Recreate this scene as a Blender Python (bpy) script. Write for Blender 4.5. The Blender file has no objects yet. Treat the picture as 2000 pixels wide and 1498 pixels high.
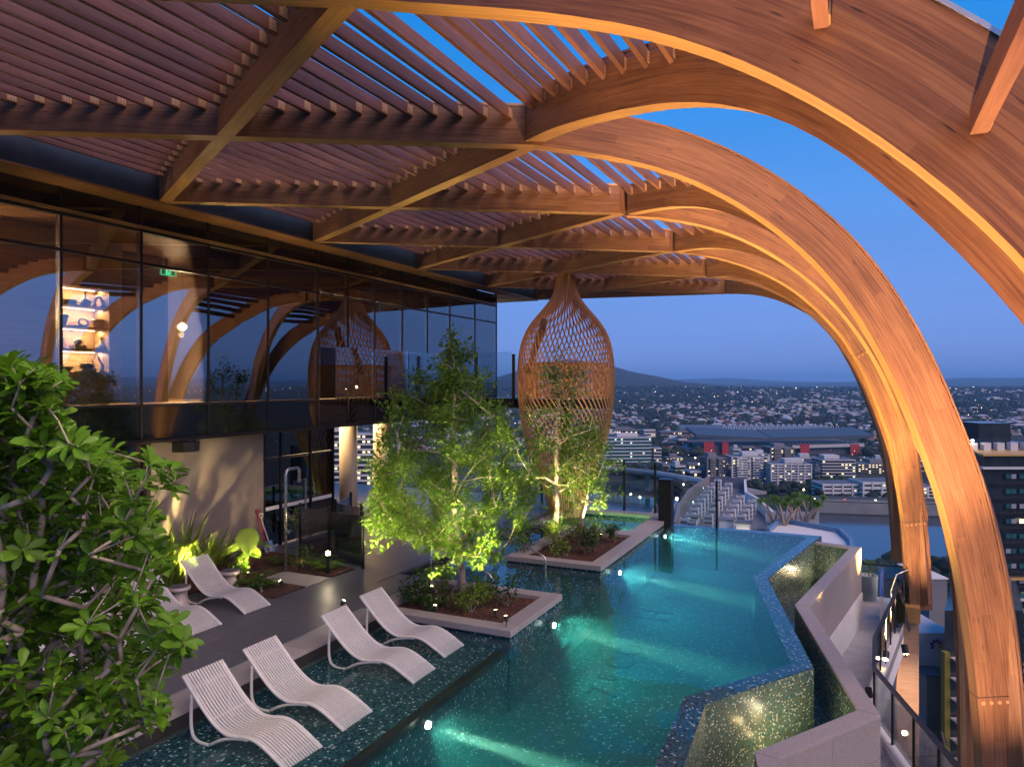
import bpy, math, random
import numpy as np
from mathutils import Vector, Matrix, noise

R = random.Random(11)
SC = bpy.context.scene
COL = SC.collection
rad = math.radians
PI = math.pi

# ------------------------------------------------------------------ camera
FPX = 1421.0; CPX = 1000.0; CPY = 748.0; HC = 4.4
TH = math.atan((1672 - 1000) / FPX)
ct, st = math.cos(TH), math.sin(TH)
cam_d = bpy.data.cameras.new('camera'); cam = bpy.data.objects.new('camera', cam_d); COL.objects.link(cam)
cam.location = (0, 0, HC); cam.rotation_euler = (rad(90), 0, TH)
cam_d.sensor_width = 36; cam_d.lens = 36 * FPX / 2000
cam_d.clip_start = 0.05; cam_d.clip_end = 60000
SC.camera = cam

# ------------------------------------------------------------------ sky and dusk glow
world = bpy.data.worlds.new('World'); SC.world = world; world.use_nodes = True
wn = world.node_tree.nodes; wl = world.node_tree.links; wn.clear()
def s2l(c):
    return tuple(((v / 255) / 12.92 if v / 255 <= .04045 else ((v / 255 + .055) / 1.055) ** 2.4) for v in c)
tc = wn.new('ShaderNodeTexCoord'); sx = wn.new('ShaderNodeSeparateXYZ'); rp = wn.new('ShaderNodeValToRGB')
bg = wn.new('ShaderNodeBackground'); wo = wn.new('ShaderNodeOutputWorld')
wl.new(tc.outputs['Generated'], sx.inputs[0]); wl.new(sx.outputs['Z'], rp.inputs[0])
cn = wn.new('ShaderNodeTexNoise'); cn.inputs['Scale'].default_value = 2.2; cn.inputs['Detail'].default_value = 7
cm = wn.new('ShaderNodeMapping'); cm.inputs['Scale'].default_value = (1, 1, 9); wl.new(tc.outputs['Generated'], cm.inputs[0]); wl.new(cm.outputs[0], cn.inputs['Vector'])
cr = wn.new('ShaderNodeMapRange'); cr.inputs[1].default_value = .35; cr.inputs[2].default_value = .75; cr.inputs[3].default_value = .965; cr.inputs[4].default_value = 1.06; wl.new(cn.outputs['Fac'], cr.inputs[0])
cx_ = wn.new('ShaderNodeVectorMath'); cx_.operation = 'SCALE'; wl.new(rp.outputs[0], cx_.inputs[0]); wl.new(cr.outputs[0], cx_.inputs['Scale'])
wl.new(cx_.outputs[0], bg.inputs[0]); wl.new(bg.outputs[0], wo.inputs[0])
SKY = [(0.0, (116, 142, 206)), (.05, (116, 149, 219)), (.12, (108, 150, 224)), (.24, (86, 149, 229)), (.36, (48, 138, 223)), (.48, (16, 126, 212)), (1.0, (4, 44, 122))]
e = rp.color_ramp.elements
while len(e) < len(SKY): e.new(.5)
for i, (p, c) in enumerate(SKY):
    e[i].position = p; e[i].color = s2l(c) + (1,)
bg.inputs['Strength'].default_value = 1.0

sun_d = bpy.data.lights.new('dusk_glow', 'SUN'); sun = bpy.data.objects.new('dusk_glow', sun_d); COL.objects.link(sun)
sun_d.energy = 2.7; sun_d.angle = rad(60); sun_d.color = (1, .71, .61)
SUN_DIR = Vector((.72, -.22, .66))          # towards the glow
sun.rotation_euler = SUN_DIR.to_track_quat('Z', 'Y').to_euler()

SC.view_settings.view_transform = 'Standard'; SC.view_settings.look = 'None'
SC.view_settings.exposure = 0.2; SC.view_settings.gamma = 1.0
SC.view_settings.use_curve_mapping = False
SC.render.engine = 'CYCLES'
SC.cycles.max_bounces = 8; SC.cycles.transparent_max_bounces = 24
SC.cycles.diffuse_bounces = 3; SC.cycles.glossy_bounces = 4; SC.cycles.volume_bounces = 1
SC.cycles.caustics_reflective = False; SC.cycles.caustics_refractive = False
SC.cycles.sample_clamp_indirect = 4.0
SC.cycles.use_denoising = True

# ------------------------------------------------------------------ places on real planes
def ray(px, py):
    a = (px - CPX) / FPX; b = (CPY - py) / FPX
    return (a * ct - st, ct + a * st, b)
def Zp(px, py, z):
    r = ray(px, py); d = (z - HC) / r[2]; return Vector((r[0] * d, r[1] * d, z))
def Xp(px, py, x):
    r = ray(px, py); d = x / r[0]; return Vector((x, r[1] * d, HC + r[2] * d))
def Yp(px, py, y):
    r = ray(px, py); d = y / r[1]; return Vector((r[0] * d, y, HC + r[2] * d))
def Dp(px, py, d):
    r = ray(px, py); return Vector((r[0] * d, r[1] * d, HC + r[2] * d))

# ------------------------------------------------------------------ mesh helpers
class MB:
    def __init__(s): s.v = []; s.f = []; s.uv = []; s.m = []
    def add(s, vs, fs, uv=None, mi=0):
        n = len(s.v); s.v += [tuple(v) for v in vs]
        for k, f in enumerate(fs):
            s.f.append([n + i for i in f]); s.m.append(mi)
            s.uv.append(uv[k] if uv else [(0, 0)] * len(f))
        return s
    def box(s, x0, x1, y0, y1, z0, z1, mi=0):
        return s.bar(Vector((x0, (y0 + y1) / 2, (z0 + z1) / 2)), Vector((x1, (y0 + y1) / 2, (z0 + z1) / 2)), abs(y1 - y0), abs(z1 - z0), mi) \
            if abs(x1 - x0) >= abs(y1 - y0) and abs(x1 - x0) >= .3 * abs(z1 - z0) else \
            s.bar(Vector(((x0 + x1) / 2, y0, (z0 + z1) / 2)), Vector(((x0 + x1) / 2, y1, (z0 + z1) / 2)), abs(x1 - x0), abs(z1 - z0), mi)
    def bar(s, p, q, w, h, mi=0, up=(0, 0, 1)):
        p = Vector(p); q = Vector(q); d = (q - p); L = d.length; d.normalize()
        u = Vector(up)
        if abs(d.dot(u)) > .99: u = Vector((0, 1, 0)) if abs(d.y) < .9 else Vector((1, 0, 0))
        a = d.cross(u).normalized() * w / 2; b = a.cross(d).normalized() * h / 2
        vs = [p - a - b, p + a - b, p + a + b, p - a + b, q - a - b, q + a - b, q + a + b, q - a + b]
        fs = [(0, 1, 2, 3), (7, 6, 5, 4), (0, 4, 5, 1), (1, 5, 6, 2), (2, 6, 7, 3), (3, 7, 4, 0)]
        o = R.random() * 7
        uv = [[(0, 0), (w, 0), (w, h), (0, h)], [(0, h), (w, h), (w, 0), (0, 0)]]
        for off, ww in ((o, w), (o + 1.3, h), (o + 2.1, w), (o + 3.7, h)):
            uv.append([(0, off), (L, off), (L, off + ww), (0, off + ww)])
        return s.add(vs, fs, uv, mi)
    def prism(s, poly, z0, z1, mi=0):
        n = len(poly)
        A = sum(poly[i][0] * poly[(i + 1) % n][1] - poly[(i + 1) % n][0] * poly[i][1] for i in range(n))
        if A < 0: poly = poly[::-1]
        vs = [(x, y, z0) for x, y in poly] + [(x, y, z1) for x, y in poly]
        fs = [tuple(range(n))[::-1], tuple(range(n, 2 * n))]
        uv = [[(x, y) for x, y in poly][::-1], [(x, y) for x, y in poly]]
        acc = 0
        for i in range(n):
            j = (i + 1) % n; L = math.dist(poly[i], poly[j])
            fs.append((i, j, n + j, n + i)); uv.append([(acc, z0), (acc + L, z0), (acc + L, z1), (acc, z1)]); acc += L
        return s.add(vs, fs, uv, mi)
    def tube(s, pts, rs, n=8, cap=True, mi=0):
        pts = [Vector(p) for p in pts]
        if not isinstance(rs, (list, tuple)): rs = [rs] * len(pts)
        rings = []; base = len(s.v); t0 = (pts[1] - pts[0]).normalized()
        a = t0.orthogonal().normalized(); acc = 0; us = []
        for i, p in enumerate(pts):
            t = (pts[min(i + 1, len(pts) - 1)] - pts[max(i - 1, 0)])
            t = t.normalized() if t.length > 1e-9 else t0
            a = (a - t * a.dot(t)).normalized(); b = t.cross(a)
            rings.append([p + (a * math.cos(2 * PI * k / n) + b * math.sin(2 * PI * k / n)) * rs[i] for k in range(n)])
            if i: acc += (pts[i] - pts[i - 1]).length
            us.append(acc)
        vs = [v for r in rings for v in r]; fs = []; uv = []
        for i in range(len(pts) - 1):
            for k in range(n):
                j = (k + 1) % n
                fs.append((i * n + k, i * n + j, (i + 1) * n + j, (i + 1) * n + k))
                uv.append([(us[i], k / n), (us[i], (k + 1) / n), (us[i + 1], (k + 1) / n), (us[i + 1], k / n)])
        if cap:
            fs.append(tuple(range(n))[::-1]); uv.append([(0, 0)] * n)
            fs.append(tuple(range(len(vs) - n, len(vs)))); uv.append([(0, 0)] * n)
        return s.add(vs, fs, uv, mi)
    def lathe(s, c, prof, n=24, mi=0, flat=1.0):
        c = Vector(c); vs = []; fs = []
        for r, z in prof:
            vs += [c + Vector((r * math.cos(2 * PI * k / n), r * flat * math.sin(2 * PI * k / n), z)) for k in range(n)]
        for i in range(len(prof) - 1):
            for k in range(n):
                j = (k + 1) % n; fs.append((i * n + k, i * n + j, (i + 1) * n + j, (i + 1) * n + k))
        fs.append(tuple(range(n))[::-1]); fs.append(tuple(range(len(vs) - n, len(vs))))
        return s.add(vs, fs, None, mi)
    def loft(s, rings, closed_ends=True, mi=0, us=None):
        n = len(rings[0]); vs = [v for r in rings for v in r]; fs = []; uv = []
        acc = 0; U = [0]
        for i in range(1, len(rings)):
            acc += (Vector(rings[i][0]) - Vector(rings[i - 1][0])).length; U.append(acc)
        off = R.random() * 5; W = [0]
        for k in range(n): W.append(W[-1] + (Vector(rings[0][(k + 1) % n]) - Vector(rings[0][k])).length + .37)
        for i in range(len(rings) - 1):
            for k in range(n):
                j = (k + 1) % n
                fs.append((i * n + k, i * n + j, (i + 1) * n + j, (i + 1) * n + k))
                uv.append([(U[i], off + W[k]), (U[i], off + W[k + 1] - .37), (U[i + 1], off + W[k + 1] - .37), (U[i + 1], off + W[k])])
        if closed_ends:
            fs.append(tuple(range(n))[::-1]); uv.append([(0, 0)] * n)
            fs.append(tuple(range(len(vs) - n, len(vs)))); uv.append([(0, 0)] * n)
        return s.add(vs, fs, uv, mi)
    def mesh(s, name, off=(0, 0, 0), smooth=False):
        me = bpy.data.meshes.new(name); o = Vector(off)
        me.from_pydata([(v[0] - o.x, v[1] - o.y, v[2] - o.z) for v in s.v], [], s.f)
        ul = me.uv_layers.new(name='UVMap')
        flat = [c for u in s.uv for p in u for c in p]
        ul.data.foreach_set('uv', flat)
        me.polygons.foreach_set('material_index', s.m)
        if smooth: me.polygons.foreach_set('use_smooth', [True] * len(s.f))
        me.update(); return me
    def build(s, name, mats, parent=None, smooth=False, bevel=0, local=False):
        off = (0, 0, 0) if (local or parent is None) else wloc(parent)
        me = s.mesh(name, off, smooth)
        for m in (mats if isinstance(mats, (list, tuple)) else [mats]): me.materials.append(m)
        o = bpy.data.objects.new(name, me); COL.objects.link(o)
        if parent: o.parent = parent
        if bevel:
            b = o.modifiers.new('b', 'BEVEL'); b.width = bevel; b.segments = 2; b.limit_method = 'ANGLE'; b.angle_limit = rad(35)
        if smooth and not bevel:
            pass
        return o

def wloc(o):
    v = Vector((0, 0, 0))
    while o is not None: v += o.location; o = o.parent
    return v
def tag(o, label=None, cat=None, group=None, kind=None):
    if label: o['label'] = label
    if cat: o['category'] = cat
    if group: o['group'] = group
    if kind: o['kind'] = kind
    return o
def thing(name, label, cat, loc=(0, 0, 0), group=None, rot=0):
    o = bpy.data.objects.new(name, None); COL.objects.link(o); o.empty_display_size = .1
    o.location = loc; o.rotation_euler = (0, 0, rot)
    return tag(o, label, cat, group)
def struct(o): o['kind'] = 'structure'; return o
def stuff(o): o['kind'] = 'stuff'; return o
def inst(name, me, parent=None, M=None):
    o = bpy.data.objects.new(name, me); COL.objects.link(o)
    if parent: o.parent = parent
    if M is not None: o.matrix_local = M
    return o
def copy_tree(o, loc=None, rot=None, label=None, parent=None):
    c = o.copy(); COL.objects.link(c)
    if parent: c.parent = parent
    if loc is not None: c.location = loc
    if rot is not None: c.rotation_euler = (0, 0, rot)
    if label: c['label'] = label
    for ch in list(o.children): copy_tree(ch, parent=c)
    return c
def scale_tree(o, k):
    o.scale = (k, k, k) if not isinstance(k, tuple) else k; return o

# ------------------------------------------------------------------ materials
def newmat(name):
    m = bpy.data.materials.new(name); m.use_nodes = True
    nt = m.node_tree; return m, nt.nodes, nt.links, nt.nodes['Principled BSDF']
def plain(name, col, rough=.6, metal=0, noise_amt=.12, nscale=6.0, bump=0.0, spec=.5, coat=0, objvar=0.0, detail=5):
    m, n, l, b = newmat(name)
    b.inputs['Roughness'].default_value = rough; b.inputs['Metallic'].default_value = metal
    b.inputs['Specular IOR Level'].default_value = spec; b.inputs['Coat Weight'].default_value = coat
    t = n.new('ShaderNodeTexCoord'); ns = n.new('ShaderNodeTexNoise')
    ns.inputs['Scale'].default_value = nscale; ns.inputs['Detail'].default_value = detail
    l.new(t.outputs['Object'], ns.inputs['Vector'])
    hv = n.new('ShaderNodeHueSaturation'); hv.inputs['Color'].default_value = (*col, 1)
    mr = n.new('ShaderNodeMapRange'); mr.inputs[1].default_value = .3; mr.inputs[2].default_value = .7
    mr.inputs[3].default_value = 1 - noise_amt; mr.inputs[4].default_value = 1 + noise_amt
    l.new(ns.outputs['Fac'], mr.inputs[0])
    val = mr.outputs[0]
    if objvar:
        oi = n.new('ShaderNodeObjectInfo'); m2 = n.new('ShaderNodeMapRange')
        m2.inputs[3].default_value = 1 - objvar; m2.inputs[4].default_value = 1 + objvar
        l.new(oi.outputs['Random'], m2.inputs[0]); mu = n.new('ShaderNodeMath'); mu.operation = 'MULTIPLY'
        l.new(val, mu.inputs[0]); l.new(m2.outputs[0], mu.inputs[1]); val = mu.outputs[0]
    l.new(val, hv.inputs['Value']); l.new(hv.outputs[0], b.inputs['Base Color'])
    rr = n.new('ShaderNodeMapRange'); rr.inputs[3].default_value = max(0, rough - .08); rr.inputs[4].default_value = min(1, rough + .08)
    l.new(ns.outputs['Fac'], rr.inputs[0]); l.new(rr.outputs[0], b.inputs['Roughness'])
    if bump:
        bp = n.new('ShaderNodeBump'); bp.inputs['Strength'].default_value = bump; bp.inputs['Distance'].default_value = .02
        l.new(ns.outputs['Fac'], bp.inputs['Height']); l.new(bp.outputs[0], b.inputs['Normal'])
    return m
def emit(name, col, st):
    m, n, l, b = newmat(name); n.remove(b); em = n.new('ShaderNodeEmission')
    em.inputs[0].default_value = (*col, 1); em.inputs[1].default_value = st
    l.new(em.outputs[0], n['Material Output'].inputs[0]); return m
def wood(name, c1, c2, c3, board=.16, rough=.5, objvar=.15, knots=True):
    m, n, l, b = newmat(name)
    uv = n.new('ShaderNodeUVMap'); oi = n.new('ShaderNodeObjectInfo')
    ad = n.new('ShaderNodeVectorMath'); ad.operation = 'ADD'
    cmb = n.new('ShaderNodeCombineXYZ'); mm = n.new('ShaderNodeMath'); mm.operation = 'MULTIPLY'; mm.inputs[1].default_value = 37
    l.new(oi.outputs['Random'], mm.inputs[0]); l.new(mm.outputs[0], cmb.inputs[0]); l.new(mm.outputs[0], cmb.inputs[2])
    l.new(uv.outputs[0], ad.inputs[0]); l.new(cmb.outputs[0], ad.inputs[1])
    mp = n.new('ShaderNodeMapping'); mp.inputs['Scale'].default_value = (.8, 26, 1)
    l.new(ad.outputs[0], mp.inputs[0])
    g = n.new('ShaderNodeTexNoise'); g.inputs['Scale'].default_value = 1.6; g.inputs['Detail'].default_value = 7; g.inputs['Roughness'].default_value = .62
    g.inputs['Distortion'].default_value = .5
    l.new(mp.outputs[0], g.inputs['Vector'])
    # laminated boards with finger joints: brick pattern of board tones
    br = n.new('ShaderNodeTexBrick'); br.inputs['Scale'].default_value = 1.0; br.offset = .37
    br.inputs['Mortar Size'].default_value = .0012; br.inputs['Brick Width'].default_value = 1.9; br.inputs['Row Height'].default_value = board
    br.inputs['Color1'].default_value = (.25, .25, .25, 1); br.inputs['Color2'].default_value = (.75, .75, .75, 1); br.inputs['Mortar'].default_value = (0, 0, 0, 1)
    l.new(ad.outputs[0], br.inputs['Vector'])
    r = n.new('ShaderNodeValToRGB'); r.color_ramp.elements[0].position = .3; r.color_ramp.elements[1].position = .72
    r.color_ramp.elements[0].color = (*c1, 1); r.color_ramp.elements[1].color = (*c3, 1)
    x = r.color_ramp.elements.new(.5); x.color = (*c2, 1)
    mx = n.new('ShaderNodeMath'); mx.operation = 'MULTIPLY_ADD'; mx.inputs[1].default_value = .25; mx.inputs[2].default_value = -.125
    l.new(br.outputs['Color'], mx.inputs[0])
    a2 = n.new('ShaderNodeMath'); a2.operation = 'ADD'; l.new(g.outputs['Fac'], a2.inputs[0]); l.new(mx.outputs[0], a2.inputs[1])
    l.new(a2.outputs[0], r.inputs[0])
    hv = n.new('ShaderNodeHueSaturation'); l.new(r.outputs[0], hv.inputs['Color'])
    m2 = n.new('ShaderNodeMapRange'); m2.inputs[3].default_value = 1 - objvar; m2.inputs[4].default_value = 1 + objvar
    l.new(oi.outputs['Random'], m2.inputs[0]); val = m2.outputs[0]
    if knots:
        mk = n.new('ShaderNodeMapping'); mk.inputs['Scale'].default_value = (1.5, 9, 1); l.new(ad.outputs[0], mk.inputs[0])
        vo = n.new('ShaderNodeTexVoronoi'); vo.inputs['Scale'].default_value = 1.2; l.new(mk.outputs[0], vo.inputs['Vector'])
        kr = n.new('ShaderNodeMapRange'); kr.inputs[1].default_value = .05; kr.inputs[2].default_value = .13; kr.inputs[3].default_value = .35; kr.inputs[4].default_value = 1
        l.new(vo.outputs['Distance'], kr.inputs[0]); km = n.new('ShaderNodeMath'); km.operation = 'MULTIPLY'
        l.new(kr.outputs[0], km.inputs[0]); l.new(val, km.inputs[1]); val = km.outputs[0]
        # large uneven weathering
        wz = n.new('ShaderNodeTexNoise'); wz.inputs['Scale'].default_value = .9; wz.inputs['Detail'].default_value = 4; l.new(ad.outputs[0], wz.inputs['Vector'])
        wr = n.new('ShaderNodeMapRange'); wr.inputs[1].default_value = .3; wr.inputs[2].default_value = .7; wr.inputs[3].default_value = .78; wr.inputs[4].default_value = 1.12
        l.new(wz.outputs['Fac'], wr.inputs[0]); wm = n.new('ShaderNodeMath'); wm.operation = 'MULTIPLY'
        l.new(wr.outputs[0], wm.inputs[0]); l.new(val, wm.inputs[1]); val = wm.outputs[0]
    l.new(val, hv.inputs['Value']); l.new(hv.outputs[0], b.inputs['Base Color'])
    b.inputs['Roughness'].default_value = rough
    bp = n.new('ShaderNodeBump'); bp.inputs['Strength'].default_value = .12; bp.inputs['Distance'].default_value = .01
    l.new(a2.outputs[0], bp.inputs['Height']); l.new(bp.outputs[0], b.inputs['Normal'])
    return m
def mosaic(name, cols, size=.035, glint=.05, rough=.25, gcol=(.75, .8, .7)):
    """small square glass tiles: grid of cells with random colour, a few pale ones, dark joints"""
    m, n, l, b = newmat(name)
    t = n.new('ShaderNodeTexCoord'); geo = n.new('ShaderNodeNewGeometry')
    sc = n.new('ShaderNodeVectorMath'); sc.operation = 'SCALE'; sc.inputs['Scale'].default_value = 1 / size
    l.new(t.outputs['UV'], sc.inputs[0])
    fl = n.new('ShaderNodeVectorMath'); fl.operation = 'FLOOR'; l.new(sc.outputs[0], fl.inputs[0])
    wn_ = n.new('ShaderNodeTexWhiteNoise'); wn_.noise_dimensions = '2D'; l.new(fl.outputs[0], wn_.inputs['Vector'])
    r = n.new('ShaderNodeValToRGB'); r.color_ramp.interpolation = 'CONSTANT'
    els = r.color_ramp.elements
    while len(els) < len(cols) + 1: els.new(.5)
    for i, c in enumerate(cols):
        els[i].position = (1 - glint) * i / len(cols); els[i].color = (*c, 1)
    els[len(cols)].position = 1 - glint; els[len(cols)].color = (*gcol, 1)
    l.new(wn_.outputs['Value'], r.inputs[0])
    fr = n.new('ShaderNodeVectorMath'); fr.operation = 'FRACTION'; l.new(sc.outputs[0], fr.inputs[0])
    sp = n.new('ShaderNodeSeparateXYZ'); l.new(fr.outputs[0], sp.inputs[0])
    def edge(o):
        a = n.new('ShaderNodeMath'); a.operation = 'SUBTRACT'; a.inputs[1].default_value = .5; l.new(o, a.inputs[0])
        c = n.new('ShaderNodeMath'); c.operation = 'ABSOLUTE'; l.new(a.outputs[0], c.inputs[0])
        d = n.new('ShaderNodeMath'); d.operation = 'LESS_THAN'; d.inputs[1].default_value = .44; l.new(c.outputs[0], d.inputs[0]); return d.outputs[0]
    mu = n.new('ShaderNodeMath'); mu.operation = 'MULTIPLY'; l.new(edge(sp.outputs[0]), mu.inputs[0]); l.new(edge(sp.outputs[1]), mu.inputs[1])
    mx = n.new('ShaderNodeMix'); mx.data_type = 'RGBA'; mx.inputs[6].default_value = (.02, .035, .04, 1)
    l.new(mu.outputs[0], mx.inputs[0]); l.new(r.outputs[0], mx.inputs[7]); l.new(mx.outputs[2], b.inputs['Base Color'])
    b.inputs['Roughness'].default_value = rough; b.inputs['Specular IOR Level'].default_value = .3
    bp = n.new('ShaderNodeBump'); bp.inputs['Strength'].default_value = .3; bp.inputs['Distance'].default_value = .004
    l.new(mu.outputs[0], bp.inputs['Height']); l.new(bp.outputs[0], b.inputs['Normal'])
    return m
def glass(name, tint, refl_min, refl_gain=1.0, rough=0.0, ripple=.0):
    """a pane: partly mirrors the sky, partly lets the room show"""
    m, n, l, b = newmat(name); n.remove(b)
    tr = n.new('ShaderNodeBsdfTransparent'); tr.inputs[0].default_value = (*tint, 1)
    gl = n.new('ShaderNodeBsdfGlossy'); gl.inputs['Roughness'].default_value = rough; gl.inputs['Color'].default_value = (.95, .97, 1, 1)
    lw = n.new('ShaderNodeFresnel'); lw.inputs['IOR'].default_value = 1.5
    mr = n.new('ShaderNodeMath'); mr.operation = 'MULTIPLY_ADD'; mr.inputs[1].default_value = refl_gain; mr.inputs[2].default_value = refl_min; mr.use_clamp = True
    l.new(lw.outputs[0], mr.inputs[0])
    if ripple:
        t = n.new('ShaderNodeTexCoord'); ns = n.new('ShaderNodeTexNoise'); ns.inputs['Scale'].default_value = .7; ns.inputs['Detail'].default_value = 1
        l.new(t.outputs['Object'], ns.inputs['Vector']); bp = n.new('ShaderNodeBump'); bp.inputs['Strength'].default_value = ripple; bp.inputs['Distance'].default_value = .05
        l.new(ns.outputs['Fac'], bp.inputs['Height']); l.new(bp.outputs[0], gl.inputs['Normal'])
    mx = n.new('ShaderNodeMixShader'); l.new(mr.outputs[0], mx.inputs[0]); l.new(tr.outputs[0], mx.inputs[1]); l.new(gl.outputs[0], mx.inputs[2])
    l.new(mx.outputs[0], n['Material Output'].inputs[0]); return m
def leafmat(name, c1, c2, rough=.4, trans=.35):
    m, n, l, b = newmat(name)
    oi = n.new('ShaderNodeNewGeometry'); t = n.new('ShaderNodeTexCoord')
    ns = n.new('ShaderNodeTexNoise'); ns.inputs['Scale'].default_value = 3.1; l.new(t.outputs['Object'], ns.inputs['Vector'])
    ad = n.new('ShaderNodeMath'); ad.operation = 'MULTIPLY_ADD'; ad.inputs[1].default_value = .6; l.new(oi.outputs['Random Per Island'], ad.inputs[0])
    mu = n.new('ShaderNodeMath'); mu.operation = 'MULTIPLY'; mu.inputs[1].default_value = .5; l.new(ns.outputs['Fac'], mu.inputs[0]); l.new(mu.outputs[0], ad.inputs[2])
    r = n.new('ShaderNodeMix'); r.data_type = 'RGBA'; r.inputs[6].default_value = (*c1, 1); r.inputs[7].default_value = (*c2, 1)
    l.new(ad.outputs[0], r.inputs[0]); l.new(r.outputs[2], b.inputs['Base Color'])
    b.inputs['Roughness'].default_value = rough; b.inputs['Specular IOR Level'].default_value = .3
    tl = n.new('ShaderNodeBsdfTranslucent'); l.new(r.outputs[2], tl.inputs[0])
    mx = n.new('ShaderNodeMixShader'); mx.inputs[0].default_value = trans
    l.new(b.outputs[0], mx.inputs[1]); l.new(tl.outputs[0], mx.inputs[2]); l.new(mx.outputs[0], n['Material Output'].inputs[0])
    return m

M = {}
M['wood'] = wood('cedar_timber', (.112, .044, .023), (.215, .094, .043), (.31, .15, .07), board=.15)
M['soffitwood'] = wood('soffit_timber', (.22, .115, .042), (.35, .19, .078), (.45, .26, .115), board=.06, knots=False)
M['slatwood'] = wood('slat_timber', (.085, .034, .028), (.135, .056, .046), (.18, .08, .066), board=.3, objvar=.22)
M['ribwood'] = wood('rib_timber', (.34, .15, .062), (.52, .25, .115), (.58, .30, .14), board=.3, knots=False)
M['capwood'] = wood('cap_timber', (.36, .2, .11), (.46, .27, .16), (.55, .34, .2), board=.3)
M['plywood'] = wood('interior_timber', (.22, .12, .055), (.32, .185, .09), (.4, .24, .12), board=.11, knots=False)
M['flash'] = plain('flashing_metal', (.62, .62, .64), .35, .7, .08)
M['steel'] = plain('brushed_steel', (.62, .6, .57), .28, 1.0, .1, 30)
M['bracket'] = plain('bracket_bronze', (.36, .19, .09), .5, 0, .1)
M['black'] = plain('black_metal', (.018, .016, .018), .4, .3, .2)
M['darkframe'] = plain('bronze_frame', (.030, .024, .026), .38, .5, .15)
M['navy'] = plain('navy_board', (.012, .022, .042), .55, 0, .2, 3)
M['deck'] = plain('deck_paver', (.115, .112, .132), .42, 0, .22, 9, .05, objvar=.05, detail=9)
M['coping'] = plain('coping_granite', (.36, .315, .30), .5, 0, .2, 55, .05, objvar=.07, detail=8)
M['parapet'] = plain('parapet_granite', (.30, .26, .245), .55, 0, .22, 45, .05, objvar=.06, detail=8)
M['render'] = plain('white_render', (.70, .68, .66), .7, 0, .06, 3)
M['terrace'] = plain('terrace_concrete', (.50, .47, .47), .65, 0, .15, 3, .04, detail=9)
M['wall'] = plain('taupe_render', (.25, .20, .175), .7, 0, .06, 2.5, .02)
M['column'] = plain('cream_column', (.62, .52, .40), .6, 0, .05)
M['lounge'] = plain('lounger_resin', (.72, .67, .62), .45, 0, .04, 8, objvar=.02)
M['stool'] = plain('stool_ceramic', (.50, .40, .37), .22, 0, .08, 5, coat=.3)
M['mulch'] = plain('bark_mulch', (.075, .032, .021), .9, 0, .75, 34, .9, detail=9)
M['chip'] = plain('bark_chip', (.15, .065, .04), .85, 0, .6, 20, objvar=.3)
M['soil'] = plain('soil', (.06, .035, .025), .95, 0, .4, 20, .5)
M['bark'] = plain('pale_bark', (.44, .34, .26), .8, 0, .28, 16, .5, detail=8)
M['twig'] = plain('twig_bark', (.36, .28, .22), .8, 0, .25, 18, .3)
M['leaf_big'] = leafmat('glossy_leaf', (.045, .13, .008), (.15, .29, .018), .42, .38)
M['leaf_tree'] = leafmat('tree_leaf', (.07, .16, .016), (.20, .33, .04), .45, .45)
M['leaf_dark'] = leafmat('dark_leaf', (.022, .055, .014), (.06, .12, .022), .4, .3)
M['leaf_strap'] = leafmat('strap_leaf', (.09, .17, .025), (.24, .34, .05), .4, .4)
M['leaf_fern'] = leafmat('fern_leaf', (.05, .13, .018), (.14, .26, .03), .45, .4)
M['mos_pool'] = mosaic('pool_mosaic', [(.03, .12, .13), (.05, .18, .17), (.02, .07, .10), (.07, .24, .21), (.035, .14, .16)], .042, .055, .3, (.5, .72, .68))
M['mos_wall'] = mosaic('edge_mosaic', [(.05, .12, .10), (.08, .16, .12), (.13, .17, .10), (.035, .08, .07), (.15, .13, .07), (.07, .16, .15)], .024, .09, .25, (.5, .55, .45))
M['mos_side'] = mosaic('side_mosaic', [(.012, .055, .07), (.02, .085, .10), (.01, .03, .045), (.03, .11, .12)], .032, .06, .25, (.4, .48, .46))
M['glass'] = glass('facade_glass', (.95, .96, .96), .19, 1.0, 0, .05)
M['spandrel'] = plain('spandrel_glass', (.006, .007, .009), .03, 0, .1, 2, spec=.9)
M['clear'] = glass('balustrade_glass', (.90, .95, .95), .05, .8)
M['tinted'] = glass('tinted_glass', (.45, .50, .52), .12, 1.0)
def lampglow(name, col, st): return emit(name, col, st)
M['warm'] = emit('warm_lamp', (1, .74, .36), 30)
M['led'] = emit('warm_led', (1, .70, .38), 14)
M['poolglow'] = emit('pool_lamp', (.85, 1, .9), 25)
M['exit'] = emit('exit_green', (.04, 1, .42), 1.6)
M['exitdark'] = plain('exit_panel', (.005, .05, .02), .5)

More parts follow.
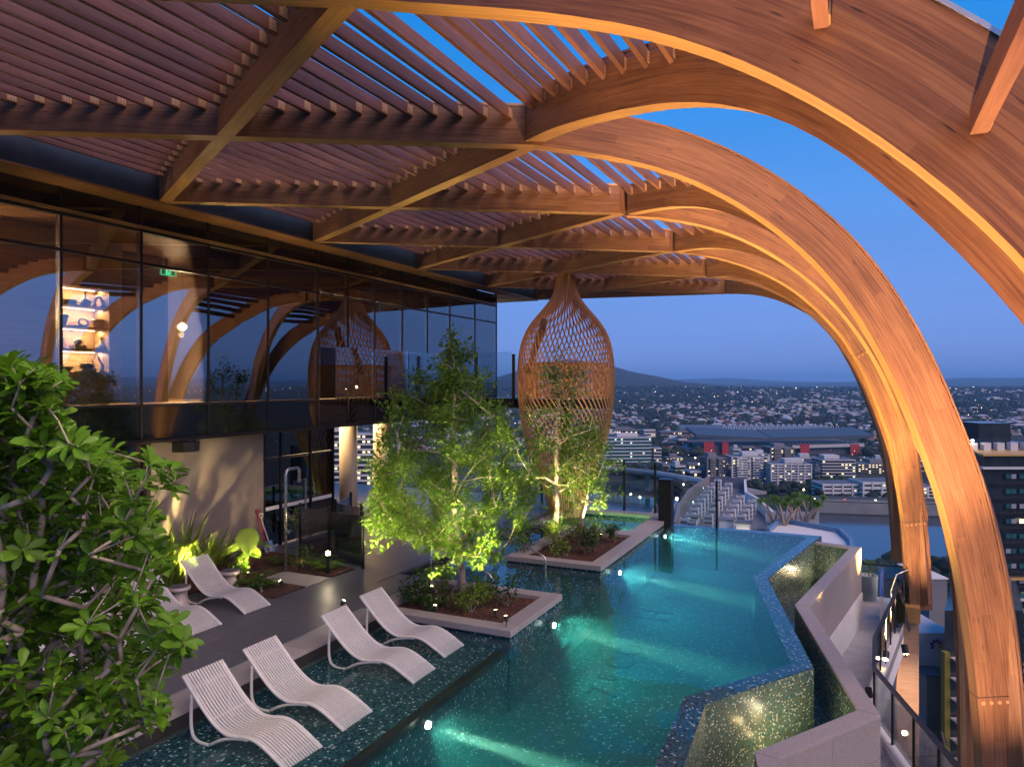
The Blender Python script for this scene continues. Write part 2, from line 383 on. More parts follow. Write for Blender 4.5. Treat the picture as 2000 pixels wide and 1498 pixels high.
def spot(name, loc, aim, W, col, size=60, blend=.6, r=.03, parent=None):
    d = bpy.data.lights.new(name, 'SPOT'); o = bpy.data.objects.new(name, d); COL.objects.link(o)
    d.energy = W; d.color = col; d.spot_size = rad(size); d.spot_blend = blend; d.shadow_soft_size = r
    o.location = loc; o.rotation_euler = (Vector(aim) - Vector(loc)).to_track_quat('-Z', 'Y').to_euler()
    if parent:
        o.location = Vector(loc) - wloc(parent); o.parent = parent
    return o
def point(name, loc, W, col, r=.05, parent=None):
    d = bpy.data.lights.new(name, 'POINT'); o = bpy.data.objects.new(name, d); COL.objects.link(o)
    d.energy = W; d.color = col; d.shadow_soft_size = r; o.location = loc
    if parent:
        o.location = Vector(loc) - wloc(parent); o.parent = parent
    return o
def area(name, loc, aim, W, col, sx_, sy_, parent=None):
    d = bpy.data.lights.new(name, 'AREA'); o = bpy.data.objects.new(name, d); COL.objects.link(o)
    d.shape = 'RECTANGLE'; d.size = sx_; d.size_y = sy_; d.energy = W; d.color = col
    o.location = loc; o.rotation_euler = (Vector(aim) - Vector(loc)).to_track_quat('-Z', 'Y').to_euler()
    if parent:
        o.location = Vector(loc) - wloc(parent); o.parent = parent
    return o
WARM = (1, .66, .28); GOLD = (1, .68, .16); WHITE = (1, .86, .62)
# ================================================================== TIMBER CANOPY
ZB = 8.16; BD = .60; BW = .24          # beam soffit height, depth, width
NODE = [Vector((-4.5, .85, 0)), Vector((-4.54, 5.81, 0)), Vector((-4.66, 10.62, 0)), Vector((-4.71, 15.68, 0)), Vector((-4.81, 20.81, 0)), Vector((-4.85, 26.1, 0)), Vector((-5.0, 31.5, 0))]
FNODE = [Vector((-13.0, .9, 0)), Vector((-13.0, 5.75, 0)), Vector((-13.0, 10.59, 0)), Vector((-13.0, 15.29, 0)), Vector((-13.0, 20.33, 0)), Vector((-13.0, 25.22, 0)), Vector((-13.0, 30.1, 0))]
canopy = thing('timber_canopy', 'large curved timber pergola with slatted roof and arched ribs over the pool', 'pergola', (-4.66, 10.62, ZB))

def line_y(a, b, x): return a.y + (b.y - a.y) * (x - a.x) / (b.x - a.x)
PB = []      # canopy beams as (start, end)
for k in range(1, 7): PB.append((FNODE[k - 1], NODE[k]))
QB = [(NODE[k], FNODE[k + 1]) for k in range(0, 6)] + [(NODE[6], FNODE[6])]
PB.insert(0, (Vector((-13.0, -4, 0)), NODE[0]))
def beam(a, b, dz=0.0, w=BW):
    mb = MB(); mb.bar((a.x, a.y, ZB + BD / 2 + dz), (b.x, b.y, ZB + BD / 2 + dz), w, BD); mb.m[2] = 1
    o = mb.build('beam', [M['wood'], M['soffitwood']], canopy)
    mb = MB(); mb.bar((a.x, a.y, ZB + BD + .022 + dz), (b.x, b.y, ZB + BD + .022 + dz), w + .03, .04); mb.build('cap_strip', M['capwood'], o)
    return o
for i, (a, b) in enumerate(PB): beam(a, b)
# the crossing family is cut in two at the middle of every beam, as the photograph shows at the joints
for i, (a, b) in enumerate(QB):
    beam(a, b, .003 + .0007 * i, BW - .006)

for nd in NODE[1:6]:                 # steel-plated joints where the beams meet the arches
    mb = MB(); mb.tube([(nd.x, nd.y, ZB + .006), (nd.x, nd.y, ZB + BD - .006)], .15, 10); mb.build('joint', M['wood'], canopy)
# ---- slats run parallel to the glass front, notched between the beams
XS = []
x = -12.62
while x < -4.75: XS.append(x); x += .335
def slat(x, y0, y1, za, zb=None, bracket=False):
    zb = za if zb is None else zb
    mb = MB(); mb.bar((x, y0, za), (x, y1, zb), .06, .175)
    o = mb.build('slat', M['slatwood'], canopy)
    if bracket:
        for (yy, zz, sgn) in ((y0, za, 1), (y1, zb, -1)):
            mb = MB()
            mb.box(x + .0305, x + .036, yy + sgn * .004, yy + sgn * .15, zz - .07, zz + .07)
            for i in range(3):
                for j in range(4):
                    cy = yy + sgn * (.03 + .042 * i); cz = zz - .052 + .034 * j
                    mb.box(x + .036, x + .041, cy - .007, cy + .007, cz - .007, cz + .007, 1)
            mb.build('bracket', [M['bracket'], M['flash']], o)
    return o
for xi, x in enumerate(XS):
    ys = []
    for (a, b) in PB + QB:
        lo, hi = min(a.x, b.x), max(a.x, b.x)
        if lo <= x <= hi:
            y = line_y(a, b, x)
            ang = math.atan2(abs(b.x - a.x), abs(b.y - a.y)); ys.append(y)
    ys = sorted(ys)
    for y0, y1 in zip(ys[:-1], ys[1:]):
        if y1 - y0 < .55 or y1 < -1: continue
        g = BW / 2 / math.cos(math.atan2(5, 8.4)) - .004
        slat(x, y0 + g, y1 - g, ZB + .47, bracket=(y0 < 17 and y1 > 3))

# ---- arches: each springs from a canopy node and lands on a column foot beyond the pool
PROF = [(0.0, 8.16), (.059, 8.14), (.19, 7.99), (.307, 7.78), (.423, 7.45), (.48, 7.21), (.564, 6.81), (.623, 6.45), (.694, 5.95), (.759, 5.25), (.82, 4.46), (.881, 3.42), (.925, 2.58), (.951, 1.77), (.978, .56), (.993, -.93), (1.0, -3.0), (1.0, -6.0), (1.0, -9.0)]
ARCH_INFO = {}
def smooth_curve(pts, n=64):
    pts = [Vector(p) for p in pts]; P = [2 * pts[0] - pts[1]] + pts + [2 * pts[-1] - pts[-2]]
    out = []
    L = [0]
    for i in range(1, len(pts)): L.append(L[-1] + (pts[i] - pts[i - 1]).length)
    for k in range(n + 1):
        t = L[-1] * k / n; i = 0
        while i < len(L) - 2 and L[i + 1] < t: i += 1
        u = (t - L[i]) / max(1e-6, L[i + 1] - L[i]); p0, p1, p2, p3 = P[i:i + 4]
        out.append(.5 * ((2 * p1) + (-p0 + p2) * u + (2 * p0 - 5 * p1 + 4 * p2 - p3) * u * u + (-p0 + 3 * p1 - 3 * p2 + p3) * u ** 3))
    for _ in range(6):
        out = [out[0]] + [(out[i - 1] + out[i] * 2 + out[i + 1]) / 4 for i in range(1, len(out) - 1)] + [out[-1]]
    return out
def arch(N, B, pix=None, far=False, th=.22, depth=.6, zend=-9.0, name='arch', splice=(), K=None):
    """pix: places on the lower edge of the visible face; they are laid on the arch's own upright plane"""
    d = Vector((B[0] - N.x, B[1] - N.y, 0)); S = d.length; u = d / S
    n = Vector((u.y, -u.x, 0))
    if n.y > 0: n = -n                                # n looks back towards the camera side (-Y)
    o = Vector((N.x, N.y, 0)) + n * (th / 2) * (-1 if far else 1)
    pts = []
    # in plan the arch may bend (K): place and direction at a distance s along it
    if K is not None:
        Kv = Vector((K[0], K[1], 0)); Bv = Vector((B[0], B[1], 0)); N0v = Vector((N.x, N.y, 0))
        fine = [N0v * (1 - f) ** 2 + Kv * 2 * f * (1 - f) + Bv * f * f for f in [i / 200 for i in range(201)]]
        cum_ = [0]
        for i in range(200): cum_.append(cum_[-1] + (fine[i + 1] - fine[i]).length)
        S = cum_[-1]
        def plan(s_):
            if s_ >= S: return fine[-1] + (fine[-1] - fine[-2]).normalized() * (s_ - S), (fine[-1] - fine[-2]).normalized()
            if s_ <= 0: return fine[0] + (fine[1] - fine[0]).normalized() * s_, (fine[1] - fine[0]).normalized()
            i = 0
            while cum_[i + 1] < s_: i += 1
            tg = (fine[i + 1] - fine[i]).normalized(); return fine[i] + tg * (s_ - cum_[i]), tg
    else:
        def plan(s_): return Vector((N.x, N.y, 0)) + u * s_, u
    def nrm_at(s_):
        tg = plan(s_)[1]; m_ = Vector((tg.y, -tg.x, 0)); return m_ if m_.y <= 0 else -m_
    if pix and K is not None:
        for p in pix:
            r = Vector(ray(*p)); best = None
            for i in range(260):
                s_ = S * 1.15 * i / 259; q = plan(s_)[0] + nrm_at(s_) * (th / 2) * (-1 if far else 1)
                e_ = abs(r.x * q.y - r.y * q.x) / math.hypot(r.x, r.y)
                if q.dot(Vector((r.x, r.y, 0))) > 0 and (best is None or e_ < best[0]): best = (e_, s_, q)
            t = best[2].length / math.hypot(r.x, r.y); pts.append((best[1], HC + r.z * t))
    elif pix:
        for p in pix:
            r = Vector(ray(*p)); t = o.dot(n) / r.dot(n); q = r * t
            pts.append(((q - o).dot(u), HC + q.z))
    if pix:
        smax, zlast = pts[-1]
        if pts[0][0] > .25: pts.insert(0, (0.0, ZB + .002))
        for f, z in PROF:
            s_ = f * S
            if z < zlast - .45 and s_ > smax - .02 and z >= zend: pts.append((max(s_, smax + .01), z))
        if pts[-1][1] > zend: pts.append((max(S, pts[-1][0]), zend))
    else:
        pts = [(f * S, z) for f, z in PROF if z >= zend]
    c = smooth_curve([(a, b, 0) for a, b in pts], 72)
    rings = []; capr = []; inner = []
    for i, p in enumerate(c):
        t = (c[min(i + 1, len(c) - 1)] - c[max(i - 1, 0)]).normalized()
        nrm = Vector((-t.y, t.x, 0))                # outward (up / away)
        if i == 0: nrm = Vector((0, 1, 0))
        q = p + nrm * depth
        def W(a, side): return plan(a.x)[0] + Vector((0, 0, a.y)) + nrm_at(a.x) * side * th / 2
        rings.append([W(p, 1), W(p, -1), W(q, -1), W(q, 1)])
        q2 = p + nrm * (depth + .035); q1 = p + nrm * (depth + .004)
        capr.append([W(q1, 1.12), W(q1, -1.12), W(q2, -1.12), W(q2, 1.12)])
        inner.append(W(p, 0))
    mb = MB(); mb.loft(rings)
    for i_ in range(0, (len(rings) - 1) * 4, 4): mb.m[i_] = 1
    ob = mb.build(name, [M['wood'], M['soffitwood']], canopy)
    for p in ob.data.polygons: p.use_smooth = False
    mb = MB(); mb.loft(capr[:60]); mb.build('cap_strip', M['flash'] if depth > .8 else M['wood'], ob)
    for fr in splice:                                  # dark joint where two lengths of timber meet, with a row of plugs
        i = int(fr * 72); r = rings[i]; r2 = rings[i + 1]
        a = (Vector(r[0]) + Vector(r[1])) / 2; b = (Vector(r[2]) + Vector(r[3])) / 2
        dirv = (Vector(r2[0]) - Vector(r[0])).normalized()
        mb = MB(); mb.bar(a - (b - a) * .004, b + (b - a) * .004, th + .008, .012, up=dirv); mb.build('joint', M['darkframe'], ob)
        mb = MB()
        for k in range(5):
            p = Vector(r[0]) + (Vector(r[3]) - Vector(r[0])) * (.12 + .19 * k) + dirv * .09
            mb.tube([p - n * .01, p + n * .004], .028, 12)
        mb.build('plug', M['ribwood'], ob)
    ARCH_INFO[(round(N.y), round(B[1], 1))] = (c, plan, n, N, S)
    return ob
B1 = (1.9, 5.7); B2 = (1.72, 13.1); B2b = (1.74, 13.36); B3 = (2.05, 18.0); B3b = (2.0, 18.3); B4 = (1.28, 23.0); B4b = (1.3, 23.26); B5 = (1.15, 28.3)
PX_B = [(845, 7), (950, 12), (1055, 21), (1180, 37), (1300, 58), (1440, 108), (1580, 175), (1720, 259), (1825, 340), (1916, 413), (2000, 490), (2070, 570), (2130, 655), (2180, 750)]
PX_A = [(1055, 280), (1125, 252), (1210, 231), (1300, 213), (1405, 205), (1510, 220), (1580, 247), (1650, 283), (1720, 334), (1790, 395), (1850, 455), (1895, 504), (1948, 548), (2000, 604), (2060, 685), (2110, 775), (2150, 870)]
PX_C = [(1090, 289), (1200, 304), (1300, 328), (1400, 368), (1450, 397), (1523, 445), (1575, 490), (1638, 553), (1695, 640), (1750, 740), (1805, 873), (1844, 980), (1868, 1083), (1896, 1239), (1916, 1429)]
PX_D = [(1225, 417), (1280, 405), (1335, 399), (1390, 404), (1450, 424), (1525, 463), (1575, 497), (1640, 556)]
PX_E = [(1225, 420), (1290, 424), (1350, 433), (1450, 462), (1575, 538), (1670, 636), (1732, 740), (1788, 873)]
PX_D3 = [(1318, 491), (1350, 484), (1413, 482), (1475, 497), (1525, 515), (1576, 542)]
PX_F = [(1330, 492), (1363, 496), (1413, 505), (1475, 525), (1538, 556), (1600, 606), (1645, 655), (1690, 728), (1727, 820), (1744, 873), (1757, 960), (1768, 1032), (1775, 1120), (1777, 1190)]
PX_G = [(1380, 541), (1425, 538), (1475, 550), (1538, 581), (1600, 618)]
PX_H = [(1418, 573), (1450, 573), (1500, 580), (1563, 605), (1613, 640), (1663, 700), (1695, 750), (1725, 838), (1739, 900)]
arch(NODE[1], B1, PX_B, th=.26, depth=.86, splice=(.72,))
arch(NODE[2], (1.95, 5.98), PX_A, far=True, th=.30, depth=.62, K=(-1.6, 6.9))
arch(NODE[2], B2, PX_C, th=.24, depth=.62, splice=(.585,))
arch(NODE[3], B2b, PX_D, th=.24, depth=.6)
arch(NODE[3], B3, PX_E, th=.24, depth=.6)
arch(NODE[4], B3b, PX_D3, th=.24, depth=.6)
arch(NODE[4], B4, PX_F, th=.24, depth=.6, zend=-1.7, splice=(.46, .82))
arch(NODE[5], B4b, PX_G, th=.24, depth=.6, zend=-1.7)
arch(NODE[5], B5, None, th=.24, depth=.6, zend=-1.7)
arch(NODE[6], B5, PX_H, th=.24, depth=.6, zend=-1.7)

# slats in the first part of every pair of arches (they rise and fall with the ribs)
def arch_at(key, x):
    c, plan, n, N, S = ARCH_INFO[key]
    s_ = 0.0
    while plan(s_)[0].x < x and s_ < 12: s_ += .02
    z = None
    for a, b in zip(c[:-1], c[1:]):
        if a.x <= s_ <= b.x:
            z = a.y + (b.y - a.y) * (s_ - a.x) / max(1e-6, b.x - a.x); break
    return plan(s_)[0].y, z
keys = list(ARCH_INFO.keys())
pairs = [(keys[0], keys[1]), (keys[2], keys[3]), (keys[4], keys[5]), (keys[6], keys[7]), (keys[8], keys[9])]
for pi_, (ka, kb) in enumerate(pairs):
    x = -4.42
    while x < -1.6:
        ya, za = arch_at(ka, x); yb, zb = arch_at(kb, x)
        if za and zb and yb - ya > .85:
            slat(x, ya + .14, yb - .14, za + .47, zb + .47, bracket=pi_ < 2)
        x += .335
# three slats reach back from the nearest arch towards the neighbouring bay
for x, dz in ((-1.62, .62), (-.22, .60), (.72, .62)):
    ya, za = arch_at(keys[0], x)
    mb = MB(); mb.bar((x, ya - 4.6, za + dz), (x, ya - .15, za + dz), .10, .17); o = mb.build('slat', M['slatwood'], canopy)
    mb = MB(); mb.box(x + .051, x + .058, ya - .32, ya - .16, za + dz - .075, za + dz + .075); mb.build('bracket', M['bracket'], o)
mb = MB(); mb.bar((-3.4, 1.3, 8.5), (.6, 2.6, 8.1), .2, .5); mb.build('beam', M['wood'], canopy)
# bracket and post under the far arch
mb = MB(); f4 = Vector((B4[0], B4[1], 0))
mb.box(f4.x - .34, f4.x + .30, f4.y - .42, f4.y + .55, -2.12, -1.70); mb.build('column_shoe', plain('goldlit_shoe', (.42, .22, .07), .5), canopy)  # golden lamplight on the concrete bracket is put into its colour
mb = MB(); mb.box(f4.x - .27, f4.x + .27, f4.y - .30, f4.y + .4, -12, -2.121); mb.build('post', M['capwood'], canopy)

# ================================================================== GLASS BUILDING
XG = -13.7
bld = thing('glass_building', 'two storey glazed rooftop pavilion with dark mullions and warm lit rooms', 'building', (XG, 12, 0))
ZS0, ZS1, ZT, ZH = 3.17, 3.92, 6.93, 7.62
MY = [-3.0, -.6, 1.6, 3.6, 5.4, 7.1, 8.85, 10.57, 12.34, 14.25, 16.17, 17.51, 18.84, 20.38, 21.95, 23.52, 25.5, 27.41]
for i, (y0, y1) in enumerate(zip(MY[:-1], MY[1:])):
    for (z0, z1, kind) in ((ZS0 + .03, ZS1, 's'), (ZS1 + .03, ZT, 'g'), (ZT + .03, ZH, 'g'), (ZH + .03, ZB - .02, 's')):
        mb = MB(); dx = R.uniform(-.004, .004)
        mb.box(XG - .012 + dx, XG + .012 + dx, y0 + .03, y1 - .03, z0 + .02, z1 - .01)
        w = mb.build('glass_pane' if kind == 'g' else 'spandrel_panel', M['glass'] if kind == 'g' else M['spandrel'], bld)
for y in MY:
    mb = MB(); mb.box(XG - .10, XG + .03, y - .028, y + .028, ZS0, ZB - .003); mb.build('mullion', M['darkframe'], bld)
for z in (ZS0, ZS1, ZT, ZH):
    mb = MB(); mb.box(XG - .09, XG + .034, MY[0], MY[-1] + .035, z - .012, z + .042); mb.build('transom', M['darkframe'], bld)
# far end wall of the upper room (glass return)
for (x0, x1) in ((-15.6, -13.73), (-17.6, -15.64)):
    mb = MB(); mb.box(x0, x1, 27.39, 27.42, ZS1, ZH); mb.build('glass_pane', M['glass'], bld)
# slabs, fascia and eaves
mb = MB(); mb.box(-24, XG - .09, -4, 27.3, ZS0 + .02, ZS1 - .1); mb.build('floor_slab', M['darkframe'], bld)
mb = MB(); mb.box(XG - .16, XG + .06, -4, 27.5, ZS0 - .05, ZS0 - .014); mb.build('edge_trim', M['darkframe'], bld)
mb = MB(); mb.box(-24, -13.0, -4, 30.4, ZB + BD + .06, ZB + BD + .2); mb.build('roof', M['navy'], bld)
mb = MB(); mb.box(-13.06, -13.004, -4, 30.25, ZB + .016, ZB + BD); mb.build('fascia', M['navy'], bld)
mb = MB(); mb.box(-13.66, -13.0, -4, 27.45, ZB - .02, ZB + .014); mb.build('soffit', M['wood'], bld)
mb = MB(); mb.box(-17.5, -13.0, 27.47, 30.3, ZB - .02, ZB + .014); mb.build('eaves_soffit', plain('grey_soffit', (.3, .27, .27), .7), bld)
# rooms behind the glass
mb = MB(); mb.box(-20, XG - .12, -4, 27.3, ZS1 - .09, ZS1); mb.build('room_floor', M['plywood'], bld)
mb = MB(); mb.box(-20, XG - .12, -4, 27.3, ZH + .12, ZH + .2); mb.build('room_ceiling', M['plywood'], bld)
mb = MB()
for i in range(60):
    xx = -19.6 + i * .1
    mb.box(xx, xx + .05, -3, 27.2, ZH + .05, ZH + .118)
stuff(mb.build('ceiling_batten', M['plywood'], bld))
mb = MB(); mb.box(-20.1, -20.0, -4, 20.3, ZS1, ZH + .1); mb.build('back_wall', M['plywood'], bld)
mb = MB(); mb.box(-20, XG - .3, 16.3, 16.42, ZS1, ZH + .1); mb.build('partition', M['wall'], bld)
mb = MB(); mb.box(-17.4, -17.2, 5.0, 8.1, ZS1, ZH + .1); mb.build('stone_panel', plain('veined_stone', (.42, .36, .25), .3, 0, .5, 1.6, detail=12), bld)
# lit shelf niche of the joinery wall
NX = -15.15
ny0, ny1 = Xp(121, 640, NX).y, Xp(213, 640, NX).y
mb = MB()
mb.box(NX - .5, NX, ny0 - 1.3, ny0, ZS1 + .03, ZH)
mb.box(NX - .5, NX, ny1, ny1 + .32, ZS1 + .03, ZH)
mb.box(NX - .5, NX - .001, ny0, ny1, ZS1 + .02, 4.62)
mb.box(NX - .5, NX - .001, ny0, ny1, 6.50, ZH)
mb.box(NX - .56, NX - .5, ny0 - 1.3, ny1 + .32, ZS1 + .03, ZH)
mb.build('joinery', M['plywood'], bld)
SHZ = [4.62, 5.11, 5.60, 6.07]
for i, z in enumerate(SHZ):
    mb = MB(); mb.box(NX - .498, NX - .01, ny0 + .002, ny1 - .002, z, z + .035); s_ = mb.build('shelf', M['bracket'], bld)
    top = (SHZ + [6.50])[i + 1] - .012
    mb = MB(); mb.box(NX - .46, NX - .44, ny0 + .03, ny1 - .03, top - .012, top); mb.build('led_strip', M['led'], bld)
    area('shelf_light', (NX - .3, (ny0 + ny1) / 2, top - .02), (NX - .32, (ny0 + ny1) / 2, 0), 42, (1, .72, .42), 1.4, .1, bld)
# timber batten screen, warm lit, and a dark core
for i in range(13):
    y = 18.55 + i * .16
    mb = MB(); mb.box(-17.06, -17.0, y, y + .06, ZS1 + .02, ZH - .3); mb.build('screen_batten', M['plywood'], bld)
for y in (18.9, 19.5, 20.1):
    mb = MB(); mb.tube([(-17.2, y, ZS1 + .1), (-17.2, y, ZH - .5)], .015, 6); mb.build('led_strip', M['led'], bld)
mb = MB(); mb.box(-18.6, -16.2, 11.6, 13.3, ZS1 + .01, ZH + .03); mb.build('core_wall', M['darkframe'], bld)
# bench along the far rooms and a bar
mb = MB(); mb.box(-16.4, -15.8, 20.9, 24.2, ZS1 + .01, ZS1 + 1.0); mb.build('bar_counter', M['plywood'], bld)
mb = MB(); mb.box(-16.5, -15.7, 20.8, 24.3, ZS1 + 1.0, ZS1 + 1.05); mb.build('bar_top', M['wall'], bld)
area('room_light', (-17, 9.5, ZH - .1), (-17, 9.5, 0), 1000, (1, .68, .36), 3, 3, bld)
area('room_light', (-16.8, 20.5, ZH - .1), (-16.8, 20.5, 0), 1500, (1, .68, .34), 3, 5, bld)
area('room_light', (-17, 4.5, ZH - .1), (-17, 4.5, 0), 700, (1, .7, .4), 3, 3, bld)
for (x, y, z) in ((-16.8, 3.6, 5.9), (-16.6, 7.4, 6.2), (-17.2, 14.6, 6.0), (-16.4, 18.0, 6.0), (-17.0, 22.2, 6.0), (-16.2, 25.6, 6.0)):  # hanging globes added only to brighten the rooms and their ceiling
    mb = MB(); mb.lathe((x, y, z), [(.03, .12), (.10, .06), (.13, 0), (.10, -.06), (.03, -.12)], 14); mb.build('fill_globe', emit('fill_globe_glow', (1, .72, .36), 6), bld, smooth=True)
    mb = MB(); mb.tube([(x, y, z + .12), (x, y, ZH + .05)], .008, 5); mb.build('fill_globe_cord', M['black'], bld)
    point('fill_globe_light', (x, y, z - .22), 480, (1, .68, .34), .08, bld)
# lower storey
mb = MB(); mb.box(-14.5, -14.2, 11.18, 14.62, -.02, ZS0 - .06); mb.build('rendered_wall', M['wall'], bld)
mb = MB(); mb.box(-14.5, -14.16, 11.06, 11.178, -.02, ZS0 - .055); mb.build('wall_end', M['darkframe'], bld)
LY = [(14.66, 15.25), (15.29, 16.45), (16.49, 17.45)]
for (a, b) in LY:
    mb = MB(); mb.box(-14.24, -14.215, a, b, .05, 2.35); mb.build('glass_pane', M['tinted'], bld)
    mb = MB(); mb.box(-14.24, -14.215, a, b, 2.42, ZS0 - .07); mb.build('glass_pane', M['tinted'], bld)
    mb = MB(); mb.box(-14.29, -14.18, b, b + .045, -.02, ZS0 - .062); mb.build('mullion', M['darkframe'], bld)
    mb = MB(); mb.box(-14.214, -14.208, a + .05, b - .05, 1.0, 1.1); mb.build('visibility_strip', M['render'], bld)
mb = MB(); mb.box(-14.27, -14.19, 14.6, 17.52, 2.36, 2.41); mb.build('transom', M['darkframe'], bld)
mb = MB(); mb.box(-14.30, -14.17, 14.621, 14.659, -.02, ZS0 - .062); mb.build('mullion', M['darkframe'], bld)
mb = MB(); mb.box(-14.203, -14.17, 16.2, 16.26, .8, 1.7); mb.build('door_handle', M['steel'], bld)
mb = MB(); mb.box(-24, -19.5, 10, 17.5, -.02, ZS0 - .07); mb.build('inner_wall', M['darkframe'], bld)
for (a, b) in ((-2.5, 1.6), (1.66, 5.4), (5.46, 9.2), (9.26, 11.0)):
    mb = MB(); mb.box(-14.24, -14.21, a, b, .05, ZS0 - .07); mb.build('glass_pane', M['tinted'], bld)
    mb = MB(); mb.box(-14.28, -14.18, b, b + .055, -.02, ZS0 - .062); mb.build('mullion', M['darkframe'], bld)
for (x, y) in ((-15.5, 19.85), (-15.5, 21.75), (-19.5, 21.75)):
    mb = MB(); mb.tube([(x, y, -.01), (x, y, ZS0 - .02)], .30, 24); o = mb.build('column', M['column'], bld, smooth=True)
mb = MB(); mb.box(-23.5, -14.0, 17.6, 26.5, ZS0 - .02, ZS0 + .012); mb.build('undercroft_ceiling', M['plywood'], bld)
area('undercroft_light', (-16.5, 20.2, ZS0 - .06), (-16.5, 20.2, 0), 320, (1, .66, .32), 2.5, 3.5, bld)
mb = MB(); mb.box(-27, -.9, -9, 24.2, -76, -3.2); mb.build('tower_body', M['terrace'], bld)
# speaker under the slab, exit signs
sp = thing('wall_speaker', 'dark angular loudspeaker under the slab at the top of the rendered wall', 'speaker', (-13.95, 12.05, 2.98))
mb = MB(); mb.prism([(-14.19, 11.75), (-13.92, 11.82), (-13.80, 12.05), (-13.92, 12.30), (-14.19, 12.36)], 2.82, 3.06); mb.build('speaker_body', M['black'], sp, bevel=.01)
mb = MB(); mb.box(-13.99, -13.95, 12.02, 12.1, 3.06, ZS0 - .05); mb.build('speaker_bracket', M['steel'], sp)

def exit_sign(pos, w, label, arrow=False):
    """green pictogram: a figure running out of a doorway"""
    x, y, z = pos; h = w * .5
    t = thing('exit_sign', label, 'exit sign', pos, 'green exit signs')
    mb = MB(); mb.box(x - .02, x, y - w / 2, y + w / 2, z, z + h); mb.build('sign_panel', M['exitdark'], t)
    mb = MB()
    for (a, b, c, d) in ((-.5, .5, 0, .06), (-.5, .5, .94, 1), (-.5, -.46, .06, .94), (.46, .5, .06, .94)):
        mb.box(x, x + .006, y + a * w, y + b * w, z + c * h, z + d * h)
    mb.build('lit_border', M['exit'], t)
    cx = y + (.22 * w if arrow else 0)
    mb = MB(); mb.box(x + .001, x + .006, cx - .17 * w, cx + .17 * w, z + .12 * h, z + .9 * h); mb.build('doorway_light', M['exit'], t)
    mb = MB(); k = w
    f = lambda a, b: (x + .012, cx + a * k, z + h * .5 + b * k)
    mb.tube([f(-.03, .19), f(-.03, .13)], .032 * k, 10)
    mb.tube([f(-.02, .1), f(.01, -.03)], .03 * k, 6)
    mb.tube([f(-.02, .09), f(.06, .05), f(.08, .09)], .014 * k, 5); mb.tube([f(-.02, .09), f(-.09, .06), f(-.09, .0)], .014 * k, 5)
    mb.tube([f(.01, -.03), f(.07, -.08), f(.06, -.17)], .017 * k, 5); mb.tube([f(.01, -.03), f(-.05, -.08), f(-.12, -.09)], .017 * k, 5)
    mb.build('running_figure', M['exitdark'], t)
    if arrow:
        mb = MB(); a0 = y - .24 * w
        mb.bar((x + .004, a0 - .13 * w, z + h / 2), (x + .004, a0 + .13 * w, z + h / 2), .006, .05 * w)
        mb.bar((x + .004, a0 - .13 * w, z + h / 2), (x + .004, a0, z + h * .76), .006, .05 * w)
        mb.bar((x + .004, a0 - .13 * w, z + h / 2), (x + .004, a0, z + h * .24), .006, .05 * w)
        mb.build('arrow', M['exit'], t)
    mb = MB(); mb.tube([(x - .01, y - w * .3, z + h), (x - .01, y - w * .3, z + h + .35)], .008, 6); mb.tube([(x - .01, y + w * .3, z + h), (x - .01, y + w * .3, z + h + .35)], .008, 6)
    mb.build('hanger', M['steel'], t)
    return t
exit_sign((-14.6, 12.0, 6.93), .42, 'green running man exit sign hanging behind the third large window')
p = Xp(600, 551, -15.0); exit_sign((p.x, p.y, p.z), .5, 'green exit sign with arrow beside the lit timber batten screen', True)
p = Xp(585, 848, -14.7); exit_sign((p.x, p.y, p.z - .16), .42, 'green exit sign above the ground floor glass door')

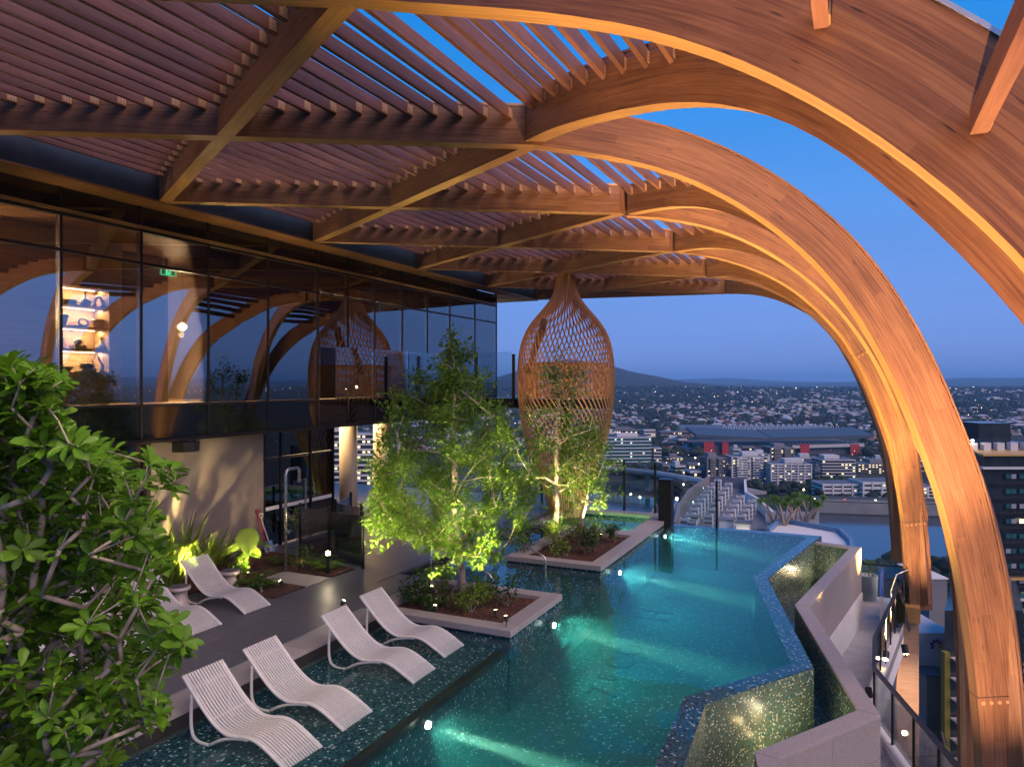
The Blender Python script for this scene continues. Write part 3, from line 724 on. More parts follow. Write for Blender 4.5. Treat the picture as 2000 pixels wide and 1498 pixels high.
# things on the lit shelves
CER = [plain('stoneware', (.33, .25, .17), .6, 0, .2, 9), plain('charcoal_ceramic', (.05, .04, .035), .5), plain('pale_ceramic', (.5, .42, .32), .6)]
BOOKM = [plain('book_cover', c, .6) for c in ((.5, .42, .32), (.36, .26, .18), (.62, .56, .48), (.2, .12, .08))]
def nich(y): return ny0 + (y - 9.35) / 1.42 * (ny1 - ny0)
def shelf_item(kind, y, sh, sc, mi, label, cat):
    y = nich(y); z = SHZ[sh] + .036; x = NX - .2
    t = thing(kind, label, cat, (x, y, z)); mb = MB()
    if kind == 'vase':
        mb.lathe((x, y, z), [(.05 * sc, 0), (.12 * sc, .05 * sc), (.13 * sc, .1 * sc), (.05 * sc, .17 * sc), (.03 * sc, .2 * sc), (.03 * sc, .3 * sc), (.035 * sc, .31 * sc)], 20)
    elif kind == 'planter_pot':
        mb.lathe((x, y, z), [(.09 * sc, 0), (.12 * sc, .16 * sc), (.14 * sc, .17 * sc), (.14 * sc, .22 * sc), (.12 * sc, .22 * sc)], 20)
    elif kind == 'bowl':
        mb.lathe((x, y, z), [(.06 * sc, 0), (.13 * sc, .05 * sc), (.17 * sc, .12 * sc), (.16 * sc, .12 * sc)], 20)
    elif kind == 'stacked_sculpture':
        for i in range(4): mb.lathe((x, y, z + i * .085 * sc), [(.03, 0), (.1 * sc * (1 - .12 * i), .02), (.11 * sc * (1 - .12 * i), .045 * sc), (.03, .084 * sc)], 16)
    elif kind == 'ball_ornament':
        mb.lathe((x, y, z), [(.09 * math.sin(PI * i / 8) * sc + .004, .09 * sc * (1 - math.cos(PI * i / 8))) for i in range(9)], 18)
    elif kind == 'arch_ornament':
        mb.tube([(x, y + .09 * sc * math.cos(PI * i / 10), z + .1 * sc + .13 * sc * math.sin(PI * i / 10)) for i in range(11)], .03 * sc, 8)
        mb.tube([(x, y + .09 * sc, z), (x, y + .09 * sc, z + .1 * sc)], .03 * sc, 8); mb.tube([(x, y - .09 * sc, z), (x, y - .09 * sc, z + .1 * sc)], .03 * sc, 8)
    elif kind == 'ring_ornament':
        mb.tube([(x, y + .11 * sc * math.cos(2 * PI * i / 16), z + .11 * sc + .08 * sc * math.sin(2 * PI * i / 16)) for i in range(17)], .022 * sc, 8)
    elif kind == 'curved_sculpture':
        mb.tube([(x, y + .05 * math.sin(i * .7) * sc, z + i * .055 * sc) for i in range(8)], [.03 * sc, .04 * sc, .045 * sc, .035 * sc, .025 * sc, .03 * sc, .03 * sc, .012 * sc], 8)
    elif kind == 'tray_stack':
        mb.lathe((x, y, z), [(.1, 0), (.16 * sc, .03), (.19 * sc, .045), (.17 * sc, .05)], 20); mb.lathe((x, y, z + .052), [(.1, 0), (.15 * sc, .03), (.17 * sc, .045), (.15 * sc, .05)], 20)
    mb.build('body', CER[mi], t, smooth=kind not in ('tray_stack',))
    return t
shelf_item('tray_stack', 9.75, 3, .9, 1, 'two dark shallow trays stacked on the top shelf', 'tray')
shelf_item('vase', 10.2, 3, 1.0, 0, 'squat brown vase with narrow neck on the top shelf', 'vase')
shelf_item('arch_ornament', 10.62, 3, 1.0, 1, 'dark arch shaped ornament at the end of the top shelf', 'ornament')
shelf_item('planter_pot', 9.50, 2, 1.05, 2, 'pale ribbed pot at the start of the second shelf', 'pot')
shelf_item('ring_ornament', 10.15, 2, .95, 1, 'dark twisted ring ornament on the second shelf', 'ornament')
shelf_item('planter_pot', 10.6, 2, .9, 0, 'brown pot of dry twigs on the second shelf', 'pot')
shelf_item('stacked_sculpture', 9.48, 1, 1.0, 2, 'stacked pebble sculpture on the third shelf', 'sculpture')
shelf_item('ball_ornament', 9.98, 1, .9, 0, 'round ball ornament resting on books on the third shelf', 'ornament').location.z += .082
shelf_item('vase', 10.7, 1, .95, 0, 'tall brown vase at the end of the third shelf', 'vase')
shelf_item('bowl', 9.62, 0, .95, 0, 'deep glazed bowl on the lowest shelf', 'bowl')
shelf_item('tray_stack', 10.25, 0, .9, 1, 'dark dish lying on books on the lowest shelf', 'dish').location.z += .085
shelf_item('curved_sculpture', 10.68, 0, .95, 1, 'dark wavy upright sculpture on the lowest shelf', 'sculpture')
def books(y, sh, n, w, label):
    y = nich(y); z = SHZ[sh] + .036; t = thing('book_stack', label, 'books', (NX - .2, y, z))
    for i in range(n):
        mb = MB(); o = R.uniform(-.02, .02); mb.box(NX - .32, NX - .1, y - w / 2 + o, y + w / 2 + o, z + i * .028, z + i * .028 + .026); mb.build('book', BOOKM[(i + n) % 4], t)
books(9.98, 1, 3, .26, 'stack of books under the ball ornament'); books(10.33, 1, 1, .3, 'single flat book on the third shelf')
books(10.25, 0, 3, .34, 'stack of pale books under the dark dish'); books(10.0, 2, 1, .3, 'flat book on the second shelf beside the ring')
# bar stools by the counter
for i, (x, y, lab) in enumerate(((-15.2, 20.95, 'bar stool at the near end of the counter upstairs'), (-15.2, 21.8, 'second bar stool along the counter upstairs'), (-15.2, 22.7, 'third bar stool along the counter upstairs'))):
    t = thing('bar_stool', lab, 'stool', (x, y, ZS1), 'bar stools upstairs'); z = ZS1
    mb = MB(); mb.box(x - .17, x + .17, y - .17, y + .17, z + .72, z + .77); mb.build('seat', M['plywood'], t)
    for sx_ in (-1, 1):
        for sy_ in (-1, 1):
            mb = MB(); mb.bar((x + .14 * sx_, y + .14 * sy_, z + .72), (x + .2 * sx_, y + .2 * sy_, z), .03, .03); mb.build('leg', M['plywood'], t)
    mb = MB(); mb.box(x - .18, x + .18, y - .18, y - .155, z + .25, z + .275); mb.box(x - .18, x + .18, y + .155, y + .18, z + .25, z + .275); mb.build('foot_rail', M['plywood'], t)
# dining set in the undercroft
def dining_chair(x, y, rot, label):
    t = thing('dining_chair', label, 'chair', (0, 0, 0), 'dining chairs in the undercroft')
    mb = MB(); mb.box(-.24, .24, -.24, .24, .43, .48); mb.build('seat', M['plywood'], t)
    mb = MB(); mb.tube([(-.25, .25, .72), (-.1, .3, .75), (.1, .3, .75), (.25, .25, .72), (.28, 0, .68)], .02, 6); mb.build('backrest', M['plywood'], t)
    for a in (-1, 1):
        for b in (-1, 1):
            mb = MB(); mb.bar((.22 * a, .22 * b, .72 if b > 0 else .44), (.26 * a, .26 * b, 0), .035, .035); mb.build('leg', M['plywood'], t)
    t.location = (x, y, 0); t.rotation_euler = (0, 0, rot); return t
dining_chair(-15.0, 17.9, 2.2, 'timber dining chair nearest the glass door in the undercroft')
dining_chair(-16.6, 18.5, -.8, 'timber dining chair behind the round table in the undercroft')
dining_chair(-14.6, 20.4, 1.4, 'timber dining chair between the two cream columns')
t = thing('dining_table', 'round dining table with a yellow flower bowl in the undercroft', 'table', (-15.9, 18.1, 0))
mb = MB(); mb.tube([(-15.9, 18.1, .71), (-15.9, 18.1, .74)], .5, 24); mb.build('tabletop', M['render'], t)
mb = MB(); mb.tube([(-15.9, 18.1, 0), (-15.9, 18.1, .71)], .05, 12); mb.build('pedestal', M['black'], t)
t = thing('flower_bowl', 'bowl of yellow flowers on the round undercroft table', 'flowers', (-15.9, 18.1, .74))
mb = MB(); mb.lathe((-15.9, 18.1, .741), [(.08, 0), (.14, .08), (.13, .1)], 16); mb.build('bowl', CER[2], t)
mb = MB()
for i in range(60):
    a = R.uniform(0, 6.28); q = R.uniform(0, .17); zz = .84 + R.uniform(0, .16)
    mb.box(-15.9 + q * math.cos(a) - .02, -15.9 + q * math.cos(a) + .02, 18.1 + q * math.sin(a) - .02, 18.1 + q * math.sin(a) + .02, zz, zz + .03)
mb.build('blossom', plain('yellow_blossom', (.6, .42, .06), .6), t)
mb = MB(); t = thing('slatted_planter', 'dark slatted planter box beside the cream column', 'planter box', (-13.9, 20.1, 0))
for i in range(8):
    mb = MB(); mb.box(-14.2 + i * .075, -14.2 + i * .075 + .055, 20.0, 20.05, .25, .75); mb.build('slat', M['bracket'], t)
mb = MB(); mb.box(-14.2, -13.6, 20.06, 20.5, 0, .75); mb.build('box_body', M['black'], t)
# ================================================================== DECK AND POOL
ZW = -.15
deck = MB(); deck.prism([(-24, -9), (-8.73, -9), (-8.73, 14.15), (-9.6, 14.15), (-9.6, 26), (-24, 26)], -3.2, -.014)
deck = struct(deck.build('deck', M['deck']))
for ix in range(5):
    for iy in range(22):
        x0 = -8.755 - 1.2 * (ix + 1); y0 = -2 + .9 * iy
        if iy >= 17 and ix == 0: x1 = -9.6
        else: x1 = x0 + 1.196
        if x1 - x0 < .1: continue
        if ix >= 2 and iy * .9 - 2 > 9.5 and x0 < -11.4 and y0 < 14.5: continue
        mb = MB(); mb.box(x0, x1, y0, y0 + .896, -.013, 0); mb.build('paver', M['deck'], deck)
mb = MB(); mb.box(-8.753, -8.727, -9, 11.66, -.013, .004); mb.build('drain_strip', M['flash'], deck)
y = 2.0
while y < 11.6:
    L = .62
    mb = MB(); mb.box(-8.724, -8.20, y, min(y + L, 11.66) - .004, -.06, .0)
    if y < 11.6: mb.build('coping_stone', M['coping'], deck, bevel=.004)
    y += L
y = 13.25
mb = MB(); mb.box(-8.722, -8.221, 2, 11.70, -1.6, -.061); mb.build('riser', plain('dark_riser', (.035, .028, .026), .5), deck)

pool = struct(bpy.data.objects.new('pool_basin', None)); COL.objects.link(pool)
WOUT = [(-5.5, 23.64), (-.93, 23.64), (-1.86, 17.94), (-.61, 12.62), (-1.94, 10.55), (-1.86, 8.68), (-1.1, 5.5), (-1.9, 1.5)]
def offset_line(pts, d):
    out = []
    for i, p in enumerate(pts):
        p = Vector(p).to_2d() if hasattr(p, 'to_2d') else Vector((p[0], p[1]))
        a = (p - Vector(pts[i - 1][:2])).normalized() if i else None
        b = (Vector(pts[i + 1][:2]) - p).normalized() if i < len(pts) - 1 else None
        na = Vector((a.y, -a.x)) if a else None; nb = Vector((b.y, -b.x)) if b else None
        n = (na + nb).normalized() if (na and nb) else (na or nb)
        k = 1 / max(.35, n.dot(na)) if (na and nb) else 1
        q = p + n * d * k; out.append((q.x, q.y))
    return out
WIN = offset_line(WOUT, .32)
mb = MB(); mb.prism([(-5.62, 1.5)] + [(-5.62, 23.6)] + WIN[1:], -1.6, -1.45); mb.build('pool_floor', M['mos_pool'], pool)
mb = MB(); mb.loft([[(a[0], a[1], -2.2), (b[0], b[1], -2.2), (b[0], b[1], ZW - .012), (a[0], a[1], ZW - .012)] for a, b in zip(WOUT, WIN)])
for i_ in range((len(WOUT) - 1) * 4):
    if i_ % 4 in (1, 2): mb.m[i_] = 1
mb.build('infinity_wall', [M['mos_wall'], M['mos_side']], pool)
# ledge the loungers stand on, with a dark lip
ZL = -.28
mb = MB(); mb.box(-8.22, -5.62, 1.5, 11.75, -1.6, ZL); mb.build('tanning_ledge', M['mos_side'], pool)
mb = MB(); mb.box(-5.70, -5.55, 1.5, 11.72, ZL - .1, ZL + .004); mb.build('ledge_lip', M['black'], pool)
mb = MB(); mb.box(-9.62, -7.2, 14.1, 16.85, -1.6, ZL - .02); mb.box(-7.2, -6.6, 14.1, 16.85, -1.6, -.55); mb.box(-6.6, -6.0, 14.1, 16.85, -1.6, -.85); mb.build('entry_step', M['mos_side'], pool)
mb = MB(); mb.box(-9.62, -9.58, 14.1, 16.85, -1.6, -.06); mb.build('riser', M['black'], pool)
# drain cover and the letters inlaid in the floor
mb = MB(); q = Zp(1065, 1252, -1.44); mb.tube([(q.x, q.y, -1.449), (q.x, q.y, -1.435)], .12, 20); mb.build('drain_cover', M['black'], pool)
M['letter'] = plain('letter_tile', (.012, .02, .03), .4)
for i, (ch, px, py, sz) in enumerate((('E', 1338, 1145, .75), ('B', 1320, 1163, .75), ('H', 1283, 1197, 1.25), ('-', 1262, 1232, .8), ('O', 1233, 1263, .9), ('C', 1214, 1290, .9), ('8', 1188, 1317, .6), ('7', 1182, 1346, .9))):
    cu = bpy.data.curves.new('floor_letter', 'FONT'); cu.body = ch; cu.size = sz; cu.align_x = 'CENTER'; cu.align_y = 'CENTER'; cu.extrude = .004
    cu.materials.append(M['letter'])
    o = bpy.data.objects.new('floor_letter', cu); COL.objects.link(o); q = Zp(px, py, -1.4)
    o.location = (q.x, q.y, -1.444); o.rotation_euler = (0, 0, rad(90)); o.parent = pool

def water_mat(name, absorb, dens, scat, sdens, bump=.05):
    m, n, l, b = newmat(name); n.remove(b)
    tr = n.new('ShaderNodeBsdfTransparent'); gl = n.new('ShaderNodeBsdfGlossy'); gl.inputs['Roughness'].default_value = .015
    fr = n.new('ShaderNodeFresnel'); fr.inputs['IOR'].default_value = 1.33
    t = n.new('ShaderNodeTexCoord'); ns = n.new('ShaderNodeTexNoise'); ns.inputs['Scale'].default_value = 1.3; ns.inputs['Detail'].default_value = 2
    l.new(t.outputs['Object'], ns.inputs['Vector'])
    bp = n.new('ShaderNodeBump'); bp.inputs['Strength'].default_value = bump; bp.inputs['Distance'].default_value = .06
    l.new(ns.outputs['Fac'], bp.inputs['Height']); l.new(bp.outputs[0], gl.inputs['Normal']); l.new(bp.outputs[0], fr.inputs['Normal'])
    geo = n.new('ShaderNodeNewGeometry'); sub = n.new('ShaderNodeMath'); sub.operation = 'SUBTRACT'; sub.inputs[0].default_value = 1; l.new(geo.outputs['Backfacing'], sub.inputs[1])
    mu = n.new('ShaderNodeMath'); mu.operation = 'MULTIPLY'; l.new(fr.outputs[0], mu.inputs[0]); l.new(sub.outputs[0], mu.inputs[1])
    mx = n.new('ShaderNodeMixShader'); l.new(mu.outputs[0], mx.inputs[0]); l.new(tr.outputs[0], mx.inputs[1]); l.new(gl.outputs[0], mx.inputs[2])
    l.new(mx.outputs[0], n['Material Output'].inputs['Surface'])
    if dens:
        va = n.new('ShaderNodeVolumeAbsorption'); va.inputs[0].default_value = (*absorb, 1); va.inputs[1].default_value = dens
        vs = n.new('ShaderNodeVolumeScatter'); vs.inputs[0].default_value = (*scat, 1); vs.inputs[1].default_value = sdens; vs.inputs['Anisotropy'].default_value = .35
        ad = n.new('ShaderNodeAddShader'); l.new(va.outputs[0], ad.inputs[0]); l.new(vs.outputs[0], ad.inputs[1])
        l.new(ad.outputs[0], n['Material Output'].inputs['Volume'])
    return m
M['water'] = water_mat('pool_water', (.20, .82, .82), .45, (.40, .95, .9), .10)
M['water_thin'] = water_mat('trough_water', (0, 0, 0), 0, (0, 0, 0), 0, .12)
WMID = offset_line(WOUT, .02)
mb = MB(); mb.prism([(-9.615, 1.6), (-9.615, 23.62)] + WMID[1:-1] + [(-1.75, 1.6)], -1.55, ZW); wtr = struct(mb.build('pool_water', M['water']))

# overflow trough and the stone parapet outside it
POUT = [(-1.15, 23.05), (.14, 22.66), (-.88, 16.21), (.31, 11.32), (-.86, 9.47), (-.15, 6.2), (-.9, 2.5)]
PIN = offset_line(POUT, .27)
mb = MB(); mb.prism(WOUT[1:] + offset_line(POUT, .12)[::-1], -1.5, -1.22); mb.build('trough_floor', M['mos_wall'], pool)
tw = MB(); tw.prism(offset_line(WOUT[1:], -.003) + offset_line(POUT[1:], .26)[::-1], -.985, -.98); struct(tw.build('trough_water', M['water_thin']))
para = thing('stone_parapet', 'low zigzag granite parapet around the overflow trough', 'parapet', (.3, 11.3, -2.3))
ZP = -.2
mb = MB(); mb.loft([[(a[0], a[1], -1.5), (b[0], b[1], -1.5), (b[0], b[1], ZP - .05), (a[0], a[1], ZP - .05)] for a, b in zip(offset_line(POUT, .02), PIN)]); mb.build('trough_lining', M['mos_wall'], para)
for i in range(len(POUT) - 1):
    a, b = Vector(POUT[i]), Vector(POUT[i + 1]); ai, bi = Vector(PIN[i]), Vector(PIN[i + 1])
    L = (b - a).length; n = max(1, round(L / 1.6)); u = (b - a) / L; nn = Vector((u.y, -u.x))
    for k in range(n):
        t0, t1 = k / n + .0015, (k + 1) / n - .0015
        P = [a.lerp(b, t0), a.lerp(b, t1), ai.lerp(bi, t1), ai.lerp(bi, t0)]
        c = sum(P, Vector((0, 0))) / 4
        mb = MB(); mb.prism([(p.x, p.y) for p in P], ZP - .049, ZP); mb.build('coping_stone', M['coping'], para, bevel=.004)
    rows = [(ZP - .05, -.80), (-.803, -1.5)] + ([(-1.503, -2.1), (-2.103, -2.7)] if i >= 3 else [])
    m_ = max(1, round(L / .95))
    for (zt, zb) in rows:
        for k in range(m_):
            p = a + u * (L * k / m_ + .002); q = a + u * (L * (k + 1) / m_ - .002)
            mb = MB(); mb.bar(((p.x + nn.x * .015), (p.y + nn.y * .015), (zt + zb) / 2), ((q.x + nn.x * .015), (q.y + nn.y * .015), (zt + zb) / 2), .025, zt - zb - .003)
            mb.build('stone_panel', M['parapet'], para)
mb = MB(); mb.loft([[(a[0], a[1], -3.2), (b[0], b[1], -3.2), (b[0], b[1], -1.46), (a[0], a[1], -1.46)] for a, b in zip(offset_line(POUT, -.024), offset_line(POUT, .2))]); mb.build('render_base', M['render'], para)

# ---- service terrace and railing beyond the parapet
RAILP = [(1.42, 24.6), (1.30, 23.5), (.46, 17.7), (.42, 15.9), (1.25, 13.0), (1.75, 11.2), (1.2, 8.5)]
mb = MB(); mb.prism([(-.95, 25.6), (1.45, 25.6)] + RAILP + [(-1, 8.5)], -2.55, -2.30); struct(mb.build('terrace', M['terrace']))
ri = offset_line(RAILP, .2)
rail = thing('terrace_railing', 'dark metal railing with glass panels on the zigzag terrace edge', 'railing', (.46, 17.7, -2.3))
mb = MB(); mb.loft([[(a[0], a[1], -3.0), (b[0], b[1], -3.0), (b[0], b[1], -2.16), (a[0], a[1], -2.16)] for a, b in zip(RAILP, ri)]); mb.build('kerb', M['render'], rail)
rc = offset_line(RAILP, .1)
for i in range(len(rc) - 1):
    a, b = Vector(rc[i]), Vector(rc[i + 1]); L = (b - a).length
    mb = MB(); mb.bar((a.x, a.y, -1.16), (b.x, b.y, -1.16), .075, .05); mb.build('handrail', M['black'], rail)
    n = max(1, round(L / 1.05))
    for k in range(n + (1 if i == len(rc) - 2 else 0)):
        p = a.lerp(b, k / n); mb = MB(); mb.box(p.x - .022, p.x + .022, p.y - .022, p.y + .022, -2.158, -1.186); mb.build('post', M['black'], rail)
    for k in range(n):
        p = a.lerp(b, (k + .06) / n); q = a.lerp(b, (k + .94) / n)
        mb = MB(); mb.bar((p.x, p.y, -1.66), (q.x, q.y, -1.66), .012, .86); mb.build('glass_pane', M['clear'], rail)
t = thing('taped_pole', 'white pole wrapped in blue tape standing on the terrace', 'pole', (.62, 21.9, -2.3))
mb = MB(); mb.box(.58, .66, 21.86, 21.94, -2.3, -.95); mb.box(.5, .74, 21.8, 22.0, -2.3, -2.27); mb.build('pole', M['render'], t)
mb = MB(); mb.box(.573, .667, 21.853, 21.947, -1.3, -.6); mb.build('tape', plain('blue_tape', (.02, .12, .5), .4), t)
t = thing('peg_tray', 'flat grey tray of upright pegs on the terrace floor', 'tray', (.1, 15.2, -2.3))
mb = MB(); mb.box(-.05, .45, 14.7, 15.2, -2.3, -2.27); mb.build('tray_base', M['flash'], t)
for i in range(14):
    px_, py_ = -.02 + (i % 5) * .1, 14.75 + (i // 5) * .17; mb = MB(); mb.tube([(px_, py_, -2.27), (px_, py_, -2.13 + R.uniform(-.04, .04))], .012, 6); mb.build('peg', M['flash'], t)
t = MB(); vs = []; fs = []
for i in range(9):
    for j in range(7):
        vs.append((1.05 + .035 * j + .05 * math.sin(i * 1.9 + j), 21.6 + i * .22, -1.08 - .17 * j + (.05 * math.sin(i * 1.3) if j else 0)))
for i in range(8):
    for j in range(6): fs.append((i * 7 + j, i * 7 + j + 1, (i + 1) * 7 + j + 1, (i + 1) * 7 + j))
t.add(vs, fs); tag(t.build('cloth', plain('black_cloth', (.012, .012, .014), .9), smooth=True), 'black cloth draped over the terrace railing', 'cloth')
t = MB(); t.tube([(1.3, 22.9, -.75), (1.0, 22.6, -.85), (.85, 22.4, -1.3), (.95, 22.2, -1.7), (.8, 22.1, -2.28), (.66, 21.98, -2.28)], .014, 6); tag(t.build('cable', M['render'], smooth=True), 'loose white cable hanging beside the black cloth', 'cable')
for i, (x, lab) in enumerate(((-.35, 'white drum planter behind the glass at the terrace end, nearer the parapet'), (.35, 'white drum planter behind the glass at the terrace end, nearer the railing'))):
    t = thing('drum_planter', lab, 'planter', (x, 25.2, -2.3), 'white drum planters'); mb = MB(); mb.lathe((x, 25.2, -2.3), [(.24, 0), (.27, .75), (.24, .75), (.23, .68)], 20); mb.build('pot', M['render'], t, smooth=True)
    mb = MB()
    for k in range(90):
        a = R.uniform(0, 6.28); q = R.uniform(0, .3); p = Vector((x + q * math.cos(a), 25.2 + q * math.sin(a), -1.55 + R.uniform(0, .45)))
        d = Vector((R.gauss(0, 1), R.gauss(0, 1), R.gauss(.4, .6))).normalized(); s_ = d.orthogonal().normalized() * .025
        mb.add([p, p + d * .06 + s_, p + d * .13, p + d * .06 - s_], [(0, 1, 2, 3)])
    mb.build('foliage', M['leaf_tree'], t)
t = thing('glass_screen', 'clear glass screen closing the far end of the terrace', 'glass screen', (0, 24.9, -2.3))
mb = MB(); mb.box(-.9, 1.3, 24.88, 24.9, -2.28, -1.15); mb.build('glass_pane', M['clear'], t)
mb = MB(); mb.box(-.9, 1.3, 24.87, 24.91, -1.15, -1.11); mb.build('top_rail', M['black'], t)
point('terrace_light', (.2, 26.2, -1.9), 5, (1, .95, .6), .05, t)

# ---- planters
def planter(x0, x1, y0, y1, label, cw=.34, ztop=.0, chips=900, sides='mos_side'):
    t = thing('planter', label, 'planter', ((x0 + x1) / 2, (y0 + y1) / 2, -.4))
    ov = .035
    for (a, b, c, d) in ((x0 + ov, x1 - ov, y0 + ov, y0 + cw - .02), (x0 + ov, x1 - ov, y1 - cw + .02, y1 - ov), (x0 + ov, x0 + cw - .02, y0 + cw - .019, y1 - cw + .019), (x1 - cw + .02, x1 - ov, y0 + cw - .019, y1 - cw + .019)):
        mb = MB(); mb.box(a, b, c, d, -1.55, ztop - .121); mb.build('side_wall', M[sides], t)
    # coping in separate stones
    def run(xa, xb, ya, yb, along):
        L = (xb - xa) if along == 'x' else (yb - ya); n = max(1, round(L / 1.15))
        for k in range(n):
            if along == 'x': bx = (xa + L * k / n + .002, xa + L * (k + 1) / n - .002, ya, yb)
            else: bx = (xa, xb, ya + L * k / n + .002, ya + L * (k + 1) / n - .002)
            mb = MB(); mb.box(*bx, ztop - .12, ztop); mb.build('coping_stone', M['coping'], t, bevel=.006)
    run(x0, x1, y0, y0 + cw, 'x'); run(x0, x1, y1 - cw, y1, 'x')
    run(x0, x0 + cw, y0 + cw + .003, y1 - cw - .003, 'y'); run(x1 - cw, x1, y0 + cw + .003, y1 - cw - .003, 'y')
    # mulch: an uneven surface and loose chips
    mb = MB(); nx, ny = 26, 22; vs = []; fs = []
    for i in range(nx + 1):
        for j in range(ny + 1):
            xx = x0 + cw - .02 + (x1 - x0 - 2 * cw + .04) * i / nx; yy = y0 + cw - .02 + (y1 - y0 - 2 * cw + .04) * j / ny
            vs.append((xx, yy, ztop - .10 + .05 * noise.noise(Vector((xx * 1.7, yy * 1.7, 1))) + .02 * noise.noise(Vector((xx * 9, yy * 9, 2)))))
    for i in range(nx):
        for j in range(ny): fs.append((i * (ny + 1) + j, (i + 1) * (ny + 1) + j, (i + 1) * (ny + 1) + j + 1, i * (ny + 1) + j + 1))
    mb.add(vs, fs); mb.build('mulch', M['mulch'], t, smooth=True)
    mb = MB()
    for k in range(chips):
        xx = R.uniform(x0 + cw + .03, x1 - cw - .03); yy = R.uniform(y0 + cw + .03, y1 - cw - .03)
        zz = ztop - .085 + .05 * noise.noise(Vector((xx * 1.7, yy * 1.7, 1)))
        a = R.uniform(0, PI); l_ = R.uniform(.02, .05); d = Vector((math.cos(a), math.sin(a), R.uniform(-.4, .4)))
        p = Vector((xx, yy, zz)); mb.bar(p - d * l_ / 2, p + d * l_ / 2, R.uniform(.01, .022), .008)
    stuff(mb.build('bark_chips', M['chip'], t))
    return t
pl1 = planter(-8.74, -5.55, 11.68, 14.20, 'square granite planter with the large uplit tree in the pool')
pl2 = planter(-8.10, -5.55, 16.75, 20.90, 'long granite planter with the slender trees beside the spa')
pl3 = planter(-8.19, -5.55, 1.4, 4.2, 'granite planter nearest the camera under the broad leaved shrub', chips=50)
# ---- spa
spa = thing('spa_pool', 'mosaic spa pool glowing green behind the slender trees', 'spa', (-7.2, 22.5, 0))
for (a, b, c, d) in ((-9.3, -5.55, 20.905, 21.2), (-9.3, -5.55, 24.0, 24.45), (-6.1, -5.55, 21.203, 23.997), (-9.3, -9.0, 21.203, 23.997)):
    n_ = max(1, round(max(b - a, d - c) / 1.15))
    for k in range(n_):
        mb = MB()
        if b - a > d - c: mb.box(a + (b - a) * k / n_ + .002, a + (b - a) * (k + 1) / n_ - .002, c, d, -.12, .0)
        else: mb.box(a, b, c + (d - c) * k / n_ + .002, c + (d - c) * (k + 1) / n_ - .002, -.12, .0)
        mb.build('coping_stone', M['coping'], spa, bevel=.006)
for (a, b, c, d) in ((-9.28, -5.57, 20.91, 21.17), (-9.28, -5.57, 24.03, 24.43), (-6.07, -5.57, 21.171, 24.029), (-9.28, -9.03, 21.171, 24.029)):
    mb = MB(); mb.box(a, b, c, d, -1.55, -.121); mb.build('side_wall', M['mos_side'], spa)
mb = MB(); mb.box(-9.02, -6.08, 21.18, 24.02, -1.2, -1.0); mb.build('spa_floor', plain('pale_green_tile', (.30, .48, .30), .4), spa)
mb = MB(); mb.box(-9.025, -6.075, 21.175, 24.025, -.335, -.33); mb.build('water', M['water_thin'], spa)
point('spa_light', (-6.9, 22.6, -.6), 60, (.62, 1, .40), .06, spa); point('spa_light', (-8.2, 22.2, -.6), 36, (.7, 1, .45), .06, spa)
mb = MB(); mb.box(-11.6, -9.31, 17.4, 21.6, -.3, -.09); mb.build('plunge_wall', M['mos_side'], spa)
mb = MB(); mb.box(-11.5, -9.40, 17.5, 21.5, -.089, -.08); mb.build('plunge_water', plain('teal_water', (.02, .12, .16), .03), spa)
mb = MB(); mb.box(-11.7, -9.31, 17.2, 17.5, -.079, .012); mb.box(-11.7, -11.4, 17.501, 21.5, -.079, .012); mb.build('plunge_coping', M['coping'], spa)
# ---- dark pillar, fence posts and glass at the far end of the pool
t = thing('dark_pillar', 'square dark pillar standing at the far corner of the pool', 'pillar', (-5.3, 23.35, 0))
a = Zp(1287, 1020, -.1); b = Zp(1316, 1020, -.1)
mb = MB(); mb.box(a.x + .02, b.x, 23.1, 23.5, -1.5, 1.30); mb.build('pillar_body', M['darkframe'], t, bevel=.01)
mb = MB(); mb.box(a.x + .0, b.x + .02, 23.08, 23.52, 1.301, 1.33); mb.build('pillar_cap', M['black'], t)
fen = thing('pool_fence', 'clear glass pool fence with tall dark posts above the city', 'fence', (-6.0, 23.9, 0))
def fpost(x, y, z0, z1, r=.035):
    mb = MB(); mb.box(x - r, x + r, y - r, y + r, z0, z1); mb.build('post', M['black'], fen)
posts = [(-12.0, 24.55, .0, 1.75), (-10.4, 24.55, .0, 1.75), (-8.8, 24.55, .0, 1.75), (-7.29, 24.55, -.1, 1.75), (-6.2, 24.55, -.1, 1.7), (-4.05, 23.95, -1.0, 1.27), (-2.4, 23.95, -1.0, .2)]
for p in posts[:6]: fpost(*p)
for p, q in zip(posts[:4], posts[1:5]):
    mb = MB(); mb.bar((p[0] + .06, p[1], .95), (q[0] - .06, q[1], .95), .014, 1.5); mb.build('glass_pane', M['clear'], fen)
mb = MB(); mb.bar((-5.2, 23.9, .35), (-4.1, 23.95, .35), .014, 1.4); mb.build('glass_pane', M['clear'], fen)

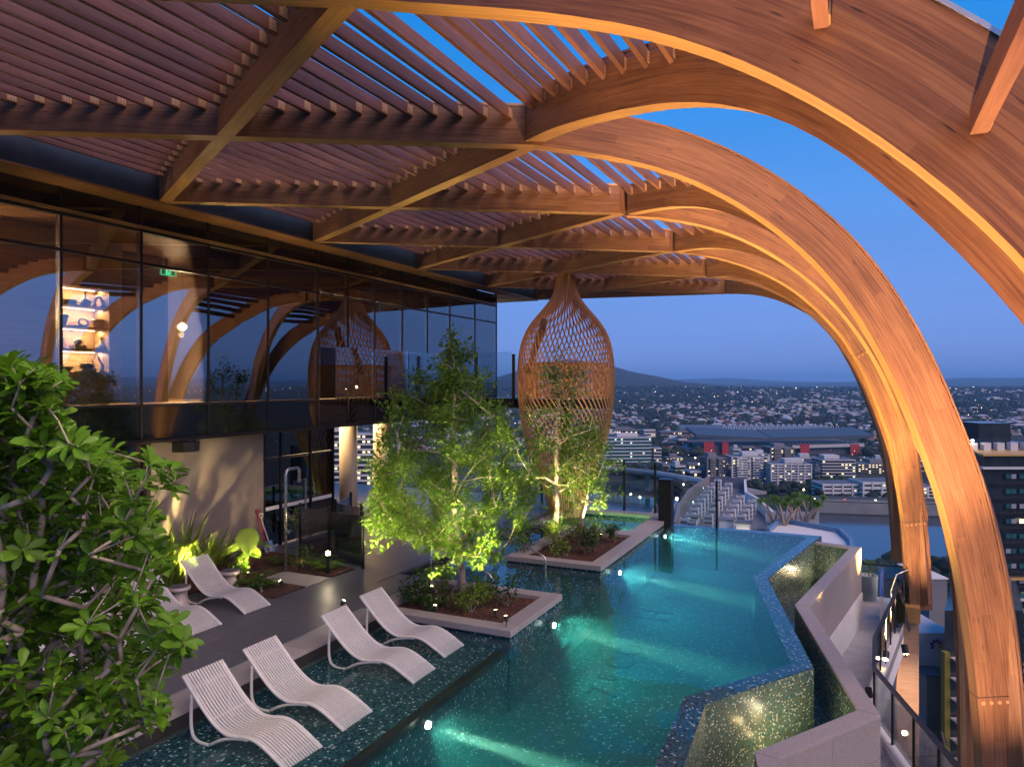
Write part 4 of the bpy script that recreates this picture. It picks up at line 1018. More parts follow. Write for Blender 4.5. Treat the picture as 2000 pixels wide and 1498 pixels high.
# ---- underwater lamps, trough lamps
for i, (px, py, z, lab, yaw) in enumerate(((830, 1413, -.40, 'glowing pool lamp under the ledge closest to the loungers', .05), (1068, 1218, -.42, 'glowing pool lamp under the corner of the square planter', .0), (1190, 1115, -.42, 'glowing pool lamp below the corner of the long planter', .0), (1280, 1045, -.42, 'glowing pool lamp beside the spa wall', .0))):
    p = Zp(px, py, z); x = -5.42
    p = Vector((x, p.y, z))
    t = thing('pool_lamp', lab, 'pool lamp', p, 'underwater lamps')
    mb = MB(); mb.tube([p + Vector((-.03, 0, 0)), p + Vector((.0, 0, 0))], .05, 16); mb.build('lens', M['poolglow'], t)
    mb = MB(); mb.tube([p + Vector((-.10, 0, 0)), p + Vector((-.031, 0, 0))], .07, 16); mb.build('housing', M['steel'], t)
    spot('lamp_beam', p + Vector((.03, 0, 0)), p + Vector((3.0, yaw * 3, -.34)), 6500, (1, 1, .66), 11, .9, .03, t)
    spot('lamp_wash', p + Vector((.03, 0, 0)), p + Vector((3.0, 0, -.7)), 190 if i else 80, (.30, .98, .80) if i < 2 else (.28, .9, .95), 125, .8, .04, t)
for i, (px, py, lab) in enumerate(((1607, 1378, 'glowing lamp in the overflow trough below the near corner of the pool'), (1603, 1118, 'glowing lamp in the overflow trough at its far end'))):
    p = Zp(px, py, -.95)
    p = Vector((-.45, 11.75, -.98)) if i == 0 else Vector((-.72, 21.9, -.98))
    t = thing('trough_lamp', lab, 'lamp', p, 'trough lamps')
    mb = MB(); mb.lathe(p + Vector((0, 0, -.05)), [(.06, 0), (.07, .05), (.055, .075), (.01, .085)], 16); mb.build('lens', M['warm'], t)
    mb = MB(); mb.tube([p + Vector((0, 0, -.14)), p + Vector((0, 0, -.052))], .085, 16); mb.build('housing', M['steel'], t)
    point('trough_glow', p + Vector((0, 0, .14)), 11, (1, .86, .55), .05, t)
p = Vector((-1.05, 11.45, -.98)); t = thing('trough_lamp', 'glowing lamp in the overflow trough at the foot of the mosaic wall', 'lamp', p, 'trough lamps')
mb = MB(); mb.lathe(p + Vector((0, 0, -.05)), [(.05, 0), (.055, .04), (.01, .05)], 16); mb.build('lens', M['warm'], t)
point('trough_glow', p + Vector((.12, -.12, .12)), 6, (1, .76, .34), .05, t)

# ================================================================== LOUNGERS
LPROF = [(0, .80), (.10, .70), (.22, .585), (.36, .45), (.50, .335), (.63, .255), (.74, .215), (.84, .205), (.94, .225), (1.04, .26), (1.13, .275), (1.23, .265), (1.34, .225), (1.46, .165), (1.58, .10), (1.72, .02)]
def lounger_proto():
    t = thing('sun_lounger', 'x', 'sun lounger', (0, 0, 0))
    c = smooth_curve([(x * 1.05, 0, z * 1.04) for x, z in LPROF], 30)
    W = .30; n = 13
    for k in range(n):
        y = -W + .03 + (2 * W - .06) * k / (n - 1)
        mb = MB(); rings = []
        for i, p in enumerate(c):
            d = (c[min(i + 1, 30)] - c[max(i - 1, 0)]).normalized(); nr = Vector((-d.z, 0, d.x)) * .008
            q = Vector((p.x, y, p.z)); w = Vector((0, .0125, 0))
            rings.append([q - w - nr, q + w - nr, q + w + nr, q - w + nr])
        mb.loft(rings); mb.build('slat', M['lounge'], t)
    for fr in (3, 10, 17, 21, 28):
        p = c[fr]; d = (c[min(fr + 1, 30)] - c[max(fr - 1, 0)]).normalized(); nr = Vector((-d.z, 0, d.x))
        mb = MB(); q = Vector((p.x, 0, p.z)) - nr * .017; mb.bar(q + Vector((0, -W, 0)), q + Vector((0, W, 0)), .03, .016, up=nr); mb.build('crossbar', M['lounge'], t)
    for s_ in (-1, 1):
        y = s_ * (W + .012)
        mb = MB(); mb.tube([(p.x, y, p.z - .004) for p in c], .023, 8); mb.build('side_rail', M['lounge'], t, smooth=True)
        leg = smooth_curve([(.17, y, .62), (.155, y, .45), (.15, y, .25), (.165, y, .09), (.23, y, .025), (.36, y, .018), (.50, y, .03)], 18)
        mb = MB(); mb.tube(leg, .022, 8); mb.build('leg', M['lounge'], t, smooth=True)
        arc = smooth_curve([(.50, y, .03), (.62, y, .10), (.76, y, .165), (.92, y, .205), (1.06, y, .235), (1.18, y, .245)], 16)
        mb = MB(); mb.tube(arc, .022, 8); mb.build('brace', M['lounge'], t, smooth=True)
    return t
lp = lounger_proto()
LSPOT = []
for i, (px, py, lab) in enumerate(((610, 1474, 'pale slatted lounger standing in the ledge water closest to the camera'), (700, 1402, 'second pale slatted lounger in the ledge water, counted from the camera'), (829, 1316, 'third pale slatted lounger in the ledge water, counted from the camera'), (890, 1266, 'pale slatted lounger in the ledge water next to the square planter'))):
    p = Zp(px, py, ZL + .05); LSPOT.append((p.x - 1.81 - (.08 if i == 0 else 0), p.y, ZL, lab, 'loungers in the ledge water'))
for x, y, lab in ((-12.3, 10.72, 'pale slatted lounger on the deck in front of the uplit strap leaves'), (-12.25, 9.42, 'pale slatted lounger on the deck, second along the garden bed'), (-12.2, 8.15, 'pale slatted lounger on the deck, half hidden behind the broad leaved shrub'), (-12.2, 6.85, 'pale slatted lounger on the deck, mostly hidden behind the shrub')):
    LSPOT.append((x, y, 0, lab, 'loungers on the deck'))
for i, (x, y, z, lab, g) in enumerate(LSPOT):
    o = lp if i == 0 else copy_tree(lp)
    o.location = (x, y, z); o['label'] = lab; o['group'] = g; o.rotation_euler = (0, 0, R.uniform(-.035, .035))
    for ch in (o,): pass
# ---- drum stools
for x, y, lab in ((-11.95, 10.07, 'pale ceramic drum stool between the first two deck loungers'), (-12.0, 11.38, 'pale ceramic drum stool behind the lounger by the ferns'), (-12.1, 8.78, 'pale ceramic drum stool half hidden by shrub leaves')):
    t = thing('drum_stool', lab, 'stool', (x, y, 0), 'ceramic drum stools')
    mb = MB(); mb.lathe((x, y, 0), [(.15, 0), (.19, .02), (.195, .06), (.155, .16), (.125, .28), (.125, .33), (.16, .355), (.20, .375), (.215, .405), (.205, .44)], 28); mb.build('body', M['stool'], t, smooth=True)
    mb = MB(); mb.tube([(x, y, .441), (x, y, .452)], .17, 24); mb.build('top', M['deck'], t)

# ================================================================== WOVEN TIMBER POD AND WALKWAY
NC = Vector((-9.1, 23.6, 0))
pod = thing('woven_pod', 'bulb shaped pod of woven curved timber ribs hanging from the canopy', 'timber pod', (NC.x, NC.y, 0))
NP = [(8.14, .30), (7.8, .31), (7.48, .38), (7.2, .56), (7.0, .74), (6.7, 1.02), (6.4, 1.27), (6.1, 1.45), (5.7, 1.57), (5.2, 1.64), (4.6, 1.67), (4.0, 1.65), (3.4, 1.59), (2.8, 1.50), (2.2, 1.34), (1.7, 1.12), (1.2, .92), (.7, .74), (.2, .62), (-.15, .58)]
NPC = smooth_curve([(z, r, 0) for z, r in NP], 48)
NR = 58
for k in range(NR):
    a0 = 2 * PI * k / NR; pts = []
    for p in NPC:
        z, r = p.x, p.y
        tw = 0 if z > 7.5 else 1.45 * ((7.5 - z) / 7.6)
        tw = tw if z > 7.5 else 1.75 * (.5 - .5 * math.cos(PI * min(1, (7.5 - z) / 7.2)))
        a = a0 + tw
        pts.append((NC.x + r * math.cos(a), NC.y + r * math.sin(a), z))
    mb = MB(); mb.tube(pts, .027, 5); mb.build('rib', M['ribwood'], pod)
for k in range(56):
    a = 2 * PI * k / 56; mb = MB(); x, y = NC.x + 1.46 * math.cos(a), NC.y + 1.46 * math.sin(a)
    mb.bar((x, y, 3.9), (x, y, 5.04), .075, .03, up=(math.cos(a), math.sin(a), 0)); mb.build('balustrade_batten', M['ribwood'], pod)
mb = MB(); mb.tube([(NC.x + 1.47 * math.cos(2 * PI * k / 40), NC.y + 1.47 * math.sin(2 * PI * k / 40), 5.07) for k in range(41)], .04, 6); mb.build('rim', M['ribwood'], pod)
mb = MB(); mb.tube([(NC.x, NC.y, 3.58), (NC.x, NC.y, 3.88)], 1.55, 40); mb.build('floor', M['darkframe'], pod)
mb = MB(); mb.tube([(NC.x, NC.y, -.1), (NC.x, NC.y, 3.578)], .17, 16); mb.build('post', M['black'], pod)
op = [Yp(px, py, 22.35) for px, py in ((1062, 622), (1060, 640), (1052, 660), (1044, 685), (1036, 710), (1032, 728))]
mb = MB(); mb.tube(op, [.10, .13, .13, .12, .11, .09], 8); mb.build('opening_post', M['wood'], pod, smooth=True)
point('pod_light', (NC.x + .1, NC.y - .3, 4.25), 60, WARM, .06, pod)
wk = thing('walkway', 'dark steel walkway with glass sides from the upper floor to the woven pod', 'walkway', (-12, 23.6, 3.6))
mb = MB(); mb.box(-13.58, -10.5, 22.9, 24.2, 3.55, 3.88); mb.build('walkway_deck', M['darkframe'], wk)
for x in (-13.4, -12.2, -10.75):
    mb = MB(); mb.box(x - .045, x + .045, 22.82, 22.895, 3.56, 5.42); mb.build('post', M['black'], wk)
for a, b in ((-13.33, -12.27), (-12.13, -10.82)):
    mb = MB(); mb.box(a, b, 22.85, 22.865, 3.95, 5.50); mb.build('glass_pane', M['clear'], wk)
t = thing('upper_balustrade', 'clear glass balustrade in front of the far upper windows', 'balustrade', (-13.3, 20, 3.9))
for (a, b) in ((16.6, 18.4), (18.45, 20.3), (20.35, 22.2)):
    mb = MB(); mb.box(-13.42, -13.405, a, b, ZS1 - .02, 5.45); mb.build('glass_pane', M['clear'], t)

# ================================================================== SHOWER, SHOVELS, RAILS, FENCE BY THE GARDEN
sb = Zp(558, 1117, 0)
t = thing('outdoor_shower', 'tall steel outdoor shower with a bent neck on the stone pad', 'shower', sb)
pts = [(sb.x, sb.y, 0), (sb.x, sb.y, 2.28), (sb.x, sb.y + .03, 2.36), (sb.x, sb.y + .1, 2.4), (sb.x, sb.y + .38, 2.4), (sb.x, sb.y + .44, 2.37), (sb.x, sb.y + .46, 2.3), (sb.x, sb.y + .46, 2.12)]
mb = MB(); mb.tube(pts, .036, 12); mb.build('pipe', M['steel'], t, smooth=True)
mb = MB(); mb.tube([(sb.x, sb.y + .46, 2.05), (sb.x, sb.y + .46, 2.125)], .045, 14); mb.build('head', M['steel'], t)
mb = MB(); mb.tube([(sb.x + .03, sb.y, .95), (sb.x + .09, sb.y, .95)], .05, 14); mb.tube([(sb.x + .09, sb.y - .05, .95), (sb.x + .09, sb.y + .09, .97)], .012, 8); mb.build('tap', M['steel'], t)
mb = MB(); mb.tube([(sb.x, sb.y, 0), (sb.x, sb.y, .012)], .09, 18); mb.build('base_plate', M['steel'], t)
def shovel(px, py, col, label):
    p = Xp(px, py, -14.05); t = thing('shovel', label, 'shovel', (p.x, p.y, 0)); m_ = plain('shovel_paint', col, .4)
    b = Vector((-13.75, p.y, .04)); top = Vector((-14.12, p.y, p.z - .1))
    mb = MB(); mb.tube([b, top], .019, 8); mb.build('shaft', m_, t)
    mb = MB(); mb.tube([top, top + Vector((0, -.07, .1)), top + Vector((0, -.07, .13)), top + Vector((0, .07, .13)), top + Vector((0, .07, .1)), top], .014, 8); mb.build('grip', m_, t)
    mb = MB(); mb.bar(b + Vector((0, 0, -.02)), b + Vector((-.1, 0, .26)), .2, .012); mb.build('blade', M['steel'], t)
shovel(507, 998, (.5, .02, .03), 'red handled shovel leaning against the wall'); shovel(514, 1005, (.6, .55, .5), 'pale handled shovel leaning beside the red one')
t = thing('handrail', 'bent steel handrail running down beside the long planter', 'handrail', (-7, 16.6, 0))
mb = MB(); mb.tube([(-8.6, 16.6, .80), (-7.05, 16.6, .16), (-6.95, 16.6, .10), (-6.93, 16.6, .0), (-6.93, 16.6, -.85)], .022, 10); mb.build('rail', M['steel'], t, smooth=True)
mb = MB(); mb.tube([(-8.6, 16.6, .80), (-8.62, 16.6, -.3)], .022, 10); mb.build('rail_post', M['steel'], t, smooth=True)
t = thing('handrail', 'steel handrail running down behind the square planter', 'handrail', (-8, 14.45, 0))
mb = MB(); mb.tube([(-8.9, 14.45, .80), (-7.4, 14.45, .16), (-7.3, 14.45, .03), (-7.3, 14.45, -.5)], .022, 10); mb.build('rail', M['steel'], t, smooth=True)
mb = MB(); mb.tube([(-8.9, 14.45, .80), (-8.92, 14.45, -.3)], .022, 10); mb.build('rail_post', M['steel'], t, smooth=True)
gf = thing('garden_fence', 'clear glass fence with dark posts beside the outdoor shower', 'fence', (-11.5, 14.2, 0))
GP = [(-12.8, 14.45), (-10.6, 14.12), (-11.3, 15.0), (-12.4, 15.35), (-12.8, 16.5)]
for x, y in GP + [(-11.75, 14.29)]:
    mb = MB(); mb.box(x - .025, x + .025, y - .025, y + .025, 0, 1.36); mb.build('post', M['black'], gf)
for (a, b) in ((0, 1), (1, 2), (2, 3), (3, 4)):
    p, q = Vector(GP[a]), Vector(GP[b]); u = (q - p).normalized() * .05; p += u; q -= u
    mb = MB(); mb.bar((p.x, p.y, .66), (q.x, q.y, .66), .012, 1.2); mb.build('glass_pane', M['clear'], gf)

# ================================================================== GARDEN BED AND PLANTS
bed = struct(bpy.data.objects.new('garden_bed', None)); COL.objects.link(bed)
BED1 = [(-14.19, 2), (-12.75, 2), (-12.6, 11.05), (-10.75, 11.4), (-10.75, 12.28), (-12.1, 12.3), (-12.15, 13.12), (-10.75, 13.2), (-10.72, 13.95), (-12.7, 14.3), (-14.19, 14.55)]
mb = MB(); mb.prism(BED1, -.012, .035); mb.build('mulch', M['mulch'], bed)
mb = MB(); mb.box(-12.08, -10.75, 12.32, 13.1, -.012, .02); mb.build('stone_pad', M['coping'], bed, bevel=.005)
mb = MB()
for k in range(1100):
    xx = R.uniform(-14, -10.8); yy = R.uniform(8, 14.3)
    if (xx > -12.7 and yy < 11.3) or (xx > -12.15 and 12.2 < yy < 13.2): continue
    a = R.uniform(0, PI); l_ = R.uniform(.02, .05); d = Vector((math.cos(a), math.sin(a), R.uniform(-.3, .4))); p = Vector((xx, yy, .045))
    mb.bar(p - d * l_ / 2, p + d * l_ / 2, R.uniform(.01, .02), .008)
stuff(mb.build('bark_chips', M['chip'], bed))
def blade(mb, base, az, L, w, lean, seg=6):
    d = Vector((math.cos(az), math.sin(az), 0)); s_ = Vector((-d.y, d.x, 0)); vs = []; fs = []
    for i in range(seg + 1):
        t = i / seg; out = L * (lean * t + .45 * lean * t * t); up = L * (t - .33 * lean * t * t * 1.3)
        p = base + d * out + Vector((0, 0, up)); ww = w * (.5 + 1.2 * t) * (1 - t) ** .6 if i < seg else 0
        ww = w * math.sin(PI * (.12 + .88 * t)) if i < seg else .001
        vs += [p - s_ * ww, p + s_ * ww + Vector((0, 0, .0))]
    for i in range(seg): fs.append((2 * i, 2 * i + 1, 2 * i + 3, 2 * i + 2))
    mb.add(vs, fs)
def strap_plant(x, y, h, n, label, mat='leaf_strap'):
    t = thing('strap_plant', label, 'plant', (x, y, .03))
    for k in range(n):
        mb = MB(); b = Vector((x + R.gauss(0, .06), y + R.gauss(0, .06), .03)); blade(mb, b, R.uniform(0, 6.28), h * R.uniform(.6, 1.15), .030, R.uniform(.12, .75)); mb.build('leaf', M[mat], t, smooth=True)
    return t
def fern(x, y, r, n, label, z=.03):
    t = thing('fern', label, 'fern', (x, y, z))
    for k in range(n):
        mb = MB(); az = 2 * PI * k / n + R.uniform(-.2, .2); d = Vector((math.cos(az), math.sin(az), 0)); s_ = Vector((-d.y, d.x, 0)); L = r * R.uniform(.8, 1.15); lift = R.uniform(.5, 1.1)
        pts = []
        for i in range(13):
            tt = i / 12; pts.append(Vector((x, y, z)) + d * L * tt + Vector((0, 0, L * (lift * 1.5 * tt - lift * 1.15 * tt * tt))))
        mb.tube(pts[::3], .004, 3)
        for i in range(1, 12):
            wl_ = .26 * L * math.sin(PI * (i / 13)) + .02
            for sg in (-1, 1):
                a = pts[i]; b = a + s_ * sg * wl_ + d * wl_ * .35 - Vector((0, 0, wl_ * .15)); f_ = d * .018 * (L / .5)
                mb.add([a - f_, b, a + f_], [(0, 1, 2)])
        mb.build('frond', M['leaf_fern'], t)
    return t
def leafcluster(mb, c, r, n, L, w, flatten=.8, droop=.0):
    for k in range(n):
        d0 = Vector((R.gauss(0, 1), R.gauss(0, 1), R.gauss(0, 1) * flatten)); d0.normalize()
        p = c + d0 * r * R.random() ** .45
        d = (d0 * .7 + Vector((R.gauss(0, .6), R.gauss(0, .6), R.gauss(-droop, .5)))).normalized(); s_ = d.cross(Vector((R.gauss(0, .4), R.gauss(0, .4), 1))).normalized()
        l_ = L * R.uniform(.7, 1.25); ww = w * R.uniform(.8, 1.2); up = s_.cross(d) * l_ * .10
        mb.add([p, p + d * l_ * .4 + s_ * ww - up * .3, p + d * l_ - up, p + d * l_ * .4 - s_ * ww - up * .3], [(0, 1, 2), (0, 2, 3)])
def bush(x, y, z, r, h, n, label, mat='leaf_tree', L=.07, w=.02, name='small_shrub'):
    t = thing(name, label, 'shrub', (x, y, z)); mb = MB(); stems = MB()
    for k in range(max(3, n // 40)):
        a = R.uniform(0, 6.28); q = R.uniform(.2, .9) * r; tip = Vector((x + q * math.cos(a), y + q * math.sin(a), z + h * R.uniform(.45, 1)))
        stems.tube([(x + R.uniform(-.04, .04), y + R.uniform(-.04, .04), z), (Vector((x, y, z)) + tip) / 2 + Vector((0, 0, .05)), tip], [.008, .006, .003], 4)
        leafcluster(mb, tip, r * .42, 40, L, w)
        leafcluster(mb, tip * .6 + Vector((x, y, z)) * .4, r * .35, 12, L, w)
    stems.build('stem', M['twig'], t); mb.build('foliage', M[mat], t); return t
for i, (x, y, h, n) in enumerate(((-13.2, 11.0, 1.35, 34), (-13.55, 10.35, 1.35, 28), (-13.1, 11.75, 1.3, 30), (-13.7, 11.6, 1.6, 22), (-13.4, 9.6, .95, 22), (-13.2, 8.9, .95, 20), (-13.6, 12.35, .8, 16), (-13.3, 8.1, .9, 16))):
    strap_plant(x, y, h, n, ['strap leaf clump lit from below behind the deck lounger', 'strap leaf clump under the cast shadow on the wall', 'strap leaf clump beside the elephant ear plant', 'tall strap leaf clump touching the rendered wall', 'strap leaf clump behind the second deck lounger', 'strap leaf clump glowing yellow through the shrub', 'low strap leaf clump behind the elephant ear plant', 'strap leaf clump hidden deepest behind the shrub'][i])
for i, (x, y, h, n, lab) in enumerate(((-12.95, 10.55, 1.0, 24, 'arching strap leaf clump just behind the head of the nearest deck lounger'), (-13.75, 11.05, 1.45, 22, 'strap leaf clump tight against the wall under the cast shadow'), (-13.3, 12.1, 1.1, 24, 'strap leaf clump between the tall one and the elephant ear plant'), (-12.9, 9.0, .95, 20, 'arching strap leaf clump behind the second deck lounger'), (-13.8, 12.9, .8, 16, 'short strap leaf clump under the shovels'), (-12.95, 8.0, .95, 18, 'strap leaf clump at the third deck lounger'))):
    strap_plant(x, y, h, n, lab)
def ear_leaf(t, base, az, H, tilt, size):
    d = Vector((math.cos(az), math.sin(az), 0)); top = base + d * H * .35 + Vector((0, 0, H))
    mb = MB(); mb.tube([base, base + d * H * .1 + Vector((0, 0, H * .55)), top], [.016, .012, .009], 6); st_ = mb.build('stalk', M['leaf_strap'], t, smooth=True)
    ax = (d * math.cos(tilt) - Vector((0, 0, math.sin(tilt)))).normalized(); s_ = Vector((-d.y, d.x, 0)); nr = s_.cross(ax)
    mb = MB(); vs = []; fs = []
    for i in range(9):
        u = i / 8; w = size * .42 * (math.sin(PI * min(1, .12 + u * .88)) ** .8) * (1.15 - .45 * u)
        for j in range(-3, 4):
            v = j / 3; vs.append(top + ax * size * (u - .22) + s_ * w * v + nr * size * (.10 * abs(v) - .07 * u * u + .012 * math.sin(9 * u + 2 * j)))
    for i in range(8):
        for j in range(6): fs.append((i * 7 + j, i * 7 + j + 1, (i + 1) * 7 + j + 1, (i + 1) * 7 + j))
    mb.add(vs, fs); mb.build('leaf', M['leaf_strap'], t, smooth=True)
t = thing('elephant_ear_plant', 'elephant ear plant with large heart shaped leaves by the wall', 'plant', (-12.75, 12.55, .03))
for az, H, ti, sz in ((-.6, .95, 1.35, .62), (-1.9, .7, .6, .5), (-.2, .62, .5, .5), (.7, .75, .5, .45), (-2.8, .55, .5, .42), (-1.2, .5, .7, .40)): ear_leaf(t, Vector((-12.75, 12.55, .03)), az, H, ti, sz)
fern(-11.55, 11.85, .48, 17, 'bright green fern beside the stone pad, next to the glowing ground lamp'); fern(-11.35, 13.6, .5, 18, 'bright green fern behind the small black bollard lamp'); fern(-12.0, 11.35, .42, 15, 'fern between the drum stool and the stone pad')
fern(-11.9, 13.9, .42, 14, 'fern at the foot of the garden fence'); fern(-12.6, 13.5, .4, 13, 'low fern in front of the glass door')
bush(-11.25, 11.55, .03, .32, .3, 170, 'low round leaved shrub at the bed corner by the deck', 'leaf_dark', .06, .025); bush(-12.3, 12.0, .03, .35, .4, 150, 'low shrub between the ferns and the elephant ear plant', 'leaf_tree', .07, .025)
bush(-11.9, 13.55, .03, .33, .42, 160, 'leafy shrub behind the shower pole', 'leaf_tree', .06, .025); bush(-10.95, 14.6, 0, .4, .38, 160, 'dark low shrub behind the garden fence glass', 'leaf_dark', .06, .025)
bush(-13.0, 10.2, .03, .3, .4, 140, 'small shrub under the strap leaves behind the loungers', 'leaf_tree'); bush(-13.9, 15.6, .0, .45, .9, 200, 'leafy shrub outside the ground floor glass door', 'leaf_strap', .08, .03); bush(-13.6, 18.6, 0, .45, .8, 200, 'shrub at the foot of the first cream column', 'leaf_tree', .08, .03)
# planting in the raised planters
for i, (x, y, r, h, n, mt, lab) in enumerate(((-8.20, 12.60, .38, .34, 220, 'leaf_dark', 'low dark shrub at the lounger side of the square planter'), (-7.55, 12.40, .28, .25, 120, 'leaf_dark', 'small low shrub along the front of the square planter'), (-6.85, 12.60, .30, .42, 190, 'leaf_strap', 'brightly uplit yellow green shrub at the trunk foot in the square planter'), (-6.40, 13.30, .26, .42, 120, 'leaf_dark', 'small upright shrub near the pool side of the square planter'), (-8.15, 13.45, .36, .4, 180, 'leaf_tree', 'shrub at the rear of the square planter'), (-7.15, 13.70, .28, .32, 110, 'leaf_tree', 'shrub behind the trunk in the square planter'),
    (-7.90, 17.50, .40, .55, 240, 'leaf_dark', 'dark leafy shrub at the handrail end of the long planter'), (-7.30, 18.40, .40, .5, 200, 'leaf_tree', 'shrub beside the first slender trunk'), (-6.50, 18.30, .42, .6, 260, 'leaf_dark', 'broad shrub between the trunk and the pool in the long planter'), (-6.80, 19.30, .45, .6, 260, 'leaf_tree', 'shrub behind the broad one in the long planter'), (-6.20, 19.90, .32, .45, 160, 'leaf_dark', 'shrub at the spa corner of the long planter'), (-6.80, 17.45, .22, .4, 110, 'leaf_strap', 'brightly uplit small plant at the front of the long planter'), (-7.95, 19.70, .42, .6, 200, 'leaf_tree', 'shrub on the deck side of the long planter'))):
    bush(x, y, -.10, r * 1.25, h * 1.35, int(n * 1.5), lab, mt, .09, .028)
# lamps among the plants
def bollard(x, y, label):
    t = thing('bollard_lamp', label, 'bollard lamp', (x, y, .03)); mb = MB(); mb.tube([(x, y, .03), (x, y, .46)], .028, 12); mb.build('post', M['black'], t)
    mb = MB(); mb.lathe((x, y, .46), [(.045, 0), (.055, .03), (.05, .07), (.02, .09)], 14); mb.build('lamp_globe', M['warm'], t); point('bollard_glow', (x, y, .62), 9, WHITE, .05, t)
bollard(-10.98, 13.32, 'small black bollard lamp glowing beside the stone pad'); 
def spike(x, y, z, aim, W, col, label, size=70):
    t = thing('garden_spotlight', label, 'garden light', (x, y, z), 'garden spotlights'); a = (Vector(aim) - Vector((x, y, z + .1))).normalized(); p = Vector((x, y, z + .12))
    mb = MB(); mb.tube([p - a * .05, p + a * .05], .035, 12); mb.build('housing', M['black'], t); mb = MB(); mb.tube([p + a * .051, p + a * .056], .028, 12); mb.build('lens', M['warm'], t)
    mb = MB(); mb.tube([(x, y, z - .03), p - a * .02], .01, 6); mb.build('spike', M['black'], t)
    spot('garden_beam', p + a * .07, aim, W, col, size, .7, .03, t)
spike(-12.85, 11.2, .03, (-13.5, 11.1, 1.6), 1600, (1, .76, .30), 'spotlight at the foot of the glowing strap leaf clump', 100)
spike(-12.9, 9.2, .03, (-13.5, 9.3, 1.6), 600, (1, .76, .30), 'spotlight under the strap leaves hidden by the shrub', 100)
spike(-12.2, 12.1, .03, (-12.8, 12.6, 1.0), 320, (1, .78, .36), 'spotlight beside the elephant ear plant', 90)
spike(-11.1, 11.95, .03, (-11.55, 11.85, .6), 90, (1, .8, .4), 'spotlight at the fern on the edge of the deck', 100)
spike(-6.2, 12.4, -.08, (-7.5, 13.3, 3.6), 300, (1, .88, .42), 'spotlight below the large tree, at its pool side', 70)
spike(-8.2, 13.3, -.08, (-7.5, 13.4, 3.6), 300, (1, .88, .42), 'spotlight below the large tree, at its deck side', 70)
spike(-7.4, 12.15, -.08, (-7.7, 12.9, 4.2), 480, (1, .88, .44), 'spotlight below the large tree, at the lounger side', 80)
spike(-5.72, 11.85, .03, (-7.4, 13.0, 3.9), 1900, (1, .88, .40), 'added fill spotlight on the coping corner of the square planter over the pool', 62)  # added lamp, evens out the light over the large tree's crown
spike(-9.0, 11.35, .03, (-7.9, 13.0, 3.9), 1500, (1, .88, .40), 'added fill spotlight on the deck beside the square planter', 62)  # second added lamp for the same crown
spike(-6.9, 17.5, -.08, (-7.4, 18.6, 1.8), 1100, (1, .82, .40), 'spotlight in front of the slender trunks', 75)
spike(-6.6, 19.9, -.08, (-7.25, 20.1, 2.0), 800, (1, .82, .40), 'spotlight between the slender trunks and the spa', 80)
t = MB(); pts = smooth_curve([(-8.25, 13.0, -.05), (-8.0, 13.2, .08), (-7.8, 12.9, .06), (-7.6, 12.6, -.02), (-7.5, 12.9, .05), (-7.45, 13.3, .5), (-7.47, 13.42, .8)], 24); t.tube(pts, .014, 6)
tag(t.build('hose', plain('purple_hose', (.16, .05, .22), .4), smooth=True), 'purple irrigation hose looping past the trunk in the square planter', 'hose')

# ================================================================== TREES
def skeleton(roots, targets, step=.28, wob=.022):
    """nodes grow towards every target from the nearest existing node"""
    nodes = [Vector(r) for r in roots]; par = [-1] + list(range(len(roots) - 1)); tips = []
    buf = np.zeros((60000, 3)); cnt_ = len(nodes)
    for i, n_ in enumerate(nodes): buf[i] = n_
    for tg in targets:
        while cnt_ < len(nodes): buf[cnt_] = nodes[cnt_]; cnt_ += 1
        b_ = buf[:cnt_]; dd = np.sqrt(((b_ - np.array(tg)) ** 2).sum(1)) + 1.6 * np.maximum(0, b_[:, 2] - tg.z + .1); dd[:2] += 3
        i = int(dd.argmin()); a = nodes[i]; k = max(1, int((tg - a).length / step)); pa = i
        for s_ in range(1, k + 1):
            t = s_ / k; p = a.lerp(tg, t) + Vector((R.gauss(0, wob), R.gauss(0, wob), R.gauss(0, wob) + .12 * (tg - a).length * math.sin(PI * t))) * (1 if s_ < k else 0)
            nodes.append(p); par.append(pa); pa = len(nodes) - 1
        tips.append(pa)
    w = [0.0] * len(nodes)
    for t in tips: w[t] += 1
    for i in range(len(nodes) - 1, 0, -1): w[par[i]] += w[i] if par[i] >= 0 else 0
    return nodes, par, w, tips
def branches_mesh(nodes, par, w, r0, rmin, roots_n, trunk_r, sides=6):
    mt = MB(); mb = MB()
    kids = {}
    for i, p in enumerate(par): kids.setdefault(p, []).append(i)
    rr = [max(rmin, r0 * math.sqrt(max(x, .5))) for x in w]
    for i in range(roots_n): rr[i] = trunk_r[i]
    done = set()
    mt.tube(nodes[:roots_n], trunk_r, 12)
    for i in range(roots_n, len(nodes)):
        if i in done: continue
        if par[i] == i - 1 and (i - 1) >= roots_n: continue
        ch = [par[i], i]; done.add(i); j = i
        while j + 1 < len(nodes) and par[j + 1] == j: j += 1; ch.append(j); done.add(j)
        mb.tube([nodes[c_] for c_ in ch], [min(rr[ch[0]], rr[ch[1]] * 1.25)] + [rr[c_] for c_ in ch[1:]], sides)
    return mt, mb
